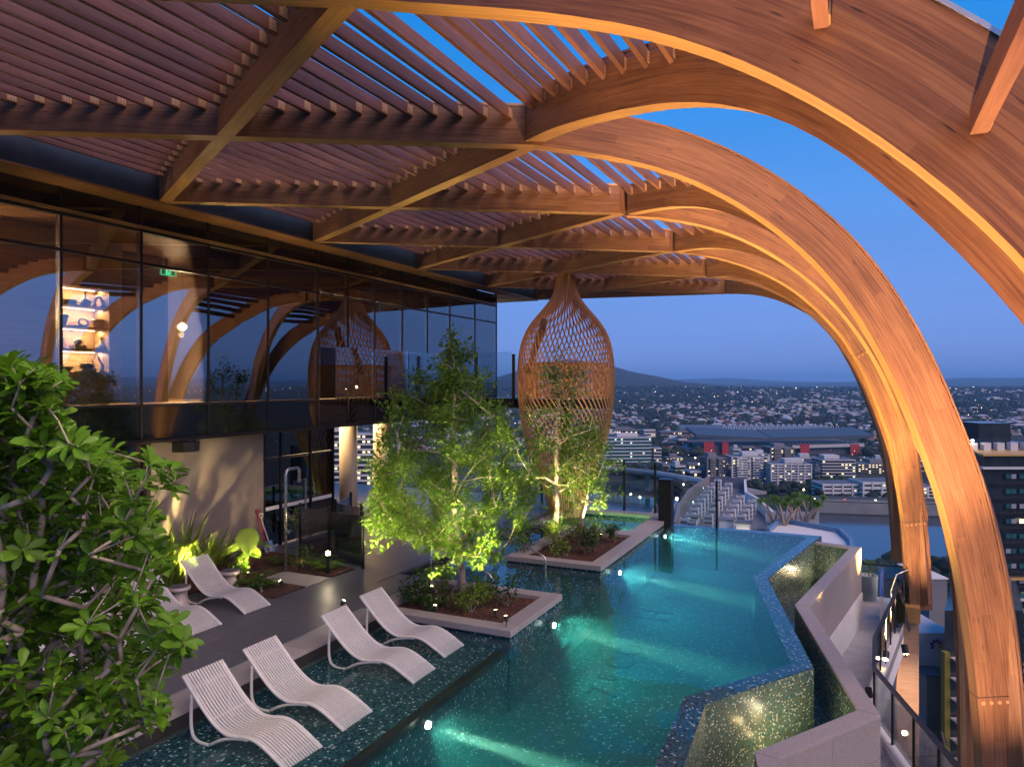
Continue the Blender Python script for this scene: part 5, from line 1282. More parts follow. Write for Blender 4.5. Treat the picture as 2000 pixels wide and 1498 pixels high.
def tree(name, label, roots, trunk_r, env, cx, cy, n_t, per, L, w, mat, r0=.008, hollow=.35, cl=.26, lean=(0, 0)):
    t = thing(name, label, 'tree', roots[0]); T = []
    z0, z1 = env[0][0], env[-1][0]
    def er(z):
        for (a, ra), (b, rb) in zip(env[:-1], env[1:]):
            if a <= z <= b: return ra + (rb - ra) * (z - a) / (b - a)
        return 0
    while len(T) < n_t:
        z = R.uniform(z0, z1); r = er(z)
        if R.random() > (r / max(e_[1] for e_ in env)) ** 1.2 + .08: continue
        q = r * math.sqrt(R.uniform(hollow ** 2, 1)); a = R.uniform(0, 6.283); f = (z - z0) / (z1 - z0)
        T.append(Vector((cx + lean[0] * f + q * math.cos(a), cy + lean[1] * f + q * math.sin(a), z)))
    T.sort(key=lambda p: (p - Vector(roots[-1])).length)
    G_ = []                                          # main limbs climb steeply out of the fork
    for k in range(9):
        a = 2 * PI * k / 9 + R.uniform(-.25, .25); f = R.uniform(.45, .95) if k else 1.0; z = z0 + (z1 - z0) * f; r = er(z) * R.uniform(.35, .6)
        G_.append(Vector((cx + lean[0] * f + r * math.cos(a), cy + lean[1] * f + r * math.sin(a), z)))
    nodes, par, wts, tips = skeleton(roots, G_ + T)
    mt, mb = branches_mesh(nodes, par, wts, r0, .004, len(roots), trunk_r)
    mt.build('trunk', M['bark'], t, smooth=True); mb.build('limb', M['bark'], t, smooth=True)
    fol = MB()
    for tp in tips:
        leafcluster(fol, nodes[tp], cl * R.uniform(.7, 1.25), int(per * R.uniform(.6, 1.4)), L, w, .8, .15)
        p = par[tp]
        if p > 0: leafcluster(fol, nodes[p], cl * .7, int(per * .3), L, w)
    fol.build('crown', M[mat], t); return t
tree('planter_tree', 'large bushy tree with pale forked trunk lit from below in the square planter', [(-7.52, 13.45, -.12), (-7.55, 13.45, .5), (-7.62, 13.45, .95), (-7.68, 13.4, 1.6)], [.10, .08, .07, .055],
     [(.8, .9), (1.1, 1.5), (1.5, 1.82), (2.3, 1.9), (3.2, 1.7), (3.9, 1.35), (4.5, .9), (5.05, .45), (5.45, .14)], -7.72, 13.3, 250, 62, .12, .027, 'leaf_tree', .0075, .25, .25)
tree('planter_tree', 'slender open crowned tree in front of the woven pod', [(-7.42, 18.5, -.12), (-7.46, 18.55, .5), (-7.42, 18.6, 1.0), (-7.5, 18.7, 1.6)], [.095, .08, .065, .05],
     [(1.4, .8), (2.0, 1.1), (3.0, 1.15), (4.0, 1.05), (4.8, .7), (5.2, .3)], -7.5, 18.7, 80, 30, .115, .026, 'leaf_tree', .0085, .2, .24)
tree('planter_tree', 'short twin stemmed tree beside the spa', [(-7.3, 20.1, -.12), (-7.25, 20.1, .5), (-7.12, 20.15, 1.0)], [.08, .07, .055],
     [(.8, .8), (1.4, 1.0), (2.2, 1.05), (2.9, .7), (3.3, .3)], -7.1, 20.1, 50, 40, .115, .028, 'leaf_tree', .009, .2, .24)

# ---- broad leaved shrub close to the camera: rosettes of obovate leaves on pale branches
shr = thing('broad_leaved_shrub', 'large broad leaved shrub with glossy rosettes filling the foreground', 'shrub', (-7.3, 2.9, .2))
BOUND = [(690, 40), (715, 95), (740, 135), (800, 128), (835, 135), (870, 205), (895, 250), (903, 350), (945, 360), (985, 318), (1010, 300), (1040, 318), (1090, 335), (1150, 318), (1200, 345), (1250, 378), (1285, 350), (1310, 318), (1360, 325), (1400, 318), (1440, 265), (1500, 235)]
def bx(y):
    for (a, xa), (b, xb) in zip(BOUND[:-1], BOUND[1:]):
        if a <= y <= b: return xa + (xb - xa) * (y - a) / (b - a)
    return 230
T = []
edge = []
for (y, x) in BOUND:                            # tips along the outline
    edge.append(Dp(x - 14, y + 8, R.uniform(4.6, 5.6)))
while len(T) < 1700:
    y = R.uniform(700, 1560); xm = bx(y); x = R.uniform(-260, xm - 12)
    if y < 860 and x < -60 and R.random() < .5: continue
    d = R.uniform(4.1, 6.6) if y > 900 else R.uniform(3.9, 5.4)
    if x > 200 and R.random() < .35: continue
    T.append(Dp(x, y, d))
T = edge + T
T.sort(key=lambda p: (p - Vector((-6.6, 3.4, 2.3))).length)
roots = [(-7.3, 2.9, .2), (-7.1, 3.0, 1.0), (-6.9, 3.15, 1.7), (-6.7, 3.3, 2.2)]
nodes, par, wts, tips = skeleton(roots, T, .22, .03)
mt, mb = branches_mesh(nodes, par, wts, .0034, .0035, len(roots), [.07, .06, .05, .045], 6)
mt.build('trunk', M['twig'], shr, smooth=True); mb.build('limb', M['twig'], shr, smooth=True)
def bl_leaf(L, w, fold, curl):
    mb = MB(); prof = [(0, .06), (.2, .32), (.45, .78), (.68, 1.0), (.86, .78), (1, .05)]
    vs = []; fs = []
    for i, (t, k) in enumerate(prof):
        z = -curl * L * t * t
        vs += [(t * L, -w * k, z + fold * w * k), (t * L, 0, z), (t * L, w * k, z + fold * w * k)]
    for i in range(5): fs += [(3 * i, 3 * i + 3, 3 * i + 4, 3 * i + 1), (3 * i + 1, 3 * i + 4, 3 * i + 5, 3 * i + 2)]
    mb.add(vs, fs); me = mb.mesh('broad_leaf', smooth=True); me.materials.append(M['leaf_big']); return me
LM = [bl_leaf(.115, .024, .5, .2), bl_leaf(.10, .021, .35, .34), bl_leaf(.125, .027, .55, .1)]
mats = []
for tp in tips:
    p = nodes[tp]; ax = (p - nodes[par[tp]]).normalized(); ax = (ax + Vector((0, 0, .55)) + Vector((R.gauss(0, .25), R.gauss(0, .25), 0))).normalized()
    a = ax.orthogonal().normalized(); b = ax.cross(a); n = R.randint(7, 10); o0 = R.uniform(0, 6.28); sc = R.uniform(.8, 1.15)
    for k in range(n):
        an = o0 + 2.4 * k; el = R.uniform(.0, .75) + (.25 if k > 5 else 0)
        d = ((a * math.cos(an) + b * math.sin(an)) * math.cos(el) + ax * math.sin(el)).normalized(); nr = (ax - d * ax.dot(d)).normalized(); s_ = nr.cross(d)
        q = p - ax * R.uniform(0, .05); k_ = sc * R.uniform(.75, 1.15)
        mats.append((Matrix(((d.x * k_, s_.x * k_, nr.x * k_, q.x), (d.y * k_, s_.y * k_, nr.y * k_, q.y), (d.z * k_, s_.z * k_, nr.z * k_, q.z), (0, 0, 0, 1))), R.randrange(3)))
mats.sort(key=lambda m: (m[0].translation - Vector((0, 0, HC))).length)
off = Matrix.Translation(-wloc(shr))
vis = [m for m in mats if True]
for m_, i in vis[:300]: inst('leaf', LM[i], shr, off @ m_)
mb = MB()
for m_, i in vis[300:]:
    me = LM[i]; mb.add([m_ @ v.co for v in me.vertices], [tuple(p.vertices) for p in me.polygons])
stuff(mb.build('leaves', M['leaf_big'], shr, smooth=True))
for i, (px, py, d) in enumerate(((192, 1204, 4.5), (204, 1231, 4.5))):
    p = Dp(px, py, d); t = MB(); t.lathe(p, [(.004, -.018), (.014, -.012), (.018, 0), (.014, .012), (.003, .018)], 12); t.build('seed_pod', plain('orange_seed', (.55, .22, .03), .5), shr, smooth=True)
# ================================================================== CITY AND COUNTRY
GZ = -76.0
def smst(a, b, x): t = min(1, max(0, (x - a) / (b - a))); return t * t * (3 - 2 * t)
def terr(x, y):
    r = math.hypot(x, y)
    h = GZ + 47 * smst(1100, 4600, r)
    h += 13 * smst(900, 2400, r) * noise.noise(Vector((x * .0011, y * .0011, 3))) + 5 * smst(900, 2000, r) * noise.noise(Vector((x * .004, y * .004, 7)))
    dd = -x * st + y * ct; lat = x * ct + y * st
    h += 225 * math.exp(-((lat - 480) / 620) ** 2 - ((dd - 6200) / 1700) ** 2) * (1 + .16 * noise.noise(Vector((x * .0016, y * .0016, 1))) + .07 * noise.noise(Vector((x * .006, y * .006, 1))))
    h += 45 * math.exp(-((lat - 1900) / 500) ** 2 - ((dd - 8200) / 900) ** 2) + 40 * math.exp(-((lat - 5200) / 1200) ** 2 - ((dd - 7500) / 900) ** 2) * .4
    if r > 9000:
        k = smst(9000, 17000, r) * (1 - smst(26000, 36000, r))
        h += k * (60 + 130 * max(0, noise.noise(Vector((x * .00021, y * .00021, 5)))) + 60 * noise.noise(Vector((x * .0006, y * .0006, 9))))
    return h
azs = []
a = -180.0
va = math.degrees(TH)                 # the view looks this far to the left of +Y
while a < 180:
    azs.append(a); a += .45 if -42 < a < 42 else 3.0
rs = [0.0] + [40 * (1.078 ** i) for i in range(86)]
vs = []; fs = []
for r in rs:
    for a in azs:
        t = rad(a); lx = math.sin(t) * r; ly = math.cos(t) * r     # in view axes: right, ahead
        x = lx * ct - ly * st; y = ly * ct + lx * st
        vs.append((x, y, terr(x, y)))
n = len(azs)
for i in range(len(rs) - 1):
    for k in range(n):
        j = (k + 1) % n; fs.append((i * n + k, i * n + j, (i + 1) * n + j, (i + 1) * n + k))
mb = MB(); mb.add(vs, fs)
def ground_mat():
    m, nn, l, b = newmat('dusk_ground'); t = nn.new('ShaderNodeTexCoord')
    a_ = nn.new('ShaderNodeTexNoise'); a_.inputs['Scale'].default_value = .006; a_.inputs['Detail'].default_value = 12; a_.inputs['Roughness'].default_value = .7
    l.new(t.outputs['Object'], a_.inputs['Vector']); r = nn.new('ShaderNodeValToRGB')
    r.color_ramp.elements[0].position = .35; r.color_ramp.elements[0].color = (.008, .016, .012, 1); r.color_ramp.elements[1].position = .65; r.color_ramp.elements[1].color = (.034, .044, .034, 1)
    l.new(a_.outputs['Fac'], r.inputs[0]); l.new(r.outputs[0], b.inputs['Base Color']); b.inputs['Roughness'].default_value = .95
    v = nn.new('ShaderNodeTexNoise'); v.inputs['Scale'].default_value = .03; v.inputs['Detail'].default_value = 8; l.new(t.outputs['Object'], v.inputs['Vector'])
    bp = nn.new('ShaderNodeBump'); bp.inputs['Strength'].default_value = 1; bp.inputs['Distance'].default_value = 14; l.new(v.outputs['Fac'], bp.inputs['Height']); l.new(bp.outputs[0], b.inputs['Normal'])
    return m
struct(mb.build('terrain', ground_mat(), smooth=True))
def onland(px, py):
    r = ray(px, py); lo, hi = 60.0, 30000.0; d = 60.0
    while d < 30000:
        if HC + r[2] * d < terr(r[0] * d, r[1] * d): break
        d *= 1.02
    return Vector((r[0] * d, r[1] * d, terr(r[0] * d, r[1] * d))), d

# river
def rv(pts, z): return [(Zp(px, py, z).x, Zp(px, py, z).y) for px, py in pts]
M['river'] = plain('river_water', (.012, .026, .05), .12, 0, .2, .02, .15)
mb = MB(); mb.prism(rv([(1000, 966), (1180, 962), (1330, 976), (1600, 1004), (1760, 1010), (2100, 1016), (2700, 1020), (2700, 1190), (2000, 1125), (1730, 1112), (1500, 1090), (1330, 1040), (1160, 1008), (1000, 1000)], -75.6), -75.9, -75.6); struct(mb.build('river', M['river']))
M['asphalt'] = plain('asphalt', (.05, .05, .052), .85, 0, .2, .2)
M['concrete'] = plain('concrete', (.24, .23, .225), .8, 0, .15, .1)
M['cwhite'] = plain('white_wall', (.58, .57, .57), .7, 0, .08, .1)
M['cgrey'] = plain('grey_wall', (.19, .19, .20), .7, 0, .1, .1)
M['cdark'] = plain('dark_glass_wall', (.022, .032, .04), .12, 0, .3, .3, spec=.8)
M['cteal'] = plain('teal_glass_wall', (.02, .10, .11), .1, 0, .3, .3, spec=.8)
M['croof'] = plain('dark_roof', (.10, .11, .13), .6, 0, .2, .1)
M['lit'] = emit('lit_window', (1, .80, .48), 1.7); M['litcool'] = emit('cool_lit_window', (.78, .98, .85), 1.1)
M['street'] = emit('street_lamp', (1, .68, .34), 22); M['streetw'] = emit('white_street_lamp', (1, .93, .78), 26)
M['redlamp'] = emit('red_lamp', (1, .06, .03), 4)
def oquad(c, ux, uy, w, h):
    return [c - ux * w / 2 - uy * h / 2, c + ux * w / 2 - uy * h / 2, c + ux * w / 2 + uy * h / 2, c - ux * w / 2 + uy * h / 2]
def frame(pxl, pxr, pyb, d, z=None):
    z = GZ if z is None else z
    a = Dp(pxl, 748, d); b = Dp(pxr, 748, d); a.z = b.z = z; return a, b
def cbox(mb, c, ux, uy, w, dp, z0, z1):
    P = [c - ux * w / 2 - uy * dp / 2, c + ux * w / 2 - uy * dp / 2, c + ux * w / 2 + uy * dp / 2, c - ux * w / 2 + uy * dp / 2]
    mb.prism([(p.x, p.y) for p in P], z0, z1)
def banded(name, label, cat, pxl, pxr, pyt, d, dep, floors, yaw=0, wall='cdark', band='cwhite', lit=.25, z0=GZ, bandh=.33, piers=0, plant=True, litm='lit', roof='croof', balc=False, group=None):
    """a far block: dark glazed storeys, floor bands, piers, roof plant, some lit windows"""
    a, b = frame(pxl, pxr, 0, d); ax = (b - a); w = ax.length; ax.normalize(); c0 = (a + b) / 2
    top = HC + (CPY - pyt) / FPX * d; u = Vector((ax.x * math.cos(yaw) - ax.y * math.sin(yaw), ax.x * math.sin(yaw) + ax.y * math.cos(yaw), 0)); v = Vector((-u.y, u.x, 0))
    w = w / (abs(math.cos(yaw)) + abs(math.sin(yaw)) * dep / max(w, 1)) if yaw else w
    c = c0 + v * dep / 2; c.z = 0
    t = thing(name, label, cat, (c.x, c.y, z0), group)
    mb = MB(); cbox(mb, c, u, v, w - 1.0, dep - 1.0, z0, top - .3); mb.build('wall', M[wall], t)
    fh = (top - z0) / floors if z0 == GZ else 3.2
    nf = int(round((top - z0) / fh))
    for i in range(nf):
        zt = top - i * fh; mb = MB(); cbox(mb, c, u, v, w, dep, zt - fh * bandh, zt - .02 * (i > 0)); mb.build('floor_band', M[band], t)
        if i > 14: break
    if piers:
        for side in (-1, 1):
            for k in range(piers + 1):
                p = c + u * (-w / 2 + w * k / piers) * .995 + v * side * dep / 2
                mb = MB(); cbox(mb, p, u, v, w / piers * .16, .7, z0, top + .1)
                if side == -1: mb.build('pier', M[band], t)
    if balc:
        for i in range(min(nf, 12)):
            for k in range(2):
                p = c + u * w * (-.22 + .44 * k) - v * (dep / 2 + .7); mb = MB(); cbox(mb, p, u, v, w * .3, 1.5, top - (i + 1) * fh + .02, top - (i + 1) * fh + 1.0); mb.build('balcony', M[band], t)
    if plant:
        mb = MB(); cbox(mb, c + u * w * R.uniform(-.12, .12), u, v, w * .45, dep * .45, top, top + 3.2); mb.build('roof_plant', M[band], t)
    mb = MB(); cbox(mb, c, u, v, w - 1.4, dep - 1.4, top - .29, top + .05); mb.build('roof', M[roof], t)
    mb = MB(); nw = max(3, int(w / 3))
    for i in range(nf):
        for k in range(nw):
            if R.random() < lit:
                p = c + u * (w * (-.5 + (k + .5) / nw)) - v * (dep / 2 - .42); p.z = top - i * fh - fh * (bandh + (1 - bandh) / 2)
                mb.add(oquad(p, u, Vector((0, 0, 1)), w / nw * .55, fh * (1 - bandh) * .6), [(0, 1, 2, 3)])
    if mb.f: stuff(mb.build('lit_windows', M[litm], t))
    return t
def lampspot(px, py, d, label, m='street', r=.5, h=7):
    p = Dp(px, py, d); t = thing('street_lamp', label, 'street lamp', (p.x, p.y, p.z - h), 'street lamps of the city')
    mb = MB(); mb.lathe(p, [(r * .3, -r), (r, 0), (r * .3, r)], 8); mb.build('lamp_head', M[m], t)
    mb = MB(); mb.tube([(p.x, p.y, p.z - h), (p.x, p.y, p.z - r)], r * .25, 5); mb.build('post', M['cgrey'], t)

# glass office with white bands
t = banded('office_building', 'glass office block with white curved floor bands left of the stadium', 'office building', 1178, 1276, 853, 690, 26, 9, .10, 'cteal', 'cwhite', .13, litm='litcool', bandh=.28)
banded('office_building', 'low banded wing joined to the right of the white banded glass office', 'office building', 1277, 1292, 874, 694, 18, 6, 0, 'cdark', 'cwhite', .2, bandh=.4, plant=False)
# apartments
banded('apartment_building', 'leftmost grey apartment tower with orange edge near the river', 'apartments', 1378, 1421, 893, 585, 18, 11, .15, 'cdark', 'cgrey', .22, piers=3, bandh=.3, balc=True)
t = banded('apartment_building', 'broad balconied apartment block between the orange edged tower and the white one', 'apartments', 1430, 1500, 891, 580, 20, 11, .0, 'cdark', 'cwhite', .28, piers=4, bandh=.26, balc=True)
banded('apartment_building', 'bright white apartment block with dark window column by the river', 'apartments', 1505, 1586, 905, 560, 22, 9, -.08, 'cdark', 'cwhite', .12, piers=6, bandh=.5)
banded('apartment_building', 'taller apartment tower standing behind the bright white block', 'apartments', 1503, 1553, 873, 660, 20, 13, .1, 'cdark', 'cgrey', .25, piers=3, bandh=.3, balc=True)
banded('apartment_building', 'slim apartment slab tucked behind the broad balconied block', 'apartments', 1470, 1502, 886, 640, 16, 12, 0, 'cdark', 'cwhite', .25, piers=2, bandh=.3)
banded('office_building', 'stepped white terrace office below the stadium red wall', 'office building', 1606, 1672, 897, 620, 24, 6, .0, 'cdark', 'cwhite', .2, bandh=.3)
banded('office_building', 'low office with bright ground floor beside the stepped white one', 'office building', 1676, 1750, 905, 650, 20, 5, .0, 'cdark', 'cgrey', .35, bandh=.35)
banded('parking_building', 'long white parking building with dark slots on the far river bank', 'parking building', 1608, 1684, 944, 505, 20, 4, .0, 'cdark', 'cwhite', .06, bandh=.55, piers=4, plant=False)
banded('parking_building', 'white parking building to the right of the long one', 'parking building', 1686, 1760, 940, 500, 22, 4, .0, 'cdark', 'cwhite', .04, bandh=.6, piers=4, plant=False)
banded('office_building', 'low white framed building seen between the two large arches', 'office building', 1793, 1832, 950, 500, 20, 4, .0, 'cdark', 'cwhite', .1, bandh=.3, piers=2, plant=False)
banded('hospital_building', 'sandstone hilltop block with pink walls to the right of the large arches', 'hospital', 1928, 1962, 776, 2600, 40, 5, .0, 'cgrey', 'cwhite', .3, z0=-60)
banded('college_building', 'long red roofed building below the sandstone hilltop block', 'building', 1862, 1925, 786, 2300, 40, 4, .0, 'cgrey', 'cgrey', .3, z0=-64, roof='croof')
for i, (l_, r_, tp, d, fl, lab) in enumerate(((1300, 1335, 893, 760, 4, 'low shop block under trees right of the glass office'), (1340, 1368, 888, 820, 3, 'small hall in front of the stadium red panels'), (1556, 1600, 893, 700, 3, 'low pale block between the white apartments and the stadium'), (1760, 1800, 915, 620, 4, 'pale mid height block seen beside the slender far arch'), (1700, 1735, 880, 820, 3, 'low block right of the stadium'), (1160, 1178, 872, 720, 6, 'narrow block left of the glass office'), (1180, 1250, 838, 1000, 3, 'long low roof behind the glass office'), (1290, 1345, 842, 1050, 3, 'pale low block among houses left of the stadium'), (640, 672, 838, 420, 16, 'apartment tower glimpsed through the undercroft at left'), (676, 735, 845, 460, 15, 'apartment tower glimpsed behind the cream columns'), (560, 640, 850, 500, 12, 'office tower glimpsed through the ground floor glass'))):
    banded('city_block', lab, 'building', l_, r_, tp, d, 18, fl, R.uniform(-.15, .15), 'cdark', R.choice(['cwhite', 'cgrey']), .3, bandh=.35, plant=i % 2 == 0)

# smaller blocks between the named ones; each differs in roof, size and place
spots_b = [(1186, 1206, 843, 860), (1212, 1240, 836, 1060), (1256, 1282, 838, 1010), (1296, 1320, 862, 860), (1322, 1346, 856, 900), (1292, 1312, 905, 640), (1316, 1342, 908, 620), (1344, 1366, 905, 640), (1346, 1372, 918, 590), (1588, 1606, 915, 600), (1586, 1604, 900, 690), (1676, 1700, 893, 760), (1706, 1732, 896, 730), (1736, 1762, 893, 760), (1764, 1786, 900, 700), (1790, 1812, 908, 640), (1815, 1840, 893, 720), (1716, 1742, 858, 1040), (1746, 1770, 862, 980), (1778, 1800, 866, 930), (1804, 1832, 858, 1050), (1836, 1862, 866, 900), (1862, 1886, 862, 960), (1450, 1476, 872, 760), (1430, 1450, 876, 740)]
for i, (l_, r_, tp, d) in enumerate(spots_b):
    where = ['left of the stadium', 'between the bridge and the apartments', 'right of the stadium', 'seen past the slender far arch', 'behind the balconied apartments'][0 if l_ < 1290 else 1 if l_ < 1380 else 4 if l_ < 1480 else 2 if l_ < 1760 else 3]
    banded('city_block', 'small ' + ['pale', 'grey'][i % 2] + ' city block ' + where, 'building', l_, r_, tp, d, R.uniform(12, 22), max(2, int((HC + (CPY - tp) / FPX * d - GZ) / 3.4)), R.uniform(-.5, .5), 'cdark', ['cwhite', 'cgrey'][i % 2], .22, bandh=R.uniform(.3, .55), plant=i % 3 == 0, group='small city blocks')
# stadium: wide angled roof, red end walls, white trusses
sa = Dp(1366, 748, 830); sb_ = Dp(1690, 748, 830); ux = (sb_ - sa).normalized(); vx = Vector((-ux.y, ux.x, 0)); sw = (sb_ - sa).length
t = thing('stadium', 'large stadium with dark angled roof and red wall panels', 'stadium', ((sa + sb_) / 2).to_tuple()[:2] + (GZ,))
def sp_(u_, v_, z): p = sa + ux * sw * u_ + vx * v_; return Vector((p.x, p.y, z))
def zat(py, d): return HC + (CPY - py) / FPX * d
mb = MB(); mb.add([sp_(.0, 0, GZ), sp_(1, 0, GZ), sp_(1, 110, GZ), sp_(0, 110, GZ), sp_(.0, 0, zat(869, 830)), sp_(1, 0, zat(866, 830)), sp_(1, 110, zat(866, 830)), sp_(0, 110, zat(869, 830))], [(0, 1, 5, 4), (1, 2, 6, 5), (2, 3, 7, 6), (3, 0, 4, 7), (4, 5, 6, 7)]); mb.build('wall', plain('stadium_wall', (.12, .11, .13), .7), t)
zr = zat(855, 830)
for (u0, u1, zz0, zz1, v0, v1, nm) in ((-.03, .42, zat(852, 830), zat(859, 830), -8, 42, 'left'), (.42, 1.03, zat(858, 830), zat(853, 830), -8, 42, 'right')):
    mb = MB(); h = 3.2
    A = [sp_(u0, v0, zz0), sp_(u1, v0, zz1), sp_(u1, v1, zz1 + 6), sp_(u0, v1, zz0 + 6)]
    mb.add(A + [p + Vector((0, 0, h)) for p in A], [(3, 2, 1, 0), (4, 5, 6, 7), (0, 1, 5, 4), (1, 2, 6, 5), (2, 3, 7, 6), (3, 0, 4, 7)]); mb.build('roof', plain('stadium_roof', (.055, .075, .10), .5), t)
mb = MB(); A = [sp_(-.02, 75, zr + 4), sp_(1.02, 75, zr + 4), sp_(1.0, 112, zr + 7), sp_(0, 112, zr + 7)]; mb.add(A + [p + Vector((0, 0, 2)) for p in A], [(3, 2, 1, 0), (4, 5, 6, 7), (0, 1, 5, 4), (1, 2, 6, 5), (2, 3, 7, 6), (3, 0, 4, 7)]); mb.build('roof', plain('stadium_roof_far', (.11, .12, .15), .5), t)
for (l_, r_) in ((1374, 1394), (1410, 1422), (1562, 1580), (1660, 1677)):
    a_ = Dp(l_, 748, 826); b_ = Dp(r_, 748, 826); mb = MB(); c_ = (a_ + b_) / 2
    cbox(mb, c_, ux, vx, (b_ - a_).length, 3, GZ, zat(866 if l_ > 1500 else 862, 826)); mb.build('red_panel', plain('red_cladding', (.42, .03, .04), .6), t)
for k in range(22):
    p = sp_(.2 + .75 * k / 22, 40, zr + 5); q = sp_(.2 + .75 * (k + .5) / 22, 44, zr + 14); q2 = sp_(.2 + .75 * (k + 1) / 22, 40, zr + 5)
    mb = MB(); mb.bar(p, q, .5, .5); mb.bar(q, q2, .5, .5); mb.build('truss', M['cwhite'], t)
for k in range(20):
    mb = MB(); mb.bar(sp_(.5 + .5 * k / 20, -6, zat(862, 830)), sp_(.5 + .5 * (k + .5) / 20, -3, zat(868, 830)), .4, .4); mb.bar(sp_(.5 + .5 * (k + .5) / 20, -3, zat(868, 830)), sp_(.5 + .5 * (k + 1) / 20, -6, zat(862, 830)), .4, .4); mb.build('truss', M['cwhite'], t)
mb = MB(); mb.bar(sp_(.55, -4.5, zat(871, 830)), sp_(.98, -4.5, zat(867, 830)), 1, 3.5); mb.build('concourse', plain('concourse', (.55, .52, .5), .7), t)

# expressway and river walls, bridge, road
ex = thing('expressway', 'elevated concrete expressway along the far river bank with passing lights', 'road', Dp(1700, 1000, 440).to_tuple())
def strip(mb, pts, d, z, w, h):
    P = [Dp(px, 748, dd) for px, dd in pts]
    for a_, b_ in zip(P[:-1], P[1:]): mb.bar((a_.x, a_.y, z), (b_.x, b_.y, z), w, h)
mb = MB(); strip(mb, [(1585, 455), (1700, 448), (1900, 440), (2200, 430)], 0, GZ + 3, 1.2, 7); mb.build('river_wall', M['concrete'], ex)
mb = MB(); strip(mb, [(1585, 470), (1700, 464), (1900, 455), (2200, 445)], 0, GZ + 6.4, 18, .6); mb.build('carriageway', M['asphalt'], ex)
mb = MB(); strip(mb, [(1585, 457), (1700, 451), (1900, 443), (2200, 433)], 0, GZ + 7.4, .5, 1.4); mb.build('parapet', M['concrete'], ex)
for k in range(16):
    px = 1590 + 20 * k; mb = MB(); p = Dp(px, 748, 462 - (px - 1590) * .06); mb.box(p.x - .6, p.x + .6, p.y - .6, p.y + .6, GZ + 7, GZ + 7.5)
    if k % 3 == 0: mb.build('car_light', M['redlamp'] if k % 2 else M['streetw'], ex)
br = thing('road_bridge', 'pale road bridge curving over the river below the glass office', 'bridge', Dp(1250, 950, 560).to_tuple())
mb = MB(); strip(mb, [(960, 600), (1100, 585), (1200, 570), (1270, 545), (1330, 515), (1400, 480), (1480, 440)], 0, GZ + 14, 13, 1.6); mb.build('bridge_deck', M['concrete'], br)
mb = MB(); strip(mb, [(960, 593), (1100, 578), (1200, 563), (1270, 538), (1330, 508), (1400, 473)], 0, GZ + 15.6, .6, 1.6); mb.build('parapet', M['cwhite'], br)
for px, d in ((1090, 585), (1180, 572), (1265, 546)):
    p = Dp(px, 748, d); mb = MB(); mb.box(p.x - 1.5, p.x + 1.5, p.y - 1.5, p.y + 1.5, GZ, GZ + 13.2); mb.build('pier', M['concrete'], br)
rd = thing('ramp_road', 'curving two lane ramp road on the near river bank', 'road', Dp(1260, 975, 330).to_tuple())
mb = MB(); strip(mb, [(1190, 270), (1222, 290), (1255, 330), (1285, 390), (1300, 440)], 0, GZ + 6, 11, 1.0); mb.build('carriageway', M['asphalt'], rd)
for off_ in (-5.4, 5.4):
    P = [Dp(px, 748, d) for px, d in ((1190, 270), (1222, 290), (1255, 330), (1285, 390), (1300, 440))]; mb = MB()
    for a_, b_ in zip(P[:-1], P[1:]):
        nn_ = Vector((-(b_ - a_).y, (b_ - a_).x, 0)).normalized() * off_; mb.bar((a_.x + nn_.x, a_.y + nn_.y, GZ + 7), (b_.x + nn_.x, b_.y + nn_.y, GZ + 7), .5, 1.3)
    mb.build('barrier', M['concrete'], rd)
for i, (px, py, d) in enumerate(((1322, 973, 210), (1250, 970, 380), (1283, 930, 640), (1335, 945, 500), (1600, 940, 560), (1346, 935, 610), (1310, 912, 640), (1325, 918, 640), (1365, 905, 640), (1396, 902, 680), (1640, 990, 470), (1700, 985, 470), (1750, 900, 700), (1660, 935, 560), (1570, 955, 480), (1380, 960, 500), (1232, 964, 400), (1345, 908, 690), (1302, 903, 700), (1358, 893, 740))):
    lampspot(px, py, d, ['warm street lamp shining over the city streets', 'white street lamp shining over the city streets'][i in (0, 1, 3, 13)], 'streetw' if i in (0, 1, 3, 13) else 'street', .55 if i else .42)

# neighbour roof with plant and the pale curved parapet
nr_ = thing('neighbour_roof', 'neighbouring roof with pale curved parapet and rows of condenser units', 'roof', Dp(1370, 1000, 105).to_tuple())
NZ = -15.0
FP = [(1318, 92), (1360, 82), (1420, 78), (1519, 84), (1517, 98), (1482, 112), (1457, 119), (1455, 134), (1385, 138), (1345, 120), (1326, 105)]
P = [Dp(px, 748, d) for px, d in FP]
mb = MB(); mb.prism([(p.x, p.y) for p in P], GZ, NZ); mb.build('tower_block', M['cgrey'], nr_)
mb = MB(); Pc = P[3:8]
for a_, b_ in zip(Pc[:-1], Pc[1:]): mb.bar((a_.x, a_.y, NZ + .8), (b_.x, b_.y, NZ + .8), .4, 1.8)
mb.build('curved_parapet', M['render'], nr_)
mb = MB()
for a_, b_ in ((P[7], P[8]), (P[8], P[9]), (P[9], P[10]), (P[10], P[0])): mb.bar((a_.x, a_.y, NZ + .9), (b_.x, b_.y, NZ + .9), .35, 2.0)
mb.build('screen_wall', M['cgrey'], nr_)
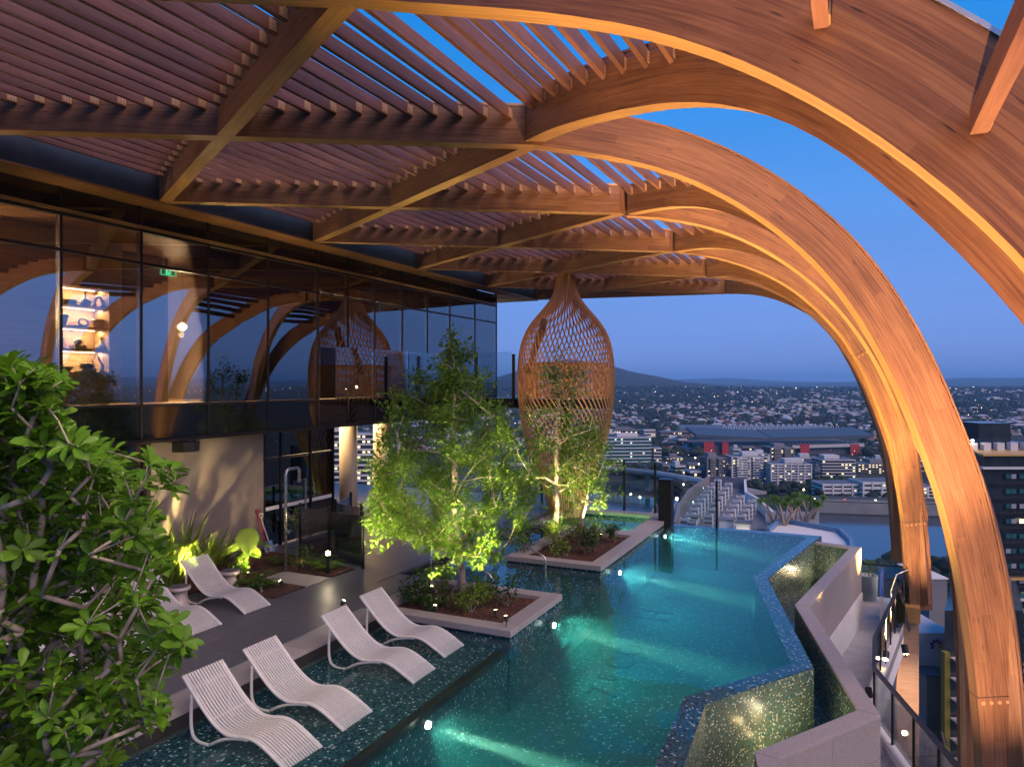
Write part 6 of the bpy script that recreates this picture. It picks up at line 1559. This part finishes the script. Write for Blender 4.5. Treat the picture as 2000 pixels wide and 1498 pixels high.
def condenser(px, py, d, s_, label):
    p = Dp(px, py, d); t = thing('condenser_unit', label, 'condenser', (p.x, p.y, NZ), 'condenser units on the neighbouring roof'); x, y = p.x, p.y
    mb = MB(); mb.box(x - .5 * s_, x + .5 * s_, y - .4 * s_, y + .4 * s_, NZ + .02, NZ + 1.9 * s_); mb.build('casing', M['cwhite'], t)
    mb = MB(); mb.tube([(x, y, NZ + 1.9 * s_), (x, y, NZ + 2.02 * s_)], .34 * s_, 12); mb.build('fan', M['cgrey'], t)
    mb = MB()
    for k in range(3): mb.box(x - .42 * s_, x + .42 * s_, y - .41 * s_, y - .403 * s_, NZ + (.3 + .5 * k) * s_, NZ + (.62 + .5 * k) * s_)
    mb.build('grille', M['cgrey'], t)
CU = [(1350 + 6.5 * i, 995, 97 + 4.2 * i, 1.15) for i in range(9)] + [(1384 + 6.5 * i, 992, 96 + 5 * i, 1.15) for i in range(7)] + [(1416 + 6 * i, 1005, 92 + 4 * i, 1.15) for i in range(6)] + [(1448 + 7 * i, 995, 96 + 4 * i, 1.15) for i in range(4)] + [(1338, 1010, 93, 1.2), (1352, 1008, 92, 1.1)]
for i, (px, py, d, s_) in enumerate(CU):
    condenser(px, py, d, s_, ['pale boxy condenser unit in the row nearest the screen wall of the neighbouring roof', 'pale boxy condenser unit in the second row from the screen wall of the neighbouring roof', 'pale boxy condenser unit in the third row from the screen wall of the neighbouring roof', 'pale boxy condenser unit in the short row beside the curved parapet', 'low condenser unit close behind the pool edge, left of its pair', 'low condenser unit close behind the pool edge, right of its pair'][0 if i < 9 else 1 if i < 16 else 2 if i < 22 else 3 if i < 26 else i - 22])
for i, (px, d, lab) in enumerate(((1452, 88, 'brightly lit white roof vent box near the pool edge'), (1497, 84, 'second brightly lit white roof vent box, beside the curved parapet'), (1420, 90, 'white roof vent box in front of the condenser rows'))):
    p = Dp(px, 748, d); t = thing('roof_vent', lab, 'vent', (p.x, p.y, NZ)); mb = MB(); mb.box(p.x - .8, p.x + .8, p.y - .8, p.y + .8, NZ + .01, NZ + 2.6); mb.build('vent_body', M['render'], t)
    mb = MB(); mb.box(p.x - .95, p.x + .95, p.y - .95, p.y + .95, NZ + 2.6, NZ + 2.75); mb.build('vent_cap', M['cgrey'], t)
    if i < 2: point('roof_lamp', (p.x + .2, p.y - 1.8, NZ + 1.2), 60, (1, .86, .55), .1, t)
t = thing('satellite_dish', 'dark satellite dish on the neighbouring roof by the fence post', 'satellite dish', Dp(1358, 1010, 90).to_tuple()); p = Dp(1358, 1008, 90)
mb = MB(); mb.lathe(p, [(.05, -.25), (.5, -.1), (.85, .12), (.8, .14)], 20); mb.build('dish', M['cgrey'], t); mb = MB(); mb.tube([(p.x, p.y, NZ), (p.x, p.y, p.z - .2)], .07, 6); mb.build('mast', M['cgrey'], t)
wr = thing('white_roof', 'flat pale roof with a rounded blue edged corner beyond the pool', 'roof', Dp(1600, 1050, 72).to_tuple())
P = [Dp(px, 748, d) for px, d in ((1500, 78), (1525, 84), (1640, 78), (1662, 73), (1668, 62), (1560, 52), (1480, 60))]
mb = MB(); mb.prism([(p.x, p.y) for p in P], GZ, -11.6); mb.build('roof_slab', M['render'], wr)
mb = MB()
for a_, b_ in zip(P[:4], P[1:5]): mb.bar((a_.x, a_.y, -11.35), (b_.x, b_.y, -11.35), .35, .5)
mb.build('roof_edge', plain('blue_edge', (.12, .22, .34), .5), wr)

# pandanus palms on the roof garden
def pandanus(px, py, d, label):
    b = Dp(px, py, d); t = thing('pandanus_palm', label, 'palm tree', b.to_tuple(), 'pandanus palms'); tr = MB(); lf = MB()
    for k in range(4):
        a = R.uniform(0, 6.28); q = R.uniform(.6, 1.6); h = R.uniform(2.3, 3.6); tip = b + Vector((q * math.cos(a), q * math.sin(a), h))
        tr.tube([b, b.lerp(tip, .5) + Vector((0, 0, .2)), tip], [.16, .12, .1], 6)
        for j in range(46):
            az = R.uniform(0, 6.28); el = R.uniform(-.1, 1.3); L = R.uniform(.9, 1.35); dd = Vector((math.cos(az) * math.cos(el), math.sin(az) * math.cos(el), math.sin(el))); s_ = Vector((-math.sin(az), math.cos(az), 0)) * .055
            m_ = tip + dd * L * .55; e_ = tip + dd * L * .9 - Vector((0, 0, L * .38)); lf.add([tip - s_, tip + s_, m_ + s_, m_ - s_, e_], [(0, 1, 2, 3), (3, 2, 4)])
    tr.build('trunk', M['twig'], t, smooth=True); lf.build('crown', M['leaf_tree'], t)
for px, py, d, lab in ((1512, 1026, 86, 'pandanus palm nearest the curved parapet'), (1532, 1028, 82, 'pandanus palm second from the curved parapet'), (1552, 1027, 86, 'pandanus palm in the middle of the roof garden clump'), (1570, 1028, 83, 'pandanus palm at the river side of the clump'), (1583, 1024, 90, 'pandanus palm furthest from the curved parapet')): pandanus(px, py, d, lab)
t = MB(); P = [Dp(px, 748, d) for px, d in ((1495, 80), (1600, 80), (1600, 95), (1495, 95))]; t.prism([(p.x, p.y) for p in P], GZ, -12.3); tag(t.build('roof_garden', M['concrete']), 'raised concrete roof garden bed under the pandanus palms', 'roof garden')

# dark office tower at right, yellow balcony tower
ot = banded('office_tower', 'tall dark office tower with gold edged ledges at the right', 'office tower', 1922, 2160, 887, 165, 4, 19, 0, 'cdark', 'cdark', 0, bandh=.1, plant=False)
a_, b_ = frame(1922, 2160, 0, 165); u = (b_ - a_).normalized(); v = Vector((-u.y, u.x, 0)); w = (b_ - a_).length; top = HC + (CPY - 887) / FPX * 165; fh = (top - GZ) / 19
M['gold'] = plain('gold_ledge', (.62, .36, .10), .4); M['winpale'] = plain('pale_blind', (.30, .30, .34), .5)
for z, m_ in ((top, 'gold'), (top - 3.0, 'cwhite'), (top - fh * 8.3, 'gold'), (top - fh * 9.7, 'cwhite'), (top - fh * 14, 'gold'), (top - fh * 17, 'gold')):
    mb = MB(); mb.prism([(p.x, p.y) for p in (a_ - u * .6 - v * .6, b_ + u * .6 - v * .6, b_ + u * .6 + v * 36, a_ + u * 17 + v * 36, a_ - u * .9 + v * .5)], z - .25, z + .2); mb.build('ledge', M[m_], ot)
mb = MB(); mb.prism([(p.x, p.y) for p in (a_ + u * .6 + v * .6, b_ + v * .6, b_ + v * 34, a_ + u * 17.5 + v * 34)], GZ, top - .3); mb.build('side_wall', M['cdark'], ot)
for i in range(17):
    zc = top - 3.2 - fh * (i + .5)
    mb = MB(); mb.bar(a_ + u * .5 - v * .02 + Vector((0, 0, zc + fh * .5 - a_.z)), b_ - v * .02 + Vector((0, 0, zc + fh * .5 - b_.z)), .3, .3); mb.build('floor_band', M['darkframe'], ot)
    for k in range(10):
        p = a_ + u * (1.2 + 3.1 * (k // 2) + 1.25 * (k % 2) + 4.2) - v * .12; p.z = zc
        q = R.random(); m_ = 'lit' if q < .05 else ('winpale' if q < .5 else 'cteal')
        mb = MB(); mb.bar(p - u * .55, p + u * .55, .1, 1.0); mb.build('window', M[m_], ot)
for k in range(5):
    mb = MB(); p = a_ + u * (3 + 3.2 * k) + v * 9; cbox(mb, p, u, v, 1.7, 1.5, top + .2, top + 2.0)
    t = mb.build('condenser_unit', M['cwhite']); tag(t, 'white condenser unit on the dark tower roof', 'condenser', 'condenser units on the dark tower')
mb = MB(); cbox(mb, a_ + u * 9 + v * 18, u, v, 17, 12, top - .2, top + 1.8); cbox(mb, a_ + u * 14 + v * 22, u, v, 8, 9, top + 1.8, top + 6.2); mb.build('roof_plant', M['cdark'], ot)
p = a_ + u * 2.4 + v * 8; point('roof_lamp', (p.x, p.y, top + 2.4), 260, (1, .85, .6), .2, ot); mb = MB(); mb.lathe((p.x, p.y, top + 2.6), [(.1, -.25), (.4, 0), (.1, .25)], 10); mb.build('lamp_globe', M['streetw'], ot)
yt = thing('apartment_tower', 'yellow edged apartment tower with white stacked balconies below the railing', 'apartments', Dp(1870, 1300, 108).to_tuple())
a_, b_ = frame(1850, 1900, 0, 108); u = (b_ - a_).normalized(); v = Vector((-u.y, u.x, 0)); top = zat(1195, 108)
mb = MB(); mb.prism([(p.x, p.y) for p in (a_ + u * .2 + v * 1.0, a_ + u * 12 + v * 1.0, a_ + u * 22 + v * 17, a_ + u * 11 + v * 17)], GZ, top); mb.build('wall', M['cdark'], yt)
mb = MB(); cbox(mb, a_ + u * .1 + v * .6, u, v, .8, 1.0, GZ, top - 6); mb.build('yellow_wall', plain('yellow_render', (.24, .19, .02), .6), yt)
mb = MB(); cbox(mb, a_ + u * 11 + v * 9, u, v, 6, 5, top, top + 3.5); mb.build('roof_plant', M['cgrey'], yt)
mb = MB(); cbox(mb, a_ + u * 3.4 + v * .9, u, v, .5, .5, GZ, top - 4); mb.build('pier', M['cwhite'], yt)
for i in range(15):
    z = top - 7 - 3.0 * i
    for k in range(2):
        p = a_ + u * (2.0 + 3.6 * k) - v * .2; mb = MB(); cbox(mb, p, u, v, 2.5, 1.8, z, z + .2); cbox(mb, p - v * .85, u, v, 2.5, .12, z + .2, z + 1.05); mb.build('balcony', M['cwhite'], yt)
        mb = MB(); q = p + v * .6; mb.box(q.x - .12, q.x + .12, q.y - .12, q.y + .12, z + 2.5, z + 2.7)
        if (i + k) % 2: mb.build('balcony_lamp', M['lit'], yt)
# white wall with a petal emblem, low roofs below the terrace
wb = thing('white_building', 'white building with a coloured petal emblem below the terrace', 'building', Dp(1830, 1270, 120).to_tuple())
a_, b_ = frame(1805, 1853, 0, 122); u = (b_ - a_).normalized(); v = Vector((-u.y, u.x, 0)); zt = zat(1235, 122)
mb = MB(); cbox(mb, (a_ + b_) / 2 + v * 5, u, v, 6, 10, GZ, zt); mb.build('wall', M['render'], wb)
ec = Dp(1828, 1258, 121.9)
for k, (an, col) in enumerate(((.5, (.55, .10, .05)), (1.3, (.05, .10, .45)), (2.1, (.30, .04, .30)), (2.9, (.08, .03, .30)), (-.3, (.65, .35, .03)), (3.7, (.05, .12, .42)))):
    mb = MB(); dd = u * math.cos(an) + Vector((0, 0, math.sin(an))); ss = u * -math.sin(an) + Vector((0, 0, math.cos(an))); b0 = ec - v * .12
    vs = [b0 + dd * (.35 + .75 * t_) + ss * .28 * math.sin(PI * t_) for t_ in (0, .25, .5, .75, 1)] + [b0 + dd * (.35 + .75 * t_) - ss * .28 * math.sin(PI * t_) for t_ in (.75, .5, .25)]
    mb.add(vs + [p + v * .1 for p in vs], [tuple(range(8)), tuple(range(15, 7, -1))] + [(i, (i + 1) % 8, 8 + (i + 1) % 8, 8 + i) for i in range(8)]); mb.build('petal', plain('petal_paint', col, .5), wb)
for i, (l_, r_, tp, d, lab) in enumerate(((1815, 1850, 1130, 150, 'flat white roof beside the far arch post'), (1690, 1770, 1350, 70, 'dark low roof under the terrace edge'), (1810, 1850, 1320, 118, 'blue grey roof below the petal emblem wall'), (1720, 1800, 1130, 190, 'low riverside roof beneath the far trees'))):
    a_, b_ = frame(l_, r_, 0, d); u = (b_ - a_).normalized(); v = Vector((-u.y, u.x, 0)); t = thing('low_building', lab, 'building', ((a_ + b_) / 2).to_tuple()); z = zat(tp, d)
    mb = MB(); cbox(mb, (a_ + b_) / 2 + v * 6, u, v, (b_ - a_).length, 12, GZ, z); mb.build('wall', M['cgrey'], t); mb = MB(); cbox(mb, (a_ + b_) / 2 + v * 6, u, v, (b_ - a_).length + .4, 12.4, z, z + .25); mb.build('roof', M['render'] if i == 0 else M['croof'], t)

# ---- far houses: the nearest 300 are things, the rest one mass
def house_mesh(wm, rm, w, dp, h, rh):
    mb = MB(); mb.prism([(-w, -dp), (w, -dp), (w, dp), (-w, dp)], 0, h); me = mb.mesh('house_wall'); me.materials.append(wm)
    r = MB(); o = .6; k = max(.1, w - dp)
    r.add([(-w - o, -dp - o, h), (w + o, -dp - o, h), (w + o, dp + o, h), (-w - o, dp + o, h), (-k, 0, h + rh), (k, 0, h + rh)], [(0, 1, 5, 4), (1, 2, 5), (2, 3, 4, 5), (3, 0, 4), (3, 2, 1, 0)]); mr = r.mesh('house_roof'); mr.materials.append(rm)
    return me, mr
RM = [plain('pale_roof', (.20, .22, .27), .6, 0, .1, .2), plain('white_roof_sheet', (.44, .45, .50), .5, 0, .1, .2), plain('rust_roof', (.20, .085, .055), .7, 0, .1, .2), plain('slate_roof', (.07, .075, .09), .7, 0, .1, .2)]
WM = [plain('pale_house_wall', (.66, .62, .60), .7, 0, .1, .2), plain('cream_house_wall', (.56, .48, .38), .7, 0, .1, .2)]
HM = [(house_mesh(WM[i % 2], RM[i % 4], 7.0 + (i % 3) * 1.6, 5.2 + (i % 2), 4.6 + (i % 3) * 1.2, 2.6), ['pale', 'white', 'rust', 'slate'][i % 4]) for i in range(8)]
spots = []
BAN = [(1362, 1692, 838, 905), (1170, 1295, 834, 930), (1375, 1600, 868, 960), (1600, 1765, 878, 990), (1855, 1965, 772, 800)]
k = 0
while len(spots) < 2700 and k < 20000:
    k += 1; px = R.uniform(1120, 2060) if R.random() < .86 else R.uniform(600, 1120); py = 762 + 125 * R.random() ** 1.15
    if any(a <= px <= b and c <= py <= d for a, b, c, d in BAN): continue
    if px > 1880 and py > 850: continue
    if px < 1420 and py < 790 + (1400 - px) * .03 and R.random() < .9: continue
    if noise.noise(Vector((px * .012, py * .06, 2))) < .0 and R.random() < .8: continue
    p, d = onland(px, py)
    if d > 5200: continue
    spots.append((d, p))
spots.sort(key=lambda s_: s_[0])
cum = {0: MB(), 1: MB(), 2: MB(), 3: MB(), 4: MB(), 5: MB()}
LABH = {'pale': 'small pale roofed house among dark trees on the suburb slopes', 'white': 'small white roofed house among dark trees on the suburb slopes', 'rust': 'small rust red roofed house among dark trees on the suburb slopes', 'slate': 'small slate roofed house among dark trees on the suburb slopes'}
for i, (d, p) in enumerate(spots):
    j = R.choices(range(8), weights=[3, 3, 2, 2.2, 3, 3, 2, 2.2])[0]; (mw, mr), nm = HM[j]; rz = R.choice([.3, .3 + PI / 2]) + R.gauss(0, .15); sc = R.uniform(.55, 1.0) * (1 + .12 * smst(1500, 4000, d))
    if i < 300:
        t = thing('suburban_house', LABH[nm], 'house', (p.x, p.y, p.z - .3), 'houses on the suburb slopes', rz); t.scale = (sc, sc, sc)
        inst('wall', mw, t); inst('roof', mr, t)
    else:
        Mx = Matrix.Translation(p - Vector((0, 0, .3))) @ Matrix.Rotation(rz, 4, 'Z') @ Matrix.Scale(sc, 4)
        cum[4 + j % 2].add([Mx @ v.co for v in mw.vertices], [tuple(q.vertices) for q in mw.polygons]); cum[j % 4].add([Mx @ v.co for v in mr.vertices], [tuple(q.vertices) for q in mr.polygons])
far = MB(); slot = []
for j in range(6):
    far.add(cum[j].v, cum[j].f, None, j)
stuff(tag(far.build('distant_houses', RM + WM), 'distant mass of small houses covering the suburb slopes', 'houses'))
# dark tree crowns between the houses, and on the river bank
ICO = []
ph = (1 + 5 ** .5) / 2
for a_, b_ in ((1, ph), (-1, ph), (1, -ph), (-1, -ph)): ICO += [(0, a_, b_), (a_, b_, 0), (b_, 0, a_)]
ICO = [Vector(v).normalized() for v in ICO]
FI = []
for i in range(12):
    for j in range(i + 1, 12):
        for l_ in range(j + 1, 12):
            if all((ICO[a] - ICO[b]).length < 1.2 for a, b in ((i, j), (j, l_), (i, l_))): FI.append((i, j, l_) if (ICO[j] - ICO[i]).cross(ICO[l_] - ICO[i]).dot(ICO[i]) > 0 else (i, l_, j))
def blob(mb, c, r, mi=0):
    for q in range(3):
        o = c + Vector((R.gauss(0, .4), R.gauss(0, .4), R.gauss(0, .2))) * r; rr = r * R.uniform(.5, .85)
        mb.add([o + Vector((v.x, v.y, v.z * .85)) * rr * R.uniform(.75, 1.25) for v in ICO], FI, None, mi)
mb = MB(); cnt = 0
while cnt < 8200:
    px = R.uniform(1120, 2060) if R.random() < .88 else R.uniform(600, 1120); py = 757 + 135 * R.random() ** 1.2
    if any(a + 4 <= px <= b - 4 and c <= py <= d for a, b, c, d in BAN[:1]) or (px > 1880 and py > 852): continue
    p, d = onland(px, py)
    if d > 6500: continue
    r = R.uniform(4, 7.5) * (1 + .5 * smst(1800, 4500, d)); blob(mb, p + Vector((0, 0, r * .5)), r, cnt % 2); cnt += 1
stuff(tag(mb.build('suburb_trees', [plain('dusk_foliage', (.018, .036, .018), .9, 0, .5, .3), plain('dusk_foliage_dark', (.008, .018, .014), .9, 0, .5, .3)]), 'dark tree crowns filling the gaps between suburb houses', 'trees'))
mb = MB()
for k in range(260):
    q = R.random()
    if q < .4: px, d, z = R.uniform(1680, 1880), R.uniform(255, 312), GZ
    elif q < .6: px, d, z = R.uniform(1290, 1600), R.uniform(520, 560), GZ
    elif q < .8: px, d, z = R.uniform(1160, 1330), R.uniform(600, 680), GZ
    else: px, d, z = R.uniform(1600, 1800), R.uniform(485, 600), GZ
    p = Dp(px, 748, d); p.z = z; r = R.uniform(3, 6); blob(mb, p + Vector((0, 0, r * .7)), r, k % 2)
stuff(tag(mb.build('riverside_trees', [bpy.data.materials['dusk_foliage'], bpy.data.materials['dusk_foliage_dark']]), 'dark leafy trees lining both river banks', 'trees'))
# lit windows and lamps far off
mb = MB(); cnt = 0
while cnt < 600:
    px = R.uniform(1120, 2060) if R.random() < .8 else R.uniform(500, 1120); py = 756 + 150 * R.random() ** 1.4
    if px > 1890 and py > 860: continue
    p, d = onland(px, py)
    if d > 7500: continue
    s_ = d / FPX * R.choice([.35, .5, .6, .9]); o = p + Vector((0, 0, R.uniform(3, 7)))
    mb.add([o + Vector((v.x, v.y, v.z)) * s_ for v in ICO], FI, None, R.choices([0, 1, 2], weights=[5, 4, 1.2])[0]); cnt += 1
for k in range(420):                                # the same town goes on to the side, where the windows mirror it
    az = R.uniform(30, 120); r = R.uniform(500, 5000); x = r * math.sin(rad(az)); y = r * math.cos(rad(az)); s_ = r / FPX * .6; o = Vector((x, y, terr(x, y) + 5))
    mb.add([o + v * s_ for v in ICO], FI, None, R.choices([0, 1, 2], weights=[5, 4, 1.2])[0])
stuff(tag(mb.build('town_lights', [emit('warm_town_light', (1, .66, .36), 3.6), emit('white_town_light', (1, .92, .82), 3.2), emit('cool_town_light', (.55, .9, .85), 1.6)]), 'scattered lit windows and lamps of the far town', 'lights'))

# ================================================================== LAMPS FIXED TO THE STRUCTURE, AND ADDED FILL LAMPS
# warm floodlights stand at the feet of the arches and wash their soffits
def flood(loc, aim, W, col, size, label, blend=.7):
    t = thing('arch_floodlight', label, 'floodlight', loc, 'arch floodlights'); p = Vector(loc); a = (Vector(aim) - p).normalized()
    mb = MB(); mb.tube([p - a * .09, p + a * .12], .07, 12, cap=False); mb.build('housing', M['black'], t); mb = MB(); mb.tube([p - a * .085, p - a * .08], .06, 12); mb.build('lens', M['warm'], t)
    mb = MB(); mb.tube([p - Vector((0, 0, .16)), p - a * .05], .015, 6); mb.build('bracket', M['black'], t)
    spot('arch_beam', p + a * .125, aim, W, col, size, blend, .05, t)
flood((.75, 12.6, -1.7), (-.6, 12.7, 7.0), 5200, GOLD, 46, 'floodlight at the foot of the nearest standing arch')
flood((.25, 17.0, -2.1), (-1.0, 17.6, 7.0), 7500, GOLD, 46, 'floodlight at the second arch foot beyond the parapet')
flood((.95, 22.2, -2.1), (-1.0, 22.4, 6.5), 8000, GOLD, 50, 'floodlight at the foot of the farthest standing arch')
flood((.9, 6.0, -1.6), (-.9, 7.2, 8.2), 5000, GOLD, 50, 'floodlight at the foot of the arch above the camera')
flood((2.2, 8.6, -1.6), (-.2, 12.3, 6.4), 13000, (1, .60, .30), 56, 'broad floodlight washing the face of the large arch')
flood((1.3, 14.2, -1.6), (-.4, 17.4, 6.4), 7000, (1, .62, .28), 62, 'broad floodlight washing the face of the second arch')
flood((1.0, 18.6, -1.6), (-.3, 22.4, 5.6), 9500, (1, .64, .24), 62, 'broad floodlight washing the face of the farthest arch')

flood((1.95, 8.9, -1.7), (1.65, 13.0, 1.6), 2300, (1, .60, .34), 66, 'floodlight washing the lower leg of the large arch')
flood((.62, 18.9, -1.9), (1.25, 23.0, 1.2), 2600, (1, .62, .30), 60, 'floodlight washing the lower leg of the farthest arch')
flood((-.75, 3.0, -.05), (.1, 7.0, 7.2), 5500, (1, .58, .32), 62, 'floodlight on the parapet washing the nearest arch face')
flood((-2.5, 1.65, 8.0), (-5.6, 3.9, 2.3), 620, (1, .90, .58), 58, 'added fill downlight on the canopy beam over the broad leaved shrub')  # lamp out of view, added to brighten the shrub leaves
for x, y, lab in ((-12.5, 8.3, 'canopy uplight hidden in the garden bed behind the loungers'), (-12.3, 14.05, 'canopy uplight at the foot of the garden fence'), (-11.6, 18.6, 'canopy uplight beside the plunge pool')):
    flood((x, y, .22), (x + .5, y, 8.2), 170, GOLD, 85, lab)
flood((1.0, 18.9, -3.6), (1.28, 22.75, -5.6), 700, (1, .70, .52), 80, 'added fill lamp under the terrace edge lighting the post of the far arch')  # added lamp that lifts the dark post below the shoe
# ================================================================== AIR
hz = bpy.data.materials.new('haze_air'); hz.use_nodes = True; hn = hz.node_tree.nodes; hl = hz.node_tree.links; hn.remove(hn['Principled BSDF'])
pv = hn.new('ShaderNodeVolumePrincipled'); pv.inputs['Color'].default_value = (.28, .60, 1, 1); pv.inputs['Density'].default_value = 7.5e-5; pv.inputs['Anisotropy'].default_value = 0
hl.new(pv.outputs[0], hn['Material Output'].inputs['Volume'])
mb = MB(); mb.prism([(-26000, -26000), (26000, -26000), (26000, 26000), (-26000, 26000)], -140, 260)
stuff(mb.build('haze', hz))
